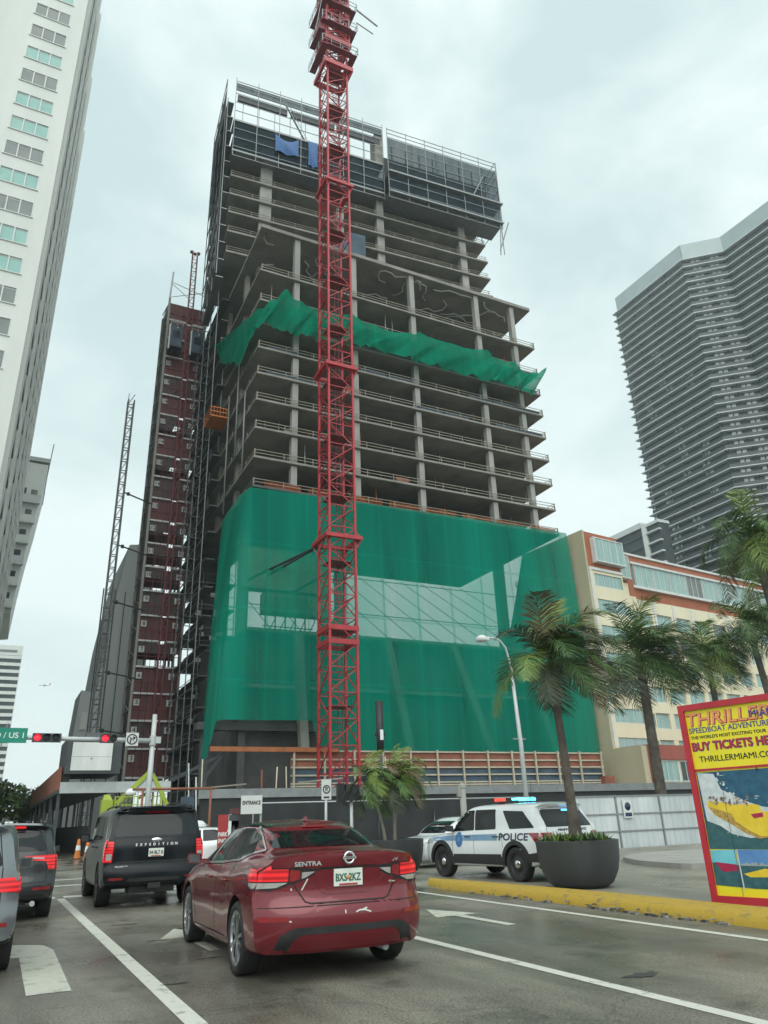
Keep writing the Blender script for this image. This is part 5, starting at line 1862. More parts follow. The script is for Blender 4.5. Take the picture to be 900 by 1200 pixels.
b.bar((HX0 + 0.1, HY, 68.5), (HX0 + 0.3, HY + 0.2, 73.2), 0.22); b.bar((HX1 - 0.2, HY, 67), (HX1 - 0.1, HY, 72), 0.22)
b.bar((HX0 + 0.3, HY, 71.0), (HX0 + 2.8, HY - 0.6, 68.6), 0.08); b.bar((HX0 + 0.3, HY, 68.8), (HX1 - 0.3, HY, 71), 0.07); b.bar((HX0 + 0.3, HY, 71.3), (HX1, HY, 70.2), 0.07)
HP(b, 'top_brace', M['steel_light'])
# two hoist cars
for i, (x, z, lab) in enumerate(((12.85, 59.7, 'dark hoist car left of the guide mast near the top of the red hoist tower'), (15.65, 59.4, 'dark hoist car right of the guide mast near the top of the red hoist tower'))):
    b = MB(); b.box(-0.75, 0.75, -1.5, 0.3, 0, 3.1)
    if i == 0:
        r = empty('hoist_car', (x, HY - 0.6, z), 0, 1, lab, 'hoist car', 'hoist cars on the red tower')
        b.build('cabin', M['form_blue'], r, bevel=0.04)
        f = MB()
        for zz in (3.5, 3.95):
            f.bar((-0.75, -1.5, zz), (0.75, -1.5, zz), 0.06); f.bar((-0.75, -1.5, zz), (-0.75, 0.3, zz), 0.06); f.bar((0.75, -1.5, zz), (0.75, 0.3, zz), 0.06)
        for xx in (-0.75, 0, 0.75): f.bar((xx, -1.5, 3.1), (xx, -1.5, 3.95), 0.05)
        f.build('roof_rail', M['steel_light'], r)
        f = MB(); f.box(-0.95, -0.78, -1.5, -1.2, -0.6, 3.2); f.build('counter_rail', M['frame_white'], r)
        f = MB(); f.box(-0.45, 0.45, -1.54, -1.51, 1.2, 2.3); f.build('cabin_window', M['win_dark'], r)
        f = MB(); f.lathe([(0.001, -1.6), (0.10, -1.6), (0.10, -1.51), (0.001, -1.51)], 12, 'y', (0.1, 0, 2.75)); f.build('cabin_lamp', M['frame_white'], r)
        f = MB(); f.box(-0.8, 0.8, -1.55, 0.35, -0.18, -0.01); f.build('cabin_floor', M['steel_dark'], r)
        proto_car = r
    else:
        c = copy_tree(proto_car); c.location = (x, HY - 0.6, z); c['label'] = lab
        b.bm.free()

# thin grey lattice mast further left
M['steel_mast'] = pm('steel_mast', (0.07, 0.075, 0.075), (0.16, 0.165, 0.165), 1.5, 0.5)
lm = empty('lattice_mast', (8.2, 84, 0), 0, 1, 'thin grey lattice hoist mast standing free left of the red hoist tower', 'lattice mast')
b = MB()
for sx in (-0.34, 0.34):
    for sy in (-0.34, 0.34): b.bar((sx, sy, 0), (sx, sy, 50.2), 0.17)
for k in range(34):
    z = 1.5 * k
    for s_ in (-0.34, 0.34): b.bar((-0.34, s_, z), (0.34, s_, z), 0.09)
    b.bar((-0.34, -0.34, z), (0.34, -0.34, z + 1.5), 0.08); b.bar((-0.34, 0.34, z), (-0.34, -0.34, z + 1.5), 0.07)
b.build('mast', M['steel_mast'], lm)
b = MB()
for z in (11, 17, 24.8, 31.4, 38): b.bar((0.3, 0.2, z), (4.4, 2.2, z - 0.3), 0.13); b.lathe([(0.001, -0.15), (0.22, -0.15), (0.22, 0.15), (0.001, 0.15)], 10, 'x', (0.9, 0.45, z - 0.05))
b.build('tie_bar', M['steel_dark'], lm)
b = MB()
for sx in (-0.62, 0.62):
    b.bar((sx, -0.2, 0), (sx, -0.2, 26), 0.14)
for k in range(18): b.bar((-0.62, -0.2, 1.4 * k), (0.62, -0.2, 1.4 * k), 0.07)
b.build('mast_sleeve', M['steel_dark'], lm)
b = MB()
b.box(-1.5, 1.4, -0.9, 0.9, 9.0, 9.3); b.box(-0.7, 0.7, -0.7, 0.7, 9.3, 10.6); b.box(-1.5, -0.9, -0.6, 0.6, 9.3, 9.9); b.box(0.8, 1.3, -0.6, 0.6, 9.3, 9.8)
b.build('drive_unit', M['steel_grey'], lm)
# ---------------- SUV family ----------------
def suv_spec(Lg, W, H, wheels, wr, beltz, hoodz, noz, rear_top=0.32, rear_belt=0.06, tum=0.17, ws=(1.5, 0.9), zb=0.28, roofdrop=0.03, gap=0.06):
    """ws = distance of windscreen top and base from the front end"""
    w = W / 2
    yt, yb = Lg - ws[0], Lg - ws[1]
    return dict(L=Lg, wheels=wheels, wr=wr, gap=gap, rimr=0.70,
        top=[(0, H - 0.045), (0.5, H - 0.01), (1.4, H), (Lg * 0.5, H - 0.005), (yt - 0.25, H - roofdrop), (yt, H - 0.11), ((yt + yb) / 2, (H + hoodz) / 2 + 0.0), (yb, hoodz), (yb + 0.35, hoodz - 0.03), (Lg - 0.25, hoodz - 0.09), (Lg, noz)],
        belt=[(0, beltz + 0.05), (Lg * 0.3, beltz + 0.02), (Lg * 0.65, beltz - 0.02), (yb, min(beltz - 0.03, hoodz - 0.06)), (Lg - 0.3, hoodz - 0.17), (Lg, noz - 0.08)],
        wb=[(0, w - 0.075), (0.6, w - 0.04), (Lg * 0.5, w - 0.035), (yb, w - 0.06), (Lg, w - 0.14)],
        wm=[(0, w - 0.02), (0.5, w), (Lg * 0.5, w - 0.01), (wheels[1], w), (Lg - 0.3, w - 0.02), (Lg, w - 0.08)],
        wt=[(0, w - tum - 0.06), (0.6, w - tum), (Lg * 0.45, w - tum + 0.01), (yt, w - tum), (yb, w - 0.12), (Lg, w - 0.2)],
        zb=[(0, zb + 0.10), (0.6, zb), (Lg - 0.8, zb - 0.03), (Lg, zb)],
        dr=[(zb, 0.12), (zb + 0.14, 0.02), (zb + 0.28, 0.0), (zb + 0.40, 0.015), (zb + 0.46, 0.05), (beltz - 0.1, rear_belt), (beltz + 0.08, rear_belt + 0.04), (H - 0.14, rear_top - 0.02), (H - 0.08, rear_top - 0.10), (H, rear_top - 0.08)],
        df=[(zb, 0.10), (zb + 0.2, 0.0), (noz - 0.1, 0.02), (noz + 0.05, 0.10)],
        crr=0.17, crf=0.26, crown=0.045, edge=0.09, Dr=1.15)

def suv_common(c, sp, W, H, beltz, seam=True, rails=True, win=None):
    w = W / 2
    Lg = sp['L']
    for ax in ('left', 'right'):
        for nm, poly in win:
            c.decal(nm, rounded(poly, 0.04), ax, M['car_glass'], 0.005, 0.09)
        s = MB()
        y1, y2 = sp['wheels']
        ym = win[1][1][1][0] + 0.04
        c.strip([(ym, beltz), (ym, sp['zb'][1][1] + 0.14)], ax, 0.011, s)
        c.strip([(y1 + 0.5, beltz), (y1 + 0.46, beltz - 0.35)], ax, 0.011, s)
        c.strip([(y2 - 0.52, beltz - 0.03), (y2 - 0.50, sp['zb'][1][1] + 0.14)], ax, 0.011, s)
        s.build('panel_seam', M['seam'], c.root)
        for y0 in (y1 + 0.62, ym + 0.15):
            h, n, d = c.cast(ax, y0, beltz - 0.10)
            b = MB()
            b.tube([h, h + n * 0.04 + Vector((0, 0.02, 0)), h + n * 0.04 + Vector((0, 0.18, 0)), h + Vector((0, 0.20, 0))], 0.013, 8)
            b.build('door_handle', c.paint if c.paint is not M['paint_white'] else M['trim'], c.root)
        if rails:
            k = 1 if ax == 'right' else -1
            b = MB()
            xr = k * (w - 0.30)
            pts = []
            for y in (0.55, 0.75, 1.6, 2.4, Lg - 2.15, Lg - 1.95):
                h, n, d = c.cast('top', xr, y)
                pts.append(h + Vector((0, 0, 0.045 if 0.6 < y < Lg - 2.0 else 0.0)))
            b.tube(pts, 0.018, 8)
            b.build('roof_rail', M['trim'], c.root)
    b = MB()
    for y in sp['wheels']: b.bar((-w + 0.2, y, sp['wr']), (w - 0.2, y, sp['wr']), 0.10)
    b.bar((0, sp['wheels'][0], sp['wr']), (0, sp['wheels'][1], sp['wr']), 0.09)
    b.box(-0.45, 0.45, 0.25, 0.85, 0.27, 0.42)
    b.build('running_gear', M['black'], c.root)

def black_suv():
    W, H, beltz = 2.03, 1.94, 1.22
    sp = suv_spec(5.33, W, H, (1.12, 4.22), 0.40, beltz, 1.20, 1.02, rear_top=0.30, rear_belt=0.035, tum=0.14, ws=(1.85, 1.15), zb=0.34)
    c = Car(sp, 'suv', (3.17, 17.15, 0), R(-1.2), 1.0, 'large black sport utility vehicle ahead of the red saloon, tailgate with spaced lettering', 'suv', M['paint_black'], None)
    c.wheels(rim_spokes(6, 0.0, M['steel_dark'], M['black'], 0.06), 0.27)
    suv_common(c, sp, W, H, beltz, win=[('quarter_window', [(0.42, 1.30), (1.30, 1.28), (1.30, 1.74), (0.72, 1.74)]), ('rear_side_window', [(1.38, 1.28), (2.42, 1.26), (2.42, 1.77), (1.38, 1.75)]), ('front_side_window', [(2.50, 1.26), (3.75, 1.24), (3.30, 1.74), (2.50, 1.77)])])
    c.decal('rear_window', rounded([(-0.84, 1.335), (0.84, 1.335), (0.74, 1.76), (-0.74, 1.76)], 0.06), 'back', M['car_glass'], 0.006, 0.09)
    c.decal('windscreen', rounded([(-0.80, 1.28), (0.80, 1.28), (0.68, 1.76), (-0.68, 1.76)], 0.06), 'front', M['car_glass'], 0.006, 0.1)
    for k in (1, -1):
        ax = 'right' if k > 0 else 'left'
        g = MB()
        c.decal('x', sx_poly([(0.985, 1.26), (0.985, 0.86), (0.85, 0.86), (0.83, 1.24)], k), 'back', None, 0.010, 0.05, mb=g)
        c.decal('x', [(0.20, 0.86), (0.30, 0.86), (0.34, 1.29), (0.23, 1.28)], ax, None, 0.010, 0.05, mb=g)
        o = g.build('tail_light', M['brake_lit'], c.root, smooth=40)
        c.decal('reverse_lens', sx_poly([(0.96, 1.02), (0.96, 0.90), (0.86, 0.90), (0.86, 1.02)], k), 'back', M['lamp_clear'], 0.016, 0.05, parent=o)
        c.decal('reflector', rounded(sx_poly([(0.88, 0.575), (0.88, 0.53), (0.62, 0.53), (0.62, 0.575)], k), 0.01), 'back', M['reflector_red'], 0.006, 0.06)
        mirror_part(c, 1.02, 3.62, 1.30, M['paint_black'], k, h=0.22, w=0.13)
    s = MB()
    c.strip([(-0.80, 1.31), (0.80, 1.31)], 'back', 0.010, s)
    c.strip([(-0.82, 0.72), (-0.82, 1.30), (-0.76, 1.78), (0.76, 1.78), (0.82, 1.30), (0.82, 0.72), (-0.82, 0.72)], 'back', 0.012, s)
    s.build('tailgate_seam', M['seam'], c.root)
    c.decal('tailgate_panel', rounded([(-0.50, 1.13), (0.50, 1.13), (0.36, 0.90), (-0.36, 0.90)], 0.04), 'back', M['paint_black'], 0.010, 0.08)
    c.decal('tailgate_step', [(-0.80, 0.845), (0.80, 0.845), (0.78, 0.865), (-0.78, 0.865)], 'back', M['trim'], 0.02, 0.08)
    c.decal('bumper_panel', rounded([(-0.62, 0.36), (0.62, 0.36), (0.50, 0.56), (-0.50, 0.56)], 0.05), 'back', M['trim'], 0.012, 0.08)
    c.decal('spoiler', rounded([(-0.80, 1.79), (0.80, 1.79), (0.74, 1.88), (-0.74, 1.88)], 0.03), 'back', M['paint_black'], 0.05, 0.08, thick=0.08)
    c.decal('high_brake_light', [(-0.24, 1.80), (0.24, 1.80), (0.23, 1.835), (-0.23, 1.835)], 'back', M['brake_dim'], 0.058, 0.08)
    h, n, d = c.cast('back', 0, 1.0)
    c.plate('04 BL7 8', h.y - 0.014, 1.02, M['plate_white'], M['plate_dark'], orange=False)
    h, n, d = c.cast('back', 0, 1.26)
    b = MB()
    b.lathe([(0.001, -0.012), (0.052, -0.012), (0.06, 0.0)], 28, 'y', (0, h.y - 0.004, 1.255))
    b.xform(Matrix.Translation((0, 0, 1.255)) @ Matrix.Diagonal((1.75, 1, 0.72, 1)) @ Matrix.Translation((0, 0, -1.255)))
    b.build('oval_badge', M['chrome'], c.root)
    t = MB()
    for i, ch in enumerate('EXPEDITION'):
        x = -0.40 + 0.80 * i / 9
        h, n, d = c.cast('back', x, 1.17)
        text_bm(t, ch, 0.068, frame((x, h.y - 0.012, 1.17), (1, 0, 0), (0, 0, 1)), 0.008, 0.003)
    h, n, d = c.cast('back', -0.66, 0.77)
    text_bm(t, 'PLATINUM', 0.038, frame((-0.66, h.y - 0.008, 0.775), (1, 0, 0), (0, 0, 1)), 0.006, 0.001, fit=0.24)
    t.build('model_lettering', M['white_paint'], c.root)
    b = MB()
    b.tube([(0.66, 0.02, 0.33), (0.66, 0.4, 0.33)], 0.045, 14)
    b.box(-0.12, 0.12, -0.01, 0.2, 0.36, 0.46)
    b.build('tow_hitch', M['black'], c.root)
black_suv()

def graphite_suv():
    W, H, beltz = 1.84, 1.66, 1.06
    sp = suv_spec(4.63, W, H, (0.93, 3.65), 0.355, beltz, 1.06, 0.88, rear_top=0.42, rear_belt=0.06, tum=0.15, ws=(1.75, 1.0), zb=0.27)
    c = Car(sp, 'suv', (0.33, 16.2, 0), R(-0.5), 1.0, 'dark graphite sport utility vehicle in the left lane beside the larger black one', 'suv', M['paint_graphite'])
    c.wheels(rim_spokes(5, 0.2, M['alloy'], M['black'], 0.03), 0.23)
    suv_common(c, sp, W, H, beltz, win=[('quarter_window', [(0.50, 1.17), (1.05, 1.12), (1.05, 1.40), (0.85, 1.40)]), ('rear_side_window', [(1.12, 1.12), (2.05, 1.10), (2.05, 1.50), (1.12, 1.46)]), ('front_side_window', [(2.12, 1.10), (3.15, 1.07), (2.75, 1.47), (2.12, 1.51)])])
    c.decal('rear_window', rounded([(-0.70, 1.16), (0.70, 1.16), (0.58, 1.50), (-0.58, 1.50)], 0.06), 'back', M['car_glass'], 0.006, 0.08)
    c.decal('windscreen', rounded([(-0.70, 1.10), (0.70, 1.10), (0.58, 1.50), (-0.58, 1.50)], 0.06), 'front', M['car_glass'], 0.006, 0.1)
    for k in (1, -1):
        ax = 'right' if k > 0 else 'left'
        g = MB()
        c.decal('x', sx_poly([(0.90, 1.09), (0.90, 0.84), (0.76, 0.84), (0.70, 0.98), (0.34, 1.02), (0.34, 1.08)], k), 'back', None, 0.012, 0.05, mb=g)
        c.decal('x', [(0.22, 1.09), (0.22, 0.84), (0.30, 0.90), (0.42, 1.07)], ax, None, 0.012, 0.05, mb=g)
        o = g.build('tail_light', M['brake_lit'], c.root, smooth=40)
        c.decal('reverse_lens', sx_poly([(0.66, 1.045), (0.66, 1.015), (0.42, 1.04), (0.42, 1.06)], k), 'back', M['lamp_clear'], 0.018, 0.05, parent=o)
        c.decal('reflector', rounded(sx_poly([(0.82, 0.56), (0.82, 0.515), (0.52, 0.515), (0.52, 0.56)], k), 0.01), 'back', M['reflector_red'], 0.006, 0.06)
        mirror_part(c, 0.93, 3.0, 1.12, M['paint_graphite'], k, h=0.17)
    s = MB()
    c.strip([(-0.74, 0.64), (-0.70, 1.12), (-0.62, 1.52), (0.62, 1.52), (0.70, 1.12), (0.74, 0.64), (-0.74, 0.64)], 'back', 0.011, s)
    s.build('tailgate_seam', M['seam'], c.root)
    c.decal('bumper_panel', rounded([(-0.78, 0.30), (0.78, 0.30), (0.72, 0.48), (-0.72, 0.48)], 0.05), 'back', M['trim'], 0.010, 0.08)
    c.decal('high_brake_light', [(-0.30, 1.555), (0.30, 1.555), (0.28, 1.60), (-0.28, 1.60)], 'back', M['brake_lit'], 0.02, 0.08)
    h, n, d = c.cast('back', 0, 0.85)
    c.plate('YJ6 48', h.y - 0.014, 0.82, M['plate_white'], M['plate_dark'], orange=False)
    b = MB()
    for x in (-0.55, 0.55):
        b.tube([(x, -0.01, 0.30), (x, 0.35, 0.30)], 0.045, 14)
    b.build('exhaust', M['chrome'], c.root)
graphite_suv()

def grey_suv():
    W, H, beltz = 1.82, 1.64, 1.02
    sp = suv_spec(4.35, W, H, (0.86, 3.42), 0.345, beltz, 1.02, 0.86, rear_top=0.42, rear_belt=0.06, tum=0.15, ws=(1.7, 0.95), zb=0.27)
    c = Car(sp, 'suv', (-0.47, 10.3, 0), R(-0.5), 1.0, 'mid grey crossover cut off by the left edge, nearest car in the left lane', 'suv', M['paint_grey'])
    c.wheels(rim_spokes(5, 0.2, M['alloy'], M['black'], 0.03), 0.22)
    suv_common(c, sp, W, H, beltz, win=[('quarter_window', [(0.55, 1.14), (1.00, 1.09), (1.00, 1.36), (0.85, 1.36)]), ('rear_side_window', [(1.06, 1.09), (1.95, 1.07), (1.95, 1.47), (1.06, 1.43)]), ('front_side_window', [(2.02, 1.07), (2.95, 1.04), (2.6, 1.44), (2.02, 1.48)])])
    c.decal('rear_window', rounded([(-0.68, 1.13), (0.68, 1.13), (0.56, 1.47), (-0.56, 1.47)], 0.06), 'back', M['car_glass'], 0.006, 0.08)
    c.decal('windscreen', rounded([(-0.68, 1.08), (0.68, 1.08), (0.56, 1.48), (-0.56, 1.48)], 0.06), 'front', M['car_glass'], 0.006, 0.1)
    for k in (1, -1):
        ax = 'right' if k > 0 else 'left'
        g = MB()
        c.decal('x', sx_poly([(0.87, 1.01), (0.87, 0.86), (0.66, 0.87), (0.58, 0.95), (0.66, 1.01)], k), 'back', None, 0.012, 0.05, mb=g)
        c.decal('x', [(0.22, 1.01), (0.22, 0.86), (0.28, 0.87), (0.38, 0.97), (0.34, 1.01)], ax, None, 0.012, 0.05, mb=g)
        o = g.build('tail_light', M['brake_lit'], c.root, smooth=40)
        c.decal('lower_lens', [(0.20, 0.875), (0.20, 0.84), (0.27, 0.855), (0.29, 0.88)], ax, M['brake_dim'], 0.018, 0.05, parent=o)
        c.decal('reflector', rounded(sx_poly([(0.80, 0.56), (0.80, 0.515), (0.55, 0.515), (0.55, 0.56)], k), 0.01), 'back', M['reflector_red'], 0.006, 0.06)
        mirror_part(c, 0.92, 2.8, 1.08, M['paint_grey'], k, h=0.17)
    s = MB()
    c.strip([(-0.70, 0.64), (-0.68, 1.10), (-0.60, 1.50), (0.60, 1.50), (0.68, 1.10), (0.70, 0.64), (-0.70, 0.64)], 'back', 0.011, s)
    s.build('tailgate_seam', M['seam'], c.root)
    for ax in ('left', 'right'):
        g = MB()
        c.decal('x', [(0.06, 0.30), (4.25, 0.30), (4.25, 0.36), (3.9, 0.37), (2.9, 0.37), (1.4, 0.37), (0.4, 0.40), (0.06, 0.42)], ax, None, 0.006, 0.12, mb=g)
        g.build('sill_cladding', M['trim'], c.root)
    b = MB()
    for x in (-0.62, 0.62):
        b.box(x - 0.10, x + 0.10, -0.02, 0.2, 0.34, 0.42)
    b.build('exhaust', M['chrome'], c.root, bevel=0.01)
grey_suv()

# ---------------- police vehicle ----------------
M['police_blue'] = pm('police_blue', (0.17, 0.30, 0.46), (0.20, 0.34, 0.50), 3, 0.35, coat=0.4)
M['police_navy'] = pm('police_navy', (0.015, 0.025, 0.07), (0.02, 0.03, 0.08), 3, 0.4)
M['seal_blue'] = pm('seal_blue', (0.03, 0.12, 0.33), (0.06, 0.20, 0.45), 12, 0.35)
M['beacon_blue'] = emit('beacon_blue', (0.05, 0.45, 1.0), 4.0, (0.02, 0.1, 0.4))
M['beacon_cyan'] = emit('beacon_cyan', (0.1, 0.85, 1.0), 3.0, (0.02, 0.3, 0.4))
M['beacon_red'] = emit('beacon_red', (1.0, 0.08, 0.04), 0.9, (0.4, 0.02, 0.02))
def police_suv():
    W, H, beltz = 2.0, 1.78, 1.10
    sp = suv_spec(5.05, W, H, (1.05, 4.07), 0.385, beltz, 1.13, 0.98, rear_top=0.42, rear_belt=0.05, tum=0.17, ws=(1.95, 1.25), zb=0.32)
    c = Car(sp, 'police_car', (12.66, 15.38, 0), R(6.0), 1.0, 'white police vehicle with blue stripe and lit light bar parked behind the yellow kerb', 'police car', M['paint_white'])
    c.wheels(rim_steel(M['black'], M['chrome']), 0.25)
    suv_common(c, sp, W, H, beltz, rails=False, win=[('quarter_window', [(0.38, 1.19), (1.25, 1.17), (1.52, 1.60), (0.78, 1.57)]), ('rear_side_window', [(1.78, 1.17), (2.62, 1.15), (2.62, 1.64), (1.80, 1.64)]), ('front_side_window', [(2.66, 1.15), (3.78, 1.12), (3.30, 1.54), (3.0, 1.62), (2.66, 1.64)])])
    c.decal('rear_window', rounded([(-0.76, 1.20), (0.76, 1.20), (0.66, 1.60), (-0.66, 1.60)], 0.06), 'back', M['car_glass'], 0.006, 0.08)
    c.decal('windscreen', rounded([(-0.76, 1.19), (0.76, 1.19), (0.64, 1.62), (-0.64, 1.62)], 0.06), 'front', M['car_glass'], 0.006, 0.1)
    c.decal('plate_panel', rounded([(-0.42, 1.02), (0.42, 1.02), (0.38, 0.84), (-0.38, 0.84)], 0.03), 'back', M['trim'], 0.006, 0.08)
    c.decal('bumper_panel', rounded([(-0.85, 0.34), (0.85, 0.34), (0.80, 0.60), (-0.80, 0.60)], 0.05), 'back', M['trim'], 0.010, 0.08)
    for ax in ('left', 'right'):
        k = 1 if ax == 'right' else -1
        g = MB()
        for y in sp['wheels']:
            r0, r1 = 0.43, 0.53
            arc = [(y + r1 * math.cos(a), 0.385 + r1 * math.sin(a)) for a in [R(-5 + 190 * i / 18) for i in range(19)]]
            arc += [(y + r0 * math.cos(a), 0.385 + r0 * math.sin(a)) for a in [R(185 - 190 * i / 18) for i in range(19)]]
            c.decal('x', arc, ax, None, 0.022, 0.10, mb=g, thick=0.05)
        c.decal('x', [(1.55, 0.36), (3.56, 0.36), (3.52, 0.58), (1.60, 0.60)], ax, None, 0.016, 0.10, mb=g)
        c.decal('x', [(0.10, 0.45), (0.62, 0.45), (0.58, 0.62), (0.10, 0.68)], ax, None, 0.016, 0.10, mb=g)
        g.build('wheel_arch_trim', M['trim'], c.root)
        st = MB()
        y2 = sp['wheels'][1]
        c.decal('x', [(1.72, 0.91), (3.50, 0.90), (4.72, 0.885), (4.72, 0.94), (4.40, 0.985), (3.5, 1.035), (1.72, 1.06)], ax, None, 0.004, 0.09, mb=st, thick=0.004)
        st.build('side_stripe', M['police_blue'], c.root)
        h, n, d = c.cast(ax, 1.10, 0.985)
        t = MB()
        text_bm(t, 'POLICE', 0.225, frame(h + n * 0.006, (0, 1 if k > 0 else -1, 0), (n.z * -k, 0, 1)), 0.006, 0.006, fit=1.08, shear=0.12)
        t.build('police_lettering', M['police_navy'], c.root)
        t = MB()
        for yy, zz, s_, tx in ((0.80, 0.72, 0.05, '38-4571'), (3.62, 0.80, 0.04, '911')):
            h, n, d = c.cast(ax, yy, zz)
            text_bm(t, tx, s_, frame(h + n * 0.005, (0, 1 if k > 0 else -1, 0), (0, 0, 1)), 0.004, 0.0)
        t.build('unit_number', M['police_blue'], c.root)
        h, n, d = c.cast(ax, 3.28, 0.93)
        poly = [(3.28 + 0.15 * math.cos(R(i * 15)), 0.93 + 0.185 * math.sin(R(i * 15))) for i in range(24)]
        seal = c.decal('door_seal', poly, ax, M['seal_blue'], 0.009, 0.08, thick=0.006)
        t = MB()
        text_bm(t, '*', 0.30, frame(h + n * 0.013 + Vector((0, 0, -0.05)), (0, 1 if k > 0 else -1, 0), (0, 0, 1)), 0.004, 0.004)
        text_bm(t, 'POLICE', 0.05, frame(h + n * 0.013 + Vector((0, 0, 0.11)), (0, 1 if k > 0 else -1, 0), (0, 0, 1)), 0.004, 0.001)
        t.build('seal_emblem', M['police_blue'], seal)
        g = MB()
        c.decal('x', sx_poly([(0.97, 1.08), (0.97, 0.80), (0.86, 0.80), (0.66, 1.0), (0.66, 1.08)], k), 'back', None, 0.012, 0.05, mb=g)
        c.decal('x', [(0.21, 1.08), (0.21, 0.78), (0.26, 0.80), (0.44, 1.00), (0.56, 1.08)], ax, None, 0.012, 0.05, mb=g)
        o = g.build('tail_light', M['brake_dim'], c.root, smooth=40)
        c.decal('reverse_lens', sx_poly([(0.94, 0.98), (0.94, 0.90), (0.80, 0.96), (0.78, 1.0)], k), 'back', M['lamp_clear'], 0.018, 0.05, parent=o)
        mirror_part(c, 1.0, 3.52, 1.20, M['trim'], k, h=0.19, w=0.12)
        c.decal('headlight', [(4.48, 0.86), (4.92, 0.80), (4.92, 0.92), (4.62, 0.96)], ax, M['lamp_clear'], 0.010, 0.06)
    c.decal('grille', rounded([(-0.60, 0.62), (0.60, 0.62), (0.66, 0.88), (-0.66, 0.88)], 0.05), 'front', M['trim'], 0.010, 0.08)
    t = MB()
    for x, tx, ww in ((-0.30, 'MIAMI', 0.3), (0.32, 'POLICE', 0.34)):
        h, n, d = c.cast('back', x, 1.13)
        text_bm(t, tx, 0.075, frame((x, h.y - 0.012, 1.13), (1, 0, 0), (0, 0, 1)), 0.005, 0.002, fit=ww)
    t.build('tailgate_lettering', M['police_navy'], c.root)
    s = MB()
    c.strip([(-0.80, 0.68), (-0.76, 1.14), (-0.68, 1.62), (0.68, 1.62), (0.76, 1.14), (0.80, 0.68), (-0.80, 0.68)], 'back', 0.011, s)
    s.build('tailgate_seam', M['seam'], c.root)
    h, n, d = c.cast('back', 0, 0.92)
    c.plate('X8 204', h.y - 0.02, 0.92, M['plate_white'], M['plate_dark'], orange=False)
    # roof light bar: long low bar across the roof, ends red and blue
    zt = 1.83
    b = MB()
    b.box(-0.60, 0.60, 1.85, 2.15, zt - 0.035, zt)
    for x in (-0.45, 0.45): b.box(x - 0.03, x + 0.03, 1.95, 2.06, zt - 0.10, zt - 0.035)
    bar = b.build('light_bar', M['trim'], c.root, bevel=0.01)
    for x0, x1, m in ((-0.60, -0.46, 'beacon_red'), (-0.45, -0.02, 'trim'), (0.0, 0.27, 'beacon_cyan'), (0.28, 0.60, 'beacon_blue')):
        b = MB()
        b.box(x0, x1, 1.86, 2.14, zt + 0.001, zt + (0.075 if m != 'trim' else 0.02))
        b.build('beacon', M[m], bar, bevel=0.012)
    g = MB()
    c.decal('x', [(0.02, 1.55), (0.62, 1.55), (0.60, 1.585), (0.02, 1.585)], 'back', None, 0.014, 0.08, mb=g)
    g.build('window_beacon', M['beacon_blue'], c.root)
    # spot lamp on the windscreen pillar
    b = MB()
    b.tube([(-0.93, 3.72, 1.16), (-0.98, 3.74, 1.20)], 0.02, 8)
    b.lathe([(0.001, 3.66), (0.055, 3.67), (0.075, 3.78), (0.07, 3.80), (0.001, 3.80)], 18, 'y', (-1.0, 0, 1.22))
    b.build('spot_lamp', M['trim'], c.root)
    b = MB()
    b.tube([(-0.2, 1.2, 1.78), (-0.2, 1.15, 2.25)], 0.006, 6)
    b.build('aerial', M['black'], c.root)
police_suv()

def white_suv():
    W, H, beltz = 1.9, 1.66, 1.04
    sp = suv_spec(4.7, W, H, (0.95, 3.72), 0.36, beltz, 1.06, 0.90, rear_top=0.42, tum=0.17, ws=(1.95, 1.05), zb=0.27)
    a = R(100)
    fx, fy = 13.2, 23.2
    c = Car(sp, 'suv', (16.5, 24.2, 0), a, 0.90, 'white sport utility vehicle behind the police vehicle, its front showing beside the dark fence', 'suv', M['paint_white'])
    c.wheels(rim_spokes(5, 0.2, M['alloy'], M['black'], 0.03), 0.23)
    suv_common(c, sp, W, H, beltz, win=[('quarter_window', [(0.55, 1.14), (1.05, 1.11), (1.05, 1.40), (0.85, 1.40)]), ('rear_side_window', [(1.12, 1.11), (2.05, 1.09), (2.05, 1.50), (1.12, 1.46)]), ('front_side_window', [(2.12, 1.09), (3.15, 1.06), (2.75, 1.47), (2.12, 1.51)])])
    c.decal('windscreen', rounded([(-0.72, 1.12), (0.72, 1.12), (0.60, 1.52), (-0.60, 1.52)], 0.06), 'front', M['car_glass'], 0.006, 0.1)
    c.decal('rear_window', rounded([(-0.70, 1.14), (0.70, 1.14), (0.58, 1.50), (-0.58, 1.50)], 0.06), 'back', M['car_glass'], 0.006, 0.08)
    c.decal('grille', rounded([(-0.48, 0.60), (0.48, 0.60), (0.56, 0.84), (-0.56, 0.84)], 0.05), 'front', M['trim'], 0.010, 0.08)
    c.decal('bumper_vent', rounded([(-0.62, 0.32), (0.62, 0.32), (0.66, 0.46), (-0.66, 0.46)], 0.05), 'front', M['trim'], 0.010, 0.08)
    for k in (1, -1):
        g = MB()
        c.decal('x', sx_poly([(0.60, 0.73), (0.84, 0.76), (0.84, 0.86), (0.60, 0.84)], k), 'front', None, 0.012, 0.05, mb=g)
        g.build('headlight', M['lamp_clear'], c.root, smooth=40)
        mirror_part(c, 0.95, 3.0, 1.12, M['paint_white'], k, h=0.17)
white_suv()

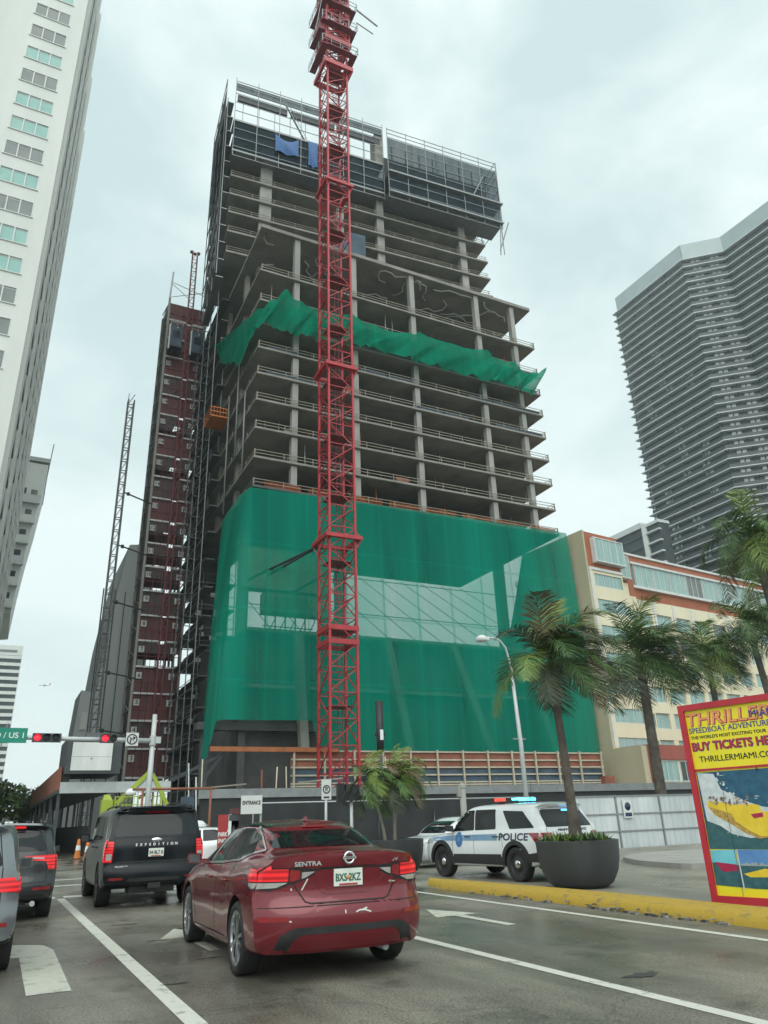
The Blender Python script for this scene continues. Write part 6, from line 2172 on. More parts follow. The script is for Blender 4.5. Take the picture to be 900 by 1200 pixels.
def white_sedan():
    sp = dict(SEDAN)
    c = Car(sp, 'car', (8.25, 26.2, 0), R(82), 1.0, 'white car crossing the junction behind the large black vehicle, only its tail showing', 'car', M['paint_white'])
    c.wheels(rim_spokes(5, 0.2, M['alloy'], M['black'], 0.03), 0.21)
    c.decal('rear_window', rounded([(-0.66, 1.165), (0.66, 1.165), (0.52, 1.375), (0.40, 1.395), (-0.40, 1.395), (-0.52, 1.375)], 0.05), 'back', M['car_glass'], 0.005, 0.1)
    c.decal('windscreen', rounded([(-0.68, 1.06), (0.68, 1.06), (0.54, 1.36), (-0.54, 1.36)], 0.05), 'front', M['car_glass'], 0.005, 0.1)
    for ax in ('left', 'right'):
        k = 1 if ax == 'right' else -1
        c.decal('rear_side_window', rounded([(1.02, 1.115), (1.26, 1.07), (1.98, 1.03), (1.98, 1.365), (1.62, 1.365), (1.30, 1.29)], 0.03), ax, M['car_glass'], 0.005, 0.1)
        c.decal('front_side_window', rounded([(2.04, 1.028), (3.16, 0.985), (2.94, 1.14), (2.56, 1.335), (2.04, 1.368)], 0.03), ax, M['car_glass'], 0.005, 0.1)
        g = MB()
        c.decal('x', sx_poly([(0.905, 1.0), (0.905, 0.86), (0.6, 0.90), (0.55, 0.98)], k), 'back', None, 0.01, 0.06, mb=g)
        c.decal('x', [(0.12, 0.99), (0.40, 1.0), (0.34, 0.87), (0.18, 0.86)], ax, None, 0.01, 0.06, mb=g)
        g.build('tail_light', M['brake_lit'], c.root, smooth=40)
white_sedan()
# ------------------------------------------------------------------ fences
M['fence_white'] = pm('fence_white', (0.42, 0.46, 0.47), (0.62, 0.65, 0.65), 0.8, 0.55, streak=3, bump=0.1)
M['fence_black'] = pm('fence_black', (0.016, 0.018, 0.019), (0.032, 0.034, 0.035), 0.5, 0.75, bump=0.25)
def white_fence():
    r = empty('site_fence', (20.9, 25.5, 0), 0, 1, 'pale painted board fence with faded lettering right of the police vehicle', 'fence')
    n = 9; w = 2.45
    for k in range(n):
        x = k * w
        p = MB(); p.box(x + 0.04, x + w - 0.04, 0.0, 0.04, 0.05, 2.05)
        for c_ in range(1, 8): p.box(x + c_ * w / 8 - 0.008, x + c_ * w / 8 + 0.008, -0.012, -0.003, 0.06, 2.04)
        p.build('panel', M['fence_white'], r)
        b = MB(); b.box(x - 0.035, x + 0.035, -0.05, 0.05, 0, 2.12)
        b.build('post', M['steel_grey'], r)
    for z in (0.06, 0.72, 1.38, 2.08):
        b = MB(); b.box(0, n * w, -0.035, -0.004, z - 0.03, z + 0.03); b.build('rail', M['steel_grey'], r)
    t = MB()
    text_bm(t, 'MIAMI  HARBOR  TOWERS', 0.62, frame((8.4, -0.0365, 1.70), (1, 0, 0), (0, 0, 1)), 0.004, 0.004, fit=13.5)
    t.bm.free()
    s = MB(); s.box(2.75, 3.25, -0.09, -0.06, 1.22, 1.92); o = s.build('notice_board', M['frame_white'], r)
    s = MB(); s.lathe([(0.001, -0.096), (0.16, -0.096), (0.16, -0.091), (0.001, -0.091)], 18, 'y', (3.0, 0, 1.67)); s.box(2.82, 3.18, -0.096, -0.091, 1.28, 1.42); s.build('notice_mark', M['police_navy'], o)
white_fence()
def black_fence():
    r = empty('site_fence', (8.4, 27.6, 0), 0, 1, 'low fence covered with black mesh sheet along the foot of the building site', 'fence')
    for k in range(5):
        x = 2.48 * k
        b = MB()
        n = 12
        g = [[b.bm.verts.new((x + 2.48 * i / n, -0.05 * math.sin(i * 1.3 + k) * math.sin(3.1 * j / 6), 0.04 + 2.1 * j / 6)) for j in range(7)] for i in range(n + 1)]
        for i in range(n):
            for j in range(6): b.bm.faces.new((g[i][j], g[i + 1][j], g[i + 1][j + 1], g[i][j + 1]))
        b.build('mesh_sheet', M['fence_black'], r, smooth=60)
        b = MB(); b.tube([(x, 0.06, 0), (x, 0.06, 2.2)], 0.03, 8); b.build('post', M['steel_grey'], r)
    b = MB(); b.tube([(-0.1, 0.05, 2.17), (12.4, 0.05, 2.17)], 0.025, 8); b.build('top_rail', M['steel_light'], r)
black_fence()
b = MB(); b.box(10.6, 20.5, 45.0, 45.5, 0, 3.2)
r = empty('site_hoarding', (10.6, 45, 0), 0, 1, 'dark timber hoarding under the podium behind the black mesh fence', 'hoarding')
b.xform(Matrix.Translation((-10.6, -45, 0))); b.build('boards', M['fence_black'], r)
b = MB(); b.box(-0.2, 44, -0.12, -0.02, 2.9, 3.4); b.build('top_beam', M['steel_grey'], r)
b = MB(); b.box(9.9, 44, 0, 0.5, 0, 2.9); b.build('boards', M['fence_black'], r)

# gate frame and clutter between the walkway and the fence
r = empty('site_gate', (6.6, 40.5, 0), 0, 1, 'rusty tube gate frame right of the traffic signal pole', 'gate')
for x in (0, 3.4):
    b = MB(); b.tube([(x, 0, 0), (x, 0, 3.3)], 0.06, 8); b.build('post', M['form_red'], r)
b = MB(); b.tube([(-0.5, 0, 3.25), (3.6, 0, 3.25)], 0.06, 8); b.build('lintel', M['form_red'], r)
b = MB()
for z in (0.5, 1.0, 1.5): b.bar((0, 0, z), (3.4, 0, z), 0.05)
for k in range(9): b.bar((0.38 * k + 0.1, 0, 0.4), (0.38 * k + 0.1, 0, 1.55), 0.035)
b.build('gate_leaf', M['timber_rail'], r)

# ------------------------------------------------------------------ covered walkway and site office
def walkway():
    r = empty('covered_walkway', (3.3, 50, 0), 0, 1, 'dark covered walkway of steel posts and decking along the left side of the site', 'walkway')
    b = MB(); b.box(0.1, 6.5, 0, 0.3, 3.5, 4.12); b.build('front_beam', M['steel_light'], r)
    b = MB(); b.box(0.0, 3.0, 0.31, 75, 3.5, 3.7); b.build('roof_deck', M['steel_dark'], r)
    b = MB(); b.box(0.0, 0.12, 0.31, 75, 3.71, 5.0); b.build('roof_boarding', M['form_red'], r)
    b = MB(); b.box(0.16, 0.6, 0.5, 75, 3.75, 4.6); b.build('rear_boarding', M['concrete_dark'], r)
    for k in range(12):
        for x in (0.12, 2.7):
            b = MB(); b.box(x - 0.09, x + 0.09, 0.4 + 6.2 * k, 0.58 + 6.2 * k, 0, 3.5); b.build('post', M['steel_dark'], r)
        if k < 11:
            b = MB(); b.bar((0.12, 0.5 + 6.2 * k, 0.4), (0.12, 6.7 + 6.2 * k, 3.4), 0.07); b.build('brace', M['steel_dark'], r)
    b = MB(); b.box(2.0, 2.1, 0.8, 75, 0, 1.7); b.box(0.2, 0.28, 4.0, 75, 0, 1.25); b.build('hoarding', M['fence_black'], r)
walkway()
def site_office():
    r = empty('site_office', (3.5, 49.4, 4.55), 0, 1, 'white site cabin in a dark frame standing on the covered walkway', 'site cabin')
    b = MB(); b.box(0, 3.1, 0, 5.5, 0, 2.1); b.build('cabin', M['steel_dark'], r, bevel=0.03)
    b = MB(); b.box(0.28, 2.55, -0.05, -0.01, 0.18, 1.78); p = b.build('front_panel', M['white_dirty'], r)
    b = MB(); b.box(0.28, 2.55, -0.056, -0.051, 0.95, 0.965); b.lathe([(0.001, -0.07), (0.05, -0.07), (0.05, -0.051), (0.001, -0.051)], 10, 'y', (1.4, 0, 0.85)); b.build('panel_joint', M['steel_grey'], p)
    b = MB(); b.box(0.75, 2.05, -0.06, -0.01, 1.82, 2.06); s = b.build('name_sign', M['frame_white'], r)
    t = MB(); text_bm(t, 'USA', 0.21, frame((1.02, -0.064, 1.94), (1, 0, 0), (0, 0, 1)), 0.004, 0.006, fit=0.45); t.build('sign_lettering', M['police_navy'], s)
    t = MB(); text_bm(t, 'HOIST', 0.19, frame((1.52, -0.064, 1.94), (1, 0, 0), (0, 0, 1)), 0.004, 0.004, fit=0.48); t.build('sign_lettering', M['plate_red'], s)
site_office()

# boom lift
M['lift_lime'] = pm('lift_lime', (0.28, 0.36, 0.03), (0.38, 0.46, 0.05), 1.2, 0.45)
def boom_lift():
    r = empty('boom_lift', (5.75, 44, 0), 0, 1, 'lime green articulated boom lift parked under the white site cabin', 'boom lift')
    b = MB(); b.box(-0.55, 1.9, -0.9, 0.9, 0.45, 1.25); b.build('chassis', M['lift_lime'], r, bevel=0.06)
    proto = None
    for x in (-0.25, 1.6):
        for y in (-0.85, 0.85):
            b = MB(); b.lathe([(0.12, -0.14), (0.40, -0.13), (0.42, 0), (0.40, 0.13), (0.12, 0.14)], 20, 'y', (x, y, 0.42)); b.lathe([(0.001, -0.10), (0.12, -0.14)], 20, 'y', (x, y, 0.42)); b.build('wheel', M['tyre'], r)
    b = MB(); b.box(-0.65, -0.1, -0.35, 0.35, 1.25, 2.9); b.hexa([(-0.6, -0.3, 2.9), (-0.15, -0.3, 2.9), (-0.15, 0.3, 2.9), (-0.6, 0.3, 2.9), (-0.55, -0.2, 3.15), (-0.3, -0.2, 3.15), (-0.3, 0.2, 3.15), (-0.55, 0.2, 3.15)]); b.build('turret', M['lift_lime'], r, bevel=0.04)
    b = MB(); b.bar((0.1, 0, 2.7), (1.75, 0, 4.35), 0.17, 0.22); b.build('lower_boom', M['lift_lime'], r)
    b = MB(); b.bar((0.5, 0.18, 2.8), (1.6, 0.18, 4.0), 0.10); b.build('hydraulic_ram', M['steel_light'], r)
    b = MB(); b.bar((1.75, 0.0, 4.35), (2.75, 0.0, 2.6), 0.15, 0.20); b.build('upper_boom', M['lift_lime'], r)
    b = MB(); b.lathe([(0.001, -0.2), (0.17, -0.2), (0.17, 0.2), (0.001, 0.2)], 12, 'y', (1.75, 0, 4.38)); b.build('knuckle', M['steel_dark'], r)
    g = MB()
    for z in (1.6, 2.1, 2.6, 3.0):
        g.bar((-0.1, -1.0, z), (2.2, -1.0, z), 0.045)
    for k in range(13): g.bar((-0.1 + 0.19 * k, -1.0, 1.3), (-0.1 + 0.19 * k, -1.0, 3.0), 0.02)
    for x in (-0.1, 1.05, 2.2): g.bar((x, -1.0, 1.2), (x, -1.0, 3.05), 0.06)
    g.build('basket_cage', M['lift_lime'], r)
    b = MB(); b.lathe([(0.001, 3.45), (0.15, 3.42), (0.26, 3.3), (0.3, 3.1), (0.001, 3.1)], 18, 'z', (0.75, -0.3, 0)); b.build('white_dome', M['white_paint'], r)
boom_lift()
def cone_at(x, y, lab):
    r = empty('traffic_cone', (x, y, 0), 0, 1, lab, 'traffic cone', 'traffic cones by the dark hoarding')
    b = MB(); b.lathe([(0.18, 0.04), (0.13, 0.45), (0.07, 1.0), (0.05, 1.02), (0.001, 1.02)], 18, 'z'); b.build('cone_body', M['safety_orange'], r, smooth=40)
    b = MB(); b.box(-0.24, 0.24, -0.24, 0.24, 0, 0.05); b.build('base', M['black'], r, bevel=0.01)
    b = MB(); b.lathe([(0.137, 0.45), (0.108, 0.70)], 18, 'z'); b.build('band', M['white_paint'], r)
    return r
cone_at(4.55, 47.5, 'orange traffic cone left of the other by the dark hoarding, farther from the black vehicle')
cone_at(4.62, 43.5, 'orange traffic cone touching the outline of the large black vehicle on its left')
# teal and white box behind the black vehicle
r = empty('portable_toilet', (8.25, 36.0, 0), 0, 0.82, 'teal cabin with rounded white roof seen over the white car', 'cabin')
b = MB(); b.box(-0.55, 0.55, -0.5, 0.5, 0, 1.75); b.build('cabin', M['win_teal'], r, bevel=0.04)
b = MB(); b.lathe([(0.62, 1.76), (0.6, 1.9), (0.4, 2.06), (0.001, 2.1)], 24, 'z'); b.build('roof', M['white_paint'], r)

# ------------------------------------------------------------------ signs and posts
def post(root, x, y, z0, z1, rad, mat):
    b = MB(); b.tube([(x, y, z0), (x, y, z1)], rad, 10); return b.build('post', mat, root)
def sign_entrance():
    r = empty('entrance_sign', (7.28, 24.2, 0), 0, 1, 'white sign reading ENTRANCE on a post above the red saloon', 'sign')
    post(r, 0.33, 0.05, 0, 2.35, 0.04, M['steel_grey'])
    b = MB(); b.box(-0.34, 0.34, -0.02, 0.0, 1.78, 2.32); o = b.build('sign_board', M['white_dirty'], r)
    t = MB(); text_bm(t, 'ENTRANCE', 0.16, frame((0, -0.024, 2.10), (1, 0, 0.0), (0, 0, 1)), 0.004, 0.004, fit=0.58); t.build('lettering', M['black'], o)
    b = MB(); b.box(-0.62, -0.38, -0.02, 0.25, 1.2, 1.95); b.build('red_lamp_box', M['panel_oxide'], r)
sign_entrance()
def sign_parking():
    r = empty('parking_sign', (6.55, 24.2, 0), 0, 1, 'red and white pair of parking banners beside the black vehicle', 'sign')
    b = MB(); b.box(-0.30, 0.0, -0.02, 0.0, 0.55, 1.78); o = b.build('red_banner', M['plate_red'], r)
    t = MB(); text_bm(t, 'PARK', 0.17, frame((-0.15, -0.024, 1.22), (1, 0, 0), (0, 0, 1)), 0.004, 0.004, fit=0.27); text_bm(t, 'ING', 0.17, frame((-0.15, -0.024, 1.04), (1, 0, 0), (0, 0, 1)), 0.004, 0.004, fit=0.24); t.build('lettering', M['white_paint'], o)
    b = MB(); b.box(0.02, 0.34, -0.02, 0.0, 0.5, 1.78); o = b.build('white_banner', M['white_paint'], r)
    b = MB(); b.box(0.03, 0.33, -0.026, -0.021, 1.6, 1.77); b.bar((0.18, -0.024, 0.8), (0.18, -0.024, 1.35), 0.03, 0.006); b.prism([(0.11, 1.3), (0.25, 1.3), (0.18, 1.48)], -0.026, -0.021, Matrix(((1, 0, 0, 0), (0, 0, 1, 0), (0, 1, 0, 0), (0, 0, 0, 1)))); b.build('arrow', M['steel_dark'], o)
    for x in (-0.28, 0.32):
        post(r, x, 0.03, 0, 0.6, 0.02, M['steel_grey'])
sign_parking()
def ring_poly(b, cx, cz, r0, r1, y0, y1, n=24):
    for k in range(n):
        a0, a1 = 6.28318 * k / n, 6.28318 * (k + 1) / n
        c = lambda a, r_: (cx + r_ * math.cos(a), cz + r_ * math.sin(a))
        p = [c(a0, r0), c(a0, r1), c(a1, r1), c(a1, r0)]
        b.hexa([(x, y1, z) for x, z in p] + [(x, y0, z) for x, z in p])
def sign_noparking():
    r = empty('road_sign', (9.85, 24.3, 0), 0, 1, 'small white prohibition sign on a grey post behind the red saloon roof', 'sign')
    post(r, 0, 0.03, 0, 2.75, 0.045, M['steel_light'])
    b = MB(); b.box(-0.17, 0.17, -0.02, 0.0, 2.15, 2.78); o = b.build('sign_board', M['white_dirty'], r)
    b = MB(); ring_poly(b, 0, 2.47, 0.10, 0.135, -0.026, -0.021); b.bar((-0.08, -0.024, 2.55), (0.08, -0.024, 2.39), 0.025, 0.006); b.box(-0.10, 0.10, -0.026, -0.021, 2.2, 2.25); b.build('sign_symbol', M['black'], o)
    t = MB(); text_bm(t, 'P', 0.2, frame((0, -0.026, 2.47), (1, 0, 0), (0, 0, 1)), 0.004, 0.002); t.build('sign_letter', M['black'], o)
sign_noparking()
r = empty('signal_post', (10.75, 24.3, 0), 0, 1, 'grey post with a black box on top, right of the crane foot', 'post')
post(r, 0, 0, 0, 2.1, 0.055, M['steel_light'])
b = MB(); b.box(-0.24, 0.24, -0.15, 0.15, 2.1, 2.6); b.box(-0.50, -0.27, -0.08, 0.1, 2.05, 2.65); b.build('control_box', M['black'], r, bevel=0.02)
r = empty('bollard_post', (16.2, 26.0, 0), 0, 1, 'thick pale grey post standing behind the police vehicle', 'post')
b = MB(); b.tube([(0, 0, 0), (0, 0, 2.55)], 0.12, 14); b.build('post', M['concrete_pale'], r)
b = MB(); b.lathe([(0.13, 2.5), (0.13, 2.62), (0.05, 2.7), (0.001, 2.7)], 14, 'z'); b.box(-0.22, -0.13, -0.08, 0.08, 2.2, 2.6); b.build('post_cap', M['concrete_pale'], r)
r = empty('wrapped_signal', (13.7, 28.0, 0), 0, 1, 'slim signal head wrapped in black above the small palms', 'signal')
b = MB(); b.tube([(0, 0, 0), (0, 0, 4.0)], 0.07, 10); b.build('post', M['steel_dark'], r)
b = MB(); b.tube([(0, 0, 4.0), (0.01, 0, 4.6), (0, 0, 6.0)], [0.14, 0.16, 0.15], 12); b.box(-0.22, -0.15, -0.05, 0.05, 4.6, 4.75); b.box(0.15, 0.22, -0.05, 0.05, 4.6, 4.75); b.build('black_wrap', M['black'], r)
b = MB(); b.box(-0.07, 0.07, -0.175, -0.155, 4.45, 4.85); b.build('white_label', M['white_paint'], r)

# traffic signal mast arm
def signal_arm():
    Y = 38.0
    r = empty('traffic_signal', (6.45, Y, 0), 0, 1, 'grey mast arm across the road with two red signals and a turn ban sign', 'traffic signal')
    b = MB(); b.tube([(0, 0, 0), (0, 0, 3), (0, 0, 6.55)], [0.15, 0.13, 0.11], 14); b.build('pole', M['steel_light'], r)
    b = MB(); b.tube([(0, 0, 5.32), (-4, 0, 5.36), (-10.5, 0, 5.48)], [0.12, 0.10, 0.075], 12); b.lathe([(0.16, 5.1), (0.16, 5.55)], 14, 'z'); b.box(0.1, 0.35, -0.15, 0.15, 5.2, 5.5); b.build('mast_arm', M['steel_light'], r)
    for x0, n in ((-5.3, 0), (-2.42, 0)):
        b = MB(); b.box(x0, x0 + (1.2 if x0 < -4 else 0.62), -0.30, -0.10, 5.18, 5.56); h = b.build('signal_head', M['steel_dark'], r, bevel=0.02)
        for k in range(3 if x0 < -4 else 2):
            b = MB(); b.lathe([(0.001, -0.33), (0.12, -0.325), (0.15, -0.31), (0.15, -0.295), (0.001, -0.295)], 20, 'y', (x0 + 0.21 + 0.38 * k, 0, 5.37))
            b.build('signal_lens', M['signal_red'] if k == 0 else M['black'], h)
            b = MB()
            for a in range(9):
                t0 = R(20 + 140 * a / 9); t1 = R(20 + 140 * (a + 1) / 9)
                c_ = (x0 + 0.21 + 0.38 * k, 5.37)
                b.face([(c_[0] + 0.165 * math.cos(t0), -0.30, c_[1] + 0.165 * math.sin(t0)), (c_[0] + 0.165 * math.cos(t1), -0.30, c_[1] + 0.165 * math.sin(t1)), (c_[0] + 0.165 * math.cos(t1), -0.50, c_[1] + 0.165 * math.sin(t1)), (c_[0] + 0.165 * math.cos(t0), -0.50, c_[1] + 0.165 * math.sin(t0))])
            b.build('visor', M['black'], h)
    b = MB(); b.box(-1.27, -0.70, -0.17, -0.13, 5.06, 5.66); s = b.build('turn_ban_sign', M['frame_white'], r)
    b = MB(); ring_poly(b, -0.985, 5.36, 0.19, 0.245, -0.177, -0.171); b.bar((-1.14, -0.174, 5.51), (-0.83, -0.174, 5.21), 0.045, 0.006); b.bar((-1.05, -0.174, 5.2), (-1.05, -0.174, 5.42), 0.06, 0.006); b.bar((-1.05, -0.174, 5.42), (-0.92, -0.174, 5.42), 0.06, 0.006); b.prism([(-0.94, 5.32), (-0.94, 5.52), (-0.82, 5.42)], -0.177, -0.171, Mxz); b.build('sign_symbol', M['black'], s)
    b = MB(); b.box(-9.2, -5.52, -0.17, -0.13, 5.14, 5.78); s = b.build('street_name_sign', M['street_green'], r)
    t = MB(); text_bm(t, 'BISCAYNE BLVD / US 1', 0.34, frame((-7.36, -0.174, 5.45), (1, 0, 0), (0, 0, 1)), 0.006, 0.004, fit=3.4); t.build('street_name', M['white_paint'], s)
    b = MB(); b.bar((-6.4, -0.1, 5.78), (-6.35, -0.1, 6.0), 0.04); b.bar((-6.5, -0.1, 5.0), (-6.5, -0.1, 5.14), 0.06); b.build('sign_bracket', M['steel_grey'], r)
M['signal_red'] = emit('signal_red', (1.0, 0.02, 0.05), 0.85)
M['street_green'] = pm('street_green', (0.0, 0.20, 0.13), (0.0, 0.24, 0.16), 2, 0.4)
signal_arm()

# street lamp
r = empty('street_lamp', (18.0, 24.4, 0), 0, 1, 'tall grey street lamp with curved arm in front of the green net', 'street lamp')
b = MB(); b.tube([(0, 0, 0), (0, 0, 4), (-0.12, 0, 7.0)], [0.10, 0.085, 0.06], 12); b.build('pole', M['steel_light'], r)
b = MB(); b.tube([(-0.1, 0, 6.2), (-0.16, 0, 7.2), (-0.30, 0, 7.75), (-0.55, 0, 8.02), (-0.85, 0, 8.10), (-1.2, 0, 8.08)], 0.04, 10); b.build('arm', M['steel_light'], r)
b = MB(); b.lathe([(0.001, 8.16), (0.10, 8.16), (0.21, 8.10), (0.22, 7.93), (0.001, 7.92)], 20, 'z', (-1.42, 0, 0)); b.box(-1.25, -1.1, -0.08, 0.08, 8.0, 8.12); b.build('lamp_head', M['white_dirty'], r)
b = MB(); b.bar((-0.35, 0, 4.2), (0.25, 0, 4.2), 0.05); b.build('bracket', M['steel_grey'], r)

# ------------------------------------------------------------------ billboard
BP0 = Vector((11.30, 10.30, 0)); BD = Vector((0.20, -0.98, 0)).normalized(); BN = Vector((-BD.y, BD.x, 0)) * -1
if BN.x > 0: BN = -BN
def bpx(px, py):
    r_ = ray(px, py); o = Vector((0, 0, CAM_H))
    t = (BP0 - o).dot(BN) / r_.dot(BN)
    p = o + r_ * t
    return ((p - BP0).dot(BD), p.z)
BM_ = Matrix.Translation(BP0) @ Matrix((BD, Vector((0, 0, 1)), BN)).transposed().to_4x4()
M['bill_red'] = pm('bill_red', (0.42, 0.015, 0.03), (0.50, 0.03, 0.045), 2, 0.4)
M['bill_yellow'] = pm('bill_yellow', (0.80, 0.68, 0.02), (0.86, 0.74, 0.03), 1.5, 0.4)
M['bill_sea'] = pm('bill_sea', (0.012, 0.06, 0.13), (0.03, 0.14, 0.22), 7, 0.35, contrast=0.5)
M['bill_sea2'] = pm('bill_sea2', (0.015, 0.07, 0.09), (0.06, 0.17, 0.18), 10, 0.35, contrast=0.6)
M['bill_foam'] = pm('bill_foam', (0.42, 0.50, 0.52), (0.75, 0.78, 0.78), 6, 0.35, contrast=0.5)
M['bill_sky'] = pm('bill_sky', (0.12, 0.50, 0.62), (0.22, 0.60, 0.70), 3, 0.35)
M['bill_sky2'] = pm('bill_sky2', (0.08, 0.22, 0.50), (0.14, 0.30, 0.58), 3, 0.35)
M['bill_boat'] = pm('bill_boat', (0.72, 0.50, 0.03), (0.85, 0.62, 0.05), 5, 0.35)
M['bill_hull'] = pm('bill_hull', (0.30, 0.16, 0.05), (0.62, 0.42, 0.08), 24, 0.35, contrast=0.4)
M['bill_people'] = pm('bill_people', (0.05, 0.04, 0.05), (0.62, 0.45, 0.38), 40, 0.4, contrast=0.2)
M['bill_blue'] = pm('bill_blue', (0.02, 0.05, 0.22), (0.03, 0.07, 0.28), 4, 0.4)
M['bill_crimson'] = pm('bill_crimson', (0.35, 0.01, 0.06), (0.42, 0.02, 0.08), 4, 0.4)
M['bill_orange'] = pm('bill_orange', (0.80, 0.20, 0.06), (0.85, 0.45, 0.20), 12, 0.4, contrast=0.6)
def billboard():
    r = empty('billboard', BP0, 0, 1, 'red framed yellow billboard advertising speedboat rides at the right edge', 'billboard')
    r.matrix_world = BM_
    SW = 2.62
    ztl = bpx(795, 828)[1]
    b = MB(); b.box(0.0, SW, 0.02, ztl, -0.14, -0.02); bo = b.build('backing', M['bill_red'], r)
    fw = 0.105
    b = MB(); b.box(0, fw, 0, ztl, -0.02, 0.05); b.box(SW - fw, SW, 0, ztl, -0.02, 0.05); b.box(fw, SW - fw, ztl - fw, ztl, -0.02, 0.05); b.box(fw, SW - fw, 0.0, fw * 1.1, -0.02, 0.05)
    b.build('border', M['bill_red'], r, bevel=0.008)
    zy = bpx(812, 902)[1]
    b = MB(); b.box(fw, SW - fw, zy, ztl - fw, -0.018, 0.0); p1 = b.build('title_panel', M['bill_yellow'], r)
    b = MB(); b.box(fw, SW - fw, zy - 0.035, zy, -0.018, 0.02); b.build('divider', M['bill_red'], r)
    zb = bpx(835, 1046)[1]
    b = MB(); b.box(fw, SW - fw, fw * 1.1, zy - 0.035, -0.018, 0.0); p2 = b.build('picture_panel', M['bill_yellow'], r)
    def poly(pts, z, m, name, par, px=True):
        q = [bpx(*p) for p in pts] if px else pts
        b = MB(); b.prism(q, z - 0.0015, z, None); return b.build(name, m, par)
    art = {}
    def blob(key, pts, z):
        b = art.setdefault(key, MB())
        b.prism(pts, z - 0.0015, z, None)
    # picture: sea, wake, boat
    s0 = fw + 0.01; s1 = SW - fw - 0.01
    zt2 = bpx(815, 904.5)[1] - 0.02
    zi = bpx(832, 995)[1]
    poly([(s0, zi), (s1, zi), (s1, zt2), (s0, zt2)], 0.002, M['bill_sea'], 'sea', p2, False)
    random.seed(12)
    for k in range(46):
        sx_ = random.uniform(0.35, 1.9); sz_ = random.uniform(zi + 0.1, zt2 - 0.05); ll = random.uniform(0.03, 0.16)
        blob('bill_sea2' if k % 3 else 'bill_foam', [(sx_, sz_), (sx_ + ll * 0.5, sz_ + 0.006), (sx_ + ll, sz_ - 0.012), (sx_ + ll * 0.4, sz_ - 0.008)], 0.0034 + 0.00001 * k)
    zf = bpx(827, 968)[1]
    poly([(s0, zi), (s1, zi), (s1, zi + 0.30), (0.9, zi + 0.34), (0.45, zf), (s0, zf + 0.05)], 0.004, M['bill_sea2'], 'near_water', p2, False)
    poly([bpx(817, 906), bpx(836, 907), bpx(845, 925), bpx(872, 938), bpx(893, 945), (1.5, bpx(899, 948)[1]), (1.7, 1.25), (1.3, bpx(890, 980)[1]), bpx(880, 982), bpx(858, 977), bpx(845, 968), bpx(829, 962)], 0.006, M['bill_foam'], 'wake', p2, False)
    for k in range(90):
        t_ = random.random(); c0 = bpx(820 + 55 * t_ + random.gauss(0, 5), 915 + 64 * t_ + random.gauss(0, 6) - (22 if random.random() < 0.4 else 0)); rr = random.uniform(0.006, 0.035)
        if s0 + 0.05 < c0[0] < s1 - 0.05: blob('bill_foam', [(c0[0] + rr * random.uniform(0.5, 1.2) * math.cos(a_ * 0.9), c0[1] + rr * random.uniform(0.5, 1.2) * math.sin(a_ * 0.9)) for a_ in range(7)], 0.0062 + 0.00001 * k)
    poly([bpx(830, 938), bpx(845, 940), bpx(862, 943), bpx(880, 942), bpx(889, 943), bpx(893, 951), (1.75, 1.42), (1.9, 1.28), (1.7, 1.12), bpx(893, 982), bpx(872, 973), bpx(860, 964), bpx(840, 955), bpx(830, 945)], 0.008, M['bill_boat'], 'boat', p2, False)
    poly([bpx(830, 945), bpx(840, 948), bpx(858, 954), bpx(862, 962), bpx(880, 974), bpx(893, 980), (1.6, 1.09), bpx(891, 983), bpx(872, 975), bpx(858, 966), bpx(838, 955)], 0.010, M['bill_hull'], 'hull_artwork', p2, False)
    poly([bpx(880, 954), bpx(894, 952), bpx(895, 957), bpx(884, 959)], 0.010, M['bill_crimson'], 'boat_stripe', p2, False)
    random.seed(31)
    b = MB()
    for k in range(46):
        q = bpx(random.uniform(831, 876), 0) if False else bpx(831 + random.random() * 46, 934 + random.random() * 9)
        w = random.uniform(0.010, 0.02)
        b.box(q[0] - w, q[0] + w, q[1] - w * 0.9, q[1] + w * 1.4, 0.0105, 0.012)
    b.build('passengers', M['bill_people'], p2)
    for kk, bb in art.items(): bb.build('spray', M[kk], p2)
    # inset pictures
    poly([(s0, zi - 0.30), (bpx(865, 1015)[0], zi - 0.26), (bpx(865, 1015)[0], zi - 0.005), (s0, zi - 0.02)], 0.003, M['bill_sky'], 'inset_sky', p2, False)
    poly([(bpx(866, 1015)[0], zi - 0.25), (s1, zi - 0.25), (s1, zi - 0.005), (bpx(866, 1015)[0], zi - 0.005)], 0.003, M['bill_sky2'], 'inset_sky', p2, False)
    za = bpx(838, 1037)[1]
    poly([(s0, za), (0.8, za - 0.03), (s1, za - 0.02), (s1, zi - 0.25), (0.7, zi - 0.25), (s0, zi - 0.21)], 0.005, M['bill_sea2'], 'inset_water', p2, False)
    poly([bpx(838, 1010), bpx(863, 1013), bpx(866, 1020), bpx(848, 1022)], 0.007, M['bill_crimson'], 'inset_boat', p2, False)
    poly([bpx(872, 1024), bpx(897, 1018), (1.6, 0.50), (1.6, 0.44), bpx(880, 1028)], 0.007, M['bill_boat'], 'inset_boat', p2, False)
    b = MB()
    for k in range(22):
        q = bpx(868, 1012)
        h = random.uniform(0.015, 0.06); x = q[0] + 0.012 + k * 0.035
        if x < s1 - 0.03: b.box(x, x + 0.028, zi - 0.25, zi - 0.25 + h, 0.0055, 0.007)
    b.build('inset_skyline', M['plaster_grey'], p2)
    b = MB(); c = bpx(863, 996); d = bpx(868, 1040)
    b.box(c[0], c[0] + 0.02, za - 0.05, zi, 0.0075, 0.0095); b.build('inset_divider', M['frame_white'], p2)
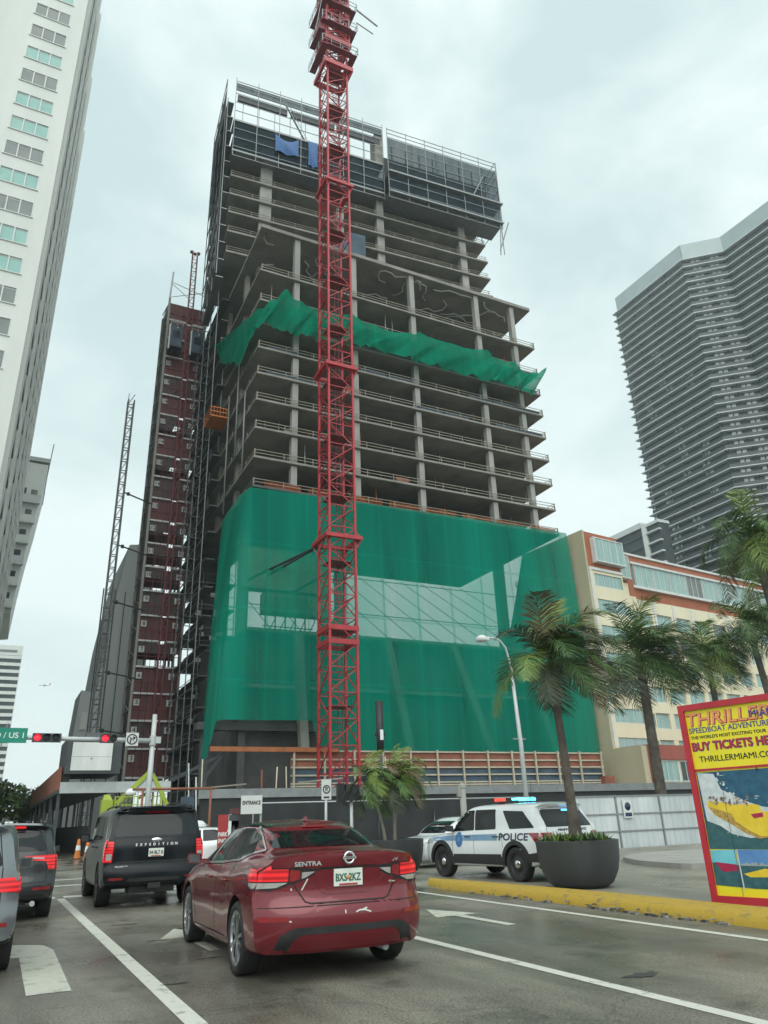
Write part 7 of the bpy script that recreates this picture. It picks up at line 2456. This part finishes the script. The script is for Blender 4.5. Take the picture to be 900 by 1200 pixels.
    b = MB(); x = bpx(848, 930)[0]; b.box(x, x + 0.006, 0.12, zy - 0.04, 0.0125, 0.0135); x = bpx(893, 930)[0]; b.box(x - 0.01, x + 0.01, zy - 0.10, zy - 0.036, 0.0125, 0.016); b.build('panel_joint', M['steel_dark'], p2)
    # lettering
    def line(txt, pl, pr, nvis, h_px, mat, zz, bold, name='lettering', shear=0.0, dz=0.0, ds=0.0):
        a = bpx(*pl); c_ = bpx(*pr)
        w = c_[0] - a[0]
        b = MB()
        text_bm(b, txt, h_px, Matrix.Translation((a[0] + w / 2 + ds, (a[1] + c_[1]) / 2 + dz, zz)), 0.003, bold, fit=w, shear=shear)
        return b.build(name, mat, p1)
    # full words run past the edge of the photograph, so their right ends are extrapolated on the board
    def wide(txt, pl, pr, frac): 
        a = bpx(*pl); c_ = bpx(*pr); return a[0], a[0] + (c_[0] - a[0]) / frac, a[1]
    def put(txt, pl, pr, frac, size, mat, zz, bold, shear=0.0, ds=0.0, dz=0.0):
        x0, x1, z = wide(txt, pl, pr, frac)
        b = MB(); text_bm(b, txt, size, Matrix.Translation(((x0 + x1) / 2 + ds, z + dz, zz)), 0.003, bold, fit=x1 - x0, shear=shear)
        return b.build('lettering', mat, p1)
    zT = 0.0
    put('THRILLER', (805.5, 846), (877, 846), 0.735, 0.31, M['bill_crimson'], 0.003, 0.014, 0.12)
    put('THRILLER', (805.5, 846), (877, 846), 0.735, 0.31, M['bill_orange'], 0.007, 0.003, 0.12, -0.008, 0.006)
    put('MIAMI', (878, 837), (899.5, 837), 0.66, 0.17, M['bill_blue'], 0.011, 0.0025, 0.0)
    put('SPEEDBOAT ADVENTURES', (808, 857.5), (898, 857.5), 0.90, 0.135, M['bill_blue'], 0.003, 0.002)
    put("THE WORLD'S MOST EXCITING TOUR", (810, 865.5), (897, 865.5), 0.97, 0.075, M['black'], 0.003, 0.002)
    put('BUY TICKETS HERE', (812, 876.5), (899, 876.5), 0.83, 0.20, M['bill_blue'], 0.003, 0.012)
    put('BUY TICKETS HERE', (812, 876.5), (899, 876.5), 0.83, 0.20, M['bill_red'], 0.007, 0.005, 0, -0.004, 0.004)
    put('THRILLERMIAMI.COM', (820, 890.5), (898.5, 890.5), 0.84, 0.14, M['black'], 0.003, 0.002)
    b = MB()
    for s_ in (0.15, SW - 0.15): b.box(s_ - 0.05, s_ + 0.05, 0.0, ztl - 0.4, -0.26, -0.145)
    b.build('support_post', M['steel_dark'], r)
billboard()

# ------------------------------------------------------------------ planters and palms
M['planter'] = pm('planter', (0.035, 0.038, 0.04), (0.055, 0.058, 0.06), 1.2, 0.5, bump=0.05, streak=8)
M['soil'] = pm('soil', (0.05, 0.04, 0.03), (0.09, 0.07, 0.05), 8, 0.9, bump=0.5)
M['leaf_dark'] = pm('leaf_dark', (0.038, 0.082, 0.022), (0.082, 0.145, 0.04), 1.6, 0.45, spec=0.4)
M['leaf_mid'] = pm('leaf_mid', (0.065, 0.13, 0.028), (0.12, 0.20, 0.05), 1.6, 0.45, spec=0.4)
M['leaf_light'] = pm('leaf_light', (0.11, 0.17, 0.03), (0.19, 0.25, 0.055), 1.6, 0.45, spec=0.4)
M['leaf_dry'] = pm('leaf_dry', (0.12, 0.085, 0.045), (0.20, 0.15, 0.085), 2.0, 0.6)
M['leaf_grey'] = pm('leaf_grey', (0.04, 0.055, 0.028), (0.07, 0.085, 0.045), 1.6, 0.5)
M['bark'] = pm('bark', (0.055, 0.045, 0.038), (0.13, 0.11, 0.09), 3.0, 0.9, bump=0.6)
M['bark_pale'] = pm('bark_pale', (0.16, 0.145, 0.12), (0.26, 0.24, 0.20), 2.5, 0.85, bump=0.4)
M['shaft'] = pm('shaft', (0.09, 0.12, 0.045), (0.16, 0.19, 0.075), 2.5, 0.5)
LM = [M['leaf_dark'], M['leaf_mid'], M['leaf_light'], M['leaf_dry'], M['leaf_grey']]

def planter(loc, lab, shrub=True):
    r = empty('planter', loc, 0, 0.86, lab, 'planter', 'round dark planters on the drive')
    b = MB(); prof = [(0.001, 0.0), (0.62, 0.0), (0.80, 0.10), (0.95, 0.34), (1.02, 0.62), (1.05, 0.96), (0.98, 0.97), (0.97, 0.84), (0.001, 0.84)]
    prof = [(r_, z_ * 1.13) for r_, z_ in prof]; b.lathe(prof, 56, 'z'); b.build('pot', M['planter'], r, smooth=35)
    b = MB(); b.lathe([(0.97, 0.955), (0.6, 1.0), (0.001, 1.02)], 30, 'z'); b.build('soil', M['soil'], r)
    return r
def tuft(root, n, rad, z, hgt, mats, seed, name='shrub'):
    random.seed(seed)
    b = MB()
    for k in range(n):
        a = random.uniform(0, 6.28); q = rad * math.sqrt(random.random())
        p = Vector((q * math.cos(a), q * math.sin(a), z))
        b.mi = random.choice((0, 0, 1, 1, 2, 3))
        for l in range(14):
            an = random.uniform(0, 6.28); el = random.uniform(0.2, 1.3)
            h = hgt * random.uniform(0.4, 1.0)
            d = Vector((math.cos(an) * math.cos(el), math.sin(an) * math.cos(el), math.sin(el)))
            s_ = Vector((-math.sin(an), math.cos(an), 0)) * 0.022
            m_ = p + d * h * 0.6; e = p + d * h + Vector((0, 0, -0.06 * h))
            b.face([p - s_ * 0.4, p + s_ * 0.4, m_ + s_, m_ - s_]); b.face([m_ - s_, m_ + s_, e])
    return b.build(name, mats, root, normals=False)

def palm(base, h, tr, fl, nf, label, seed, wind=(1, 0, 0), windk=0.35, weights=(5, 4, 1, 1, 2), lean=(0, 0), dense=26, droop=1.0, width=0.045, shaft=0.9, leaf=0.34, flare=1.35, group='palms along the drive', elr=(-0.35, 1.35), dry_right=False, barkm='bark'):
    random.seed(seed)
    r = empty('palm_tree', base, random.uniform(0, 0.01), 1, label, 'palm tree', group)
    top = Vector((lean[0], lean[1], h))
    b = MB()
    n = 54
    pts, rad = [], []
    for i in range(n + 1):
        t = i / n
        p = Vector((lean[0] * t ** 1.5, lean[1] * t ** 1.5, h * t))
        pts.append(p)
        rad.append(tr * (flare + (1 - flare) * min(1, t * 4)) * (1 - 0.28 * t) * (1 + 0.05 * (i % 2)))
    b.tube(pts, rad, 14)
    b.build('trunk', M[barkm], r)
    if shaft:
        b = MB(); b.tube([top - Vector((0, 0, 0.05)), top + Vector((0, 0, shaft * 0.4)), top + Vector((0, 0, shaft))], [tr * 0.80, tr * 0.74, tr * 0.42], 12)
        b.build('crownshaft', M['shaft'], r)
    c = top + Vector((0, 0, shaft * 0.92))
    W = Vector(wind)
    b = MB()
    for k in range(nf):
        az = 2.39996 * k + random.uniform(-0.25, 0.25)
        el = elr[1] + (elr[0] - elr[1]) * ((k + random.random()) / nf) ** 0.85
        L_ = fl * random.uniform(0.82, 1.1)
        d = Vector((math.cos(az) * math.cos(el), math.sin(az) * math.cos(el), math.sin(el)))
        d = (d + W * windk * 0.5).normalized()
        b.mi = random.choices(range(5), weights)[0]
        if el > 1.0 and random.random() < 0.6: b.mi = 2
        if dry_right and d.dot(W) > 0.45 and el < 0.35 and random.random() < 0.7: b.mi = random.choice((3, 4, 4))
        ns = dense
        p = c.copy()
        prevw = None
        step = L_ / ns
        for i in range(ns):
            t = (i + 1) / ns
            d = (d + Vector((0, 0, -1)) * droop * 0.085 * (0.3 + 1.5 * t) * (26 / ns) + W * windk * 0.045 * (26 / ns) * (0.4 + t)).normalized()
            q = p + d * step
            side = d.cross(Vector((0, 0, 1)))
            if side.length < 0.05: side = Vector((1, 0, 0)).cross(d)
            side.normalize()
            upv = side.cross(d)
            rw = 0.018 * fl * (1 - t) * 0.6 + 0.004
            b.face([p - side * rw, p + side * rw, q + side * rw * 0.9, q - side * rw * 0.9])
            if t > 0.10:
                ll = leaf * fl * (math.sin(math.pi * min(1, (t * 0.86 + 0.14))) ** 0.6) * random.uniform(0.8, 1.1)
                if t > 0.9: ll *= 0.7
                for s_ in (-1, 1):
                    for rep in range(2):
                        fwd = 0.55 + 0.5 * t + random.uniform(-0.2, 0.2)
                        ld = (side * s_ + d * fwd + upv * random.uniform(-0.1, 0.35)).normalized()
                        m_ = p.lerp(q, random.random())
                        hw = d * width * 0.5
                        dr_ = Vector((0, 0, -1)) * ll * random.uniform(0.08, 0.22) * droop
                        a1 = m_ + ld * ll * 0.5 + dr_ * 0.25 + W * windk * ll * 0.10
                        a2 = m_ + ld * ll * 0.95 + dr_ * 1.5 + W * windk * ll * 0.35
                        b.face([m_ - hw * 0.7, m_ + hw * 0.7, a1 + hw, a1 - hw]); b.face([a1 - hw, a1 + hw, a2])
            p = q
    b.build('crown', LM, r, normals=False)
    return r

planter((11.72, 14.2, 0), 'large round dark grey planter behind the yellow kerb, holding a palm and low shrubs')
pl = empty('shrub', (11.72, 14.2, 0.86), 0, 1, 'low dark green shrubs filling the large planter around the palm trunk', 'shrub')
tuft(pl, 60, 0.76, 0.0, 0.34, [M['leaf_dark'], M['leaf_mid'], M['leaf_grey'], M['leaf_light']], 7, 'foliage')
planter((10.75, 21.3, 0), 'round dark grey planter half hidden behind the red saloon, holding thin palms')
W_ = (0.88, -0.47, 0)
palm((11.72, 14.2, 0.84), 3.48, 0.115, 2.15, 27, 'palm in the large planter with brown tipped fronds blown to the right', 12, W_, 0.42, (6, 4, 1, 1, 3), (-0.10, 0.05), 40, 0.95, 0.030, 0.62, 0.34, 1.45, elr=(-0.22, 1.45), dry_right=True)
palm((30.4, 29.8, 0), 8.4, 0.30, 4.0, 42, 'tall dark palm with a thick grey trunk behind the pale fence', 5, W_, 0.62, (7, 3, 0.4, 0.3, 3), (0, 0), 30, 0.95, 0.05, 1.0, 0.36, 1.15, dry_right=False)
palm((44.9, 37.5, 0), 11.0, 0.26, 3.9, 30, 'lighter green palm behind the top left corner of the billboard', 8, W_, 0.55, (2, 5, 4, 0, 1), (0, 0), 28, 1.15, 0.055, 0.8, 0.36, 1.1)
palm((46.5, 34.0, 0), 12.4, 0.27, 3.9, 30, 'dark palm close to the right edge, lower of the two there', 3, W_, 0.6, (6, 4, 1, 0.5, 2), (-1.0, 0), 28, 1.15, 0.055, 0.9, 0.36, 1.1)
palm((31.5, 21.8, 0), 12.6, 0.24, 3.3, 32, 'tall palm at the right edge with yellowing fronds against the dark tower', 19, W_, 0.45, (5, 4, 4, 0.6, 1), (-0.6, 0), 28, 1.2, 0.045, 0.8, 0.36, 1.1)
for i, (dx, dy, h_, ln, s_, nf_) in enumerate(((-0.25, 0.0, 1.55, (-0.42, 0.1), 41, 15), (0.02, -0.1, 1.45, (0.0, 0.0), 42, 15), (0.12, 0.12, 1.7, (0.28, 0.1), 43, 16))):
    palm((10.75 + dx, 21.3 + dy, 0.86), h_, 0.045, 1.25, nf_, ('thin stemmed small palm leaning left', 'thin stemmed small palm standing upright', 'thin stemmed small palm leaning right')[i] + ' in the half hidden planter', s_, W_, 0.55, (1, 4, 5, 1.5, 2), ln, 22, 1.25, 0.03, 0.25, 0.36, 1.2, group='small palms in the half hidden planter', elr=(-0.5, 1.4), barkm='bark_pale')

# ------------------------------------------------------------------ broad-leaved trees far left
def broad_tree(base, h, rad, label, seed, n=2600):
    random.seed(seed)
    r = empty('tree', base, 0, 1, label, 'tree')
    b = MB(); b.tube([(0, 0, 0), (0.1, 0, h * 0.3), (0, 0.1, h * 0.55)], [0.35, 0.28, 0.18], 10)
    for k in range(7):
        a = 0.9 * k; b.tube([(0, 0, h * (0.3 + 0.03 * k)), (math.cos(a) * rad * 0.35, math.sin(a) * rad * 0.35, h * 0.6), (math.cos(a) * rad * 0.6, math.sin(a) * rad * 0.6, h * 0.78)], [0.16, 0.09, 0.03], 6)
    b.build('trunk', M['bark'], r)
    b = MB()
    cl = [(Vector((random.gauss(0, 0.42) * rad, random.gauss(0, 0.42) * rad, h * random.uniform(0.42, 0.9))), rad * random.uniform(0.22, 0.4), random.choice((0, 0, 1, 1, 2))) for _ in range(26)]
    for k in range(n):
        c_, cr_, mi = random.choice(cl)
        d = Vector((random.gauss(0, 1), random.gauss(0, 1), random.gauss(0, 1))).normalized()
        p = c_ + d * cr_ * random.uniform(0.6, 1.05)
        s1 = Vector((random.gauss(0, 1), random.gauss(0, 1), random.gauss(0, 1))).normalized() * random.uniform(0.12, 0.26)
        s2 = s1.cross(d).normalized() * random.uniform(0.10, 0.2)
        b.mi = mi if random.random() < 0.8 else random.randint(0, 2)
        b.face([p - s1, p - s2, p + s1, p + s2])
    b.build('crown', [M['leaf_dark'], M['leaf_mid'], M['leaf_grey']], r, normals=False)
broad_tree((0.6, 88, 0), 6.6, 3.2, 'dark bushy street tree at the left edge behind the graphite vehicle', 1)
broad_tree((4.6, 150, 0), 7.4, 3.0, 'small distant tree between the street tree and the covered walkway', 2, 1800)
r = empty('flyover', (2.5, 170, 0), 0, 1, 'low grey overpass beam far down the road', 'bridge')
b = MB(); b.box(-12, 9, 0, 6, 3.4, 5.0); b.build('deck', M['concrete'], r)
b = MB(); b.box(-12, -10.8, 1, 5, 0, 3.4); b.box(7.6, 8.8, 1, 5, 0, 3.4); b.build('pier', M['concrete_dark'], r)

# ------------------------------------------------------------------ airliner
r = empty('airliner', tuple(atY(52, 803, 900)), R(70), 0.33, 'tiny airliner climbing in the pale sky above the street name sign', 'aeroplane')
b = MB(); b.tube([(0, -19, 0.6), (0, -15, 0.3), (0, -4, 0), (0, 15, 0), (0, 18.5, -0.3), (0, 19.5, -0.6)], [0.4, 1.4, 2.0, 2.0, 1.3, 0.2], 14); b.build('fuselage', M['white_paint'], r)
for s_ in (-1, 1):
    b = MB(); b.hexa([(s_ * 1.5, -3, -0.8), (s_ * 17, -8, 0.6), (s_ * 17, -6.6, 0.6), (s_ * 1.5, 4, -0.8), (s_ * 1.5, -3, -0.3), (s_ * 17, -8, 0.75), (s_ * 17, -6.6, 0.75), (s_ * 1.5, 4, -0.3)]); b.build('wing', M['steel_light'], r)
    b = MB(); b.hexa([(s_ * 0.5, -18.5, 1), (s_ * 6, -20, 1.6), (s_ * 6, -18.8, 1.6), (s_ * 0.5, -15.5, 1), (s_ * 0.5, -18.5, 1.3), (s_ * 6, -20, 1.75), (s_ * 6, -18.8, 1.75), (s_ * 0.5, -15.5, 1.3)]); b.build('tailplane', M['steel_light'], r)
    b = MB(); b.tube([(s_ * 5.5, -1, -2), (s_ * 5.5, 3.2, -2)], [0.7, 1.0], 10); b.build('engine', M['steel_grey'], r)
b = MB(); b.hexa([(-0.15, -19, 1.5), (0.15, -19, 1.5), (0.15, -14.5, 1.6), (-0.15, -14.5, 1.6), (-0.1, -20.5, 7), (0.1, -20.5, 7), (0.1, -18, 7), (-0.1, -18, 7)]); b.build('fin', M['bill_red'], r)
# ------------------------------------------------------------------ damp air
HZ = bpy.data.materials.new('haze')
HZ.use_nodes = True
HZ.node_tree.nodes.clear()
_o = N(HZ.node_tree, 'ShaderNodeOutputMaterial')
_v = N(HZ.node_tree, 'ShaderNodeVolumePrincipled')
_v.inputs['Color'].default_value = (0.80, 0.94, 0.94, 1)
_v.inputs['Density'].default_value = 0.0004
_v.inputs['Anisotropy'].default_value = 0.2
HZ.node_tree.links.new(_v.outputs[0], _o.inputs['Volume'])
tag(MB().box(-400, 400, -250, 1000, -1.3, 180).build('haze', HZ), kind='stuff')

# ------------------------------------------------------------------ every separate piece becomes a part of its own
def split_pieces(o, gap):
    me = o.data
    n = len(me.vertices)
    par = list(range(n))
    def find(a):
        while par[a] != a:
            par[a] = par[par[a]]; a = par[a]
        return a
    for e in me.edges:
        a, b_ = find(e.vertices[0]), find(e.vertices[1])
        if a != b_: par[a] = b_
    box = {}
    for v in me.vertices:
        r_ = find(v.index)
        if r_ not in box: box[r_] = [list(v.co), list(v.co)]
        else:
            for i in range(3):
                box[r_][0][i] = min(box[r_][0][i], v.co[i]); box[r_][1][i] = max(box[r_][1][i], v.co[i])
    keys = list(box)
    cl = {k: k for k in keys}
    def fc(a):
        while cl[a] != a: a = cl[a]
        return a
    for i, a in enumerate(keys):
        for b_ in keys[i + 1:]:
            if all(box[a][0][k] - gap <= box[b_][1][k] and box[b_][0][k] - gap <= box[a][1][k] for k in range(3)):
                x, y = fc(a), fc(b_)
                if x != y: cl[x] = y
    groups = sorted({fc(k) for k in keys})
    if len(groups) < 2 or len(groups) > 40: return
    for gi, gk in enumerate(groups):
        bm = bmesh.new(); bm.from_mesh(me)
        bm.verts.ensure_lookup_table()
        kill = [v for v in bm.verts if fc(find(v.index)) != gk]
        bmesh.ops.delete(bm, geom=kill, context='VERTS')
        m2 = bpy.data.meshes.new(o.data.name)
        bm.to_mesh(m2); bm.free()
        for m_ in me.materials: m2.materials.append(m_)
        if gi == 0: first = m2
        else:
            c = o.copy(); c.data = m2; COL.objects.link(c); c.parent = o.parent
    o.data = first
GAPS = {'street_name': 0.10, 'barrier_mesh': 0.05, 'wall_strip': 0.05, 'toe_board': 0.3, 'climbing_platform': 0.05, 'soffit_pipe': 0.05, 'stair_stringer': 0.02, 'panel_seam': 0.05, 'boot_seam': 0.04, 'tailgate_seam': 0.04,
        'model_lettering': 0.08, 'paint_scrape': 0.03, 'tow_hitch': 0.02, 'ground_pier': 0.05, 'entrance_pier': 0.05, 'pier': 0.05, 'partition': 0.05, 'landing_gate': 0.02,
        'unit_number': 0.08, 'tailgate_lettering': 0.08, 'exhaust': 0.03, 'podium_edge': 0.05, 'form_beam': 0.05, 'riser_pipe': 0.05, 'wall_panel': 0.05, 'fin': 0.05,
        'wall_tie': 0.05, 'site_sheet': 0.05, 'top_brace': 0.05, 'tie_bar': 0.1, 'gate_bars': 9, 'support_post': 0.05, 'shoring_post': 0.05, 'floor_band': 0.0, 'landing': 0.02, 'corner_post': 0.05}
for o in list(bpy.data.objects):
    k = o.name.split('.')[0]
    if o.type == 'MESH' and k in GAPS and not o.children: split_pieces(o, GAPS[k])
bpy.context.view_layer.update()
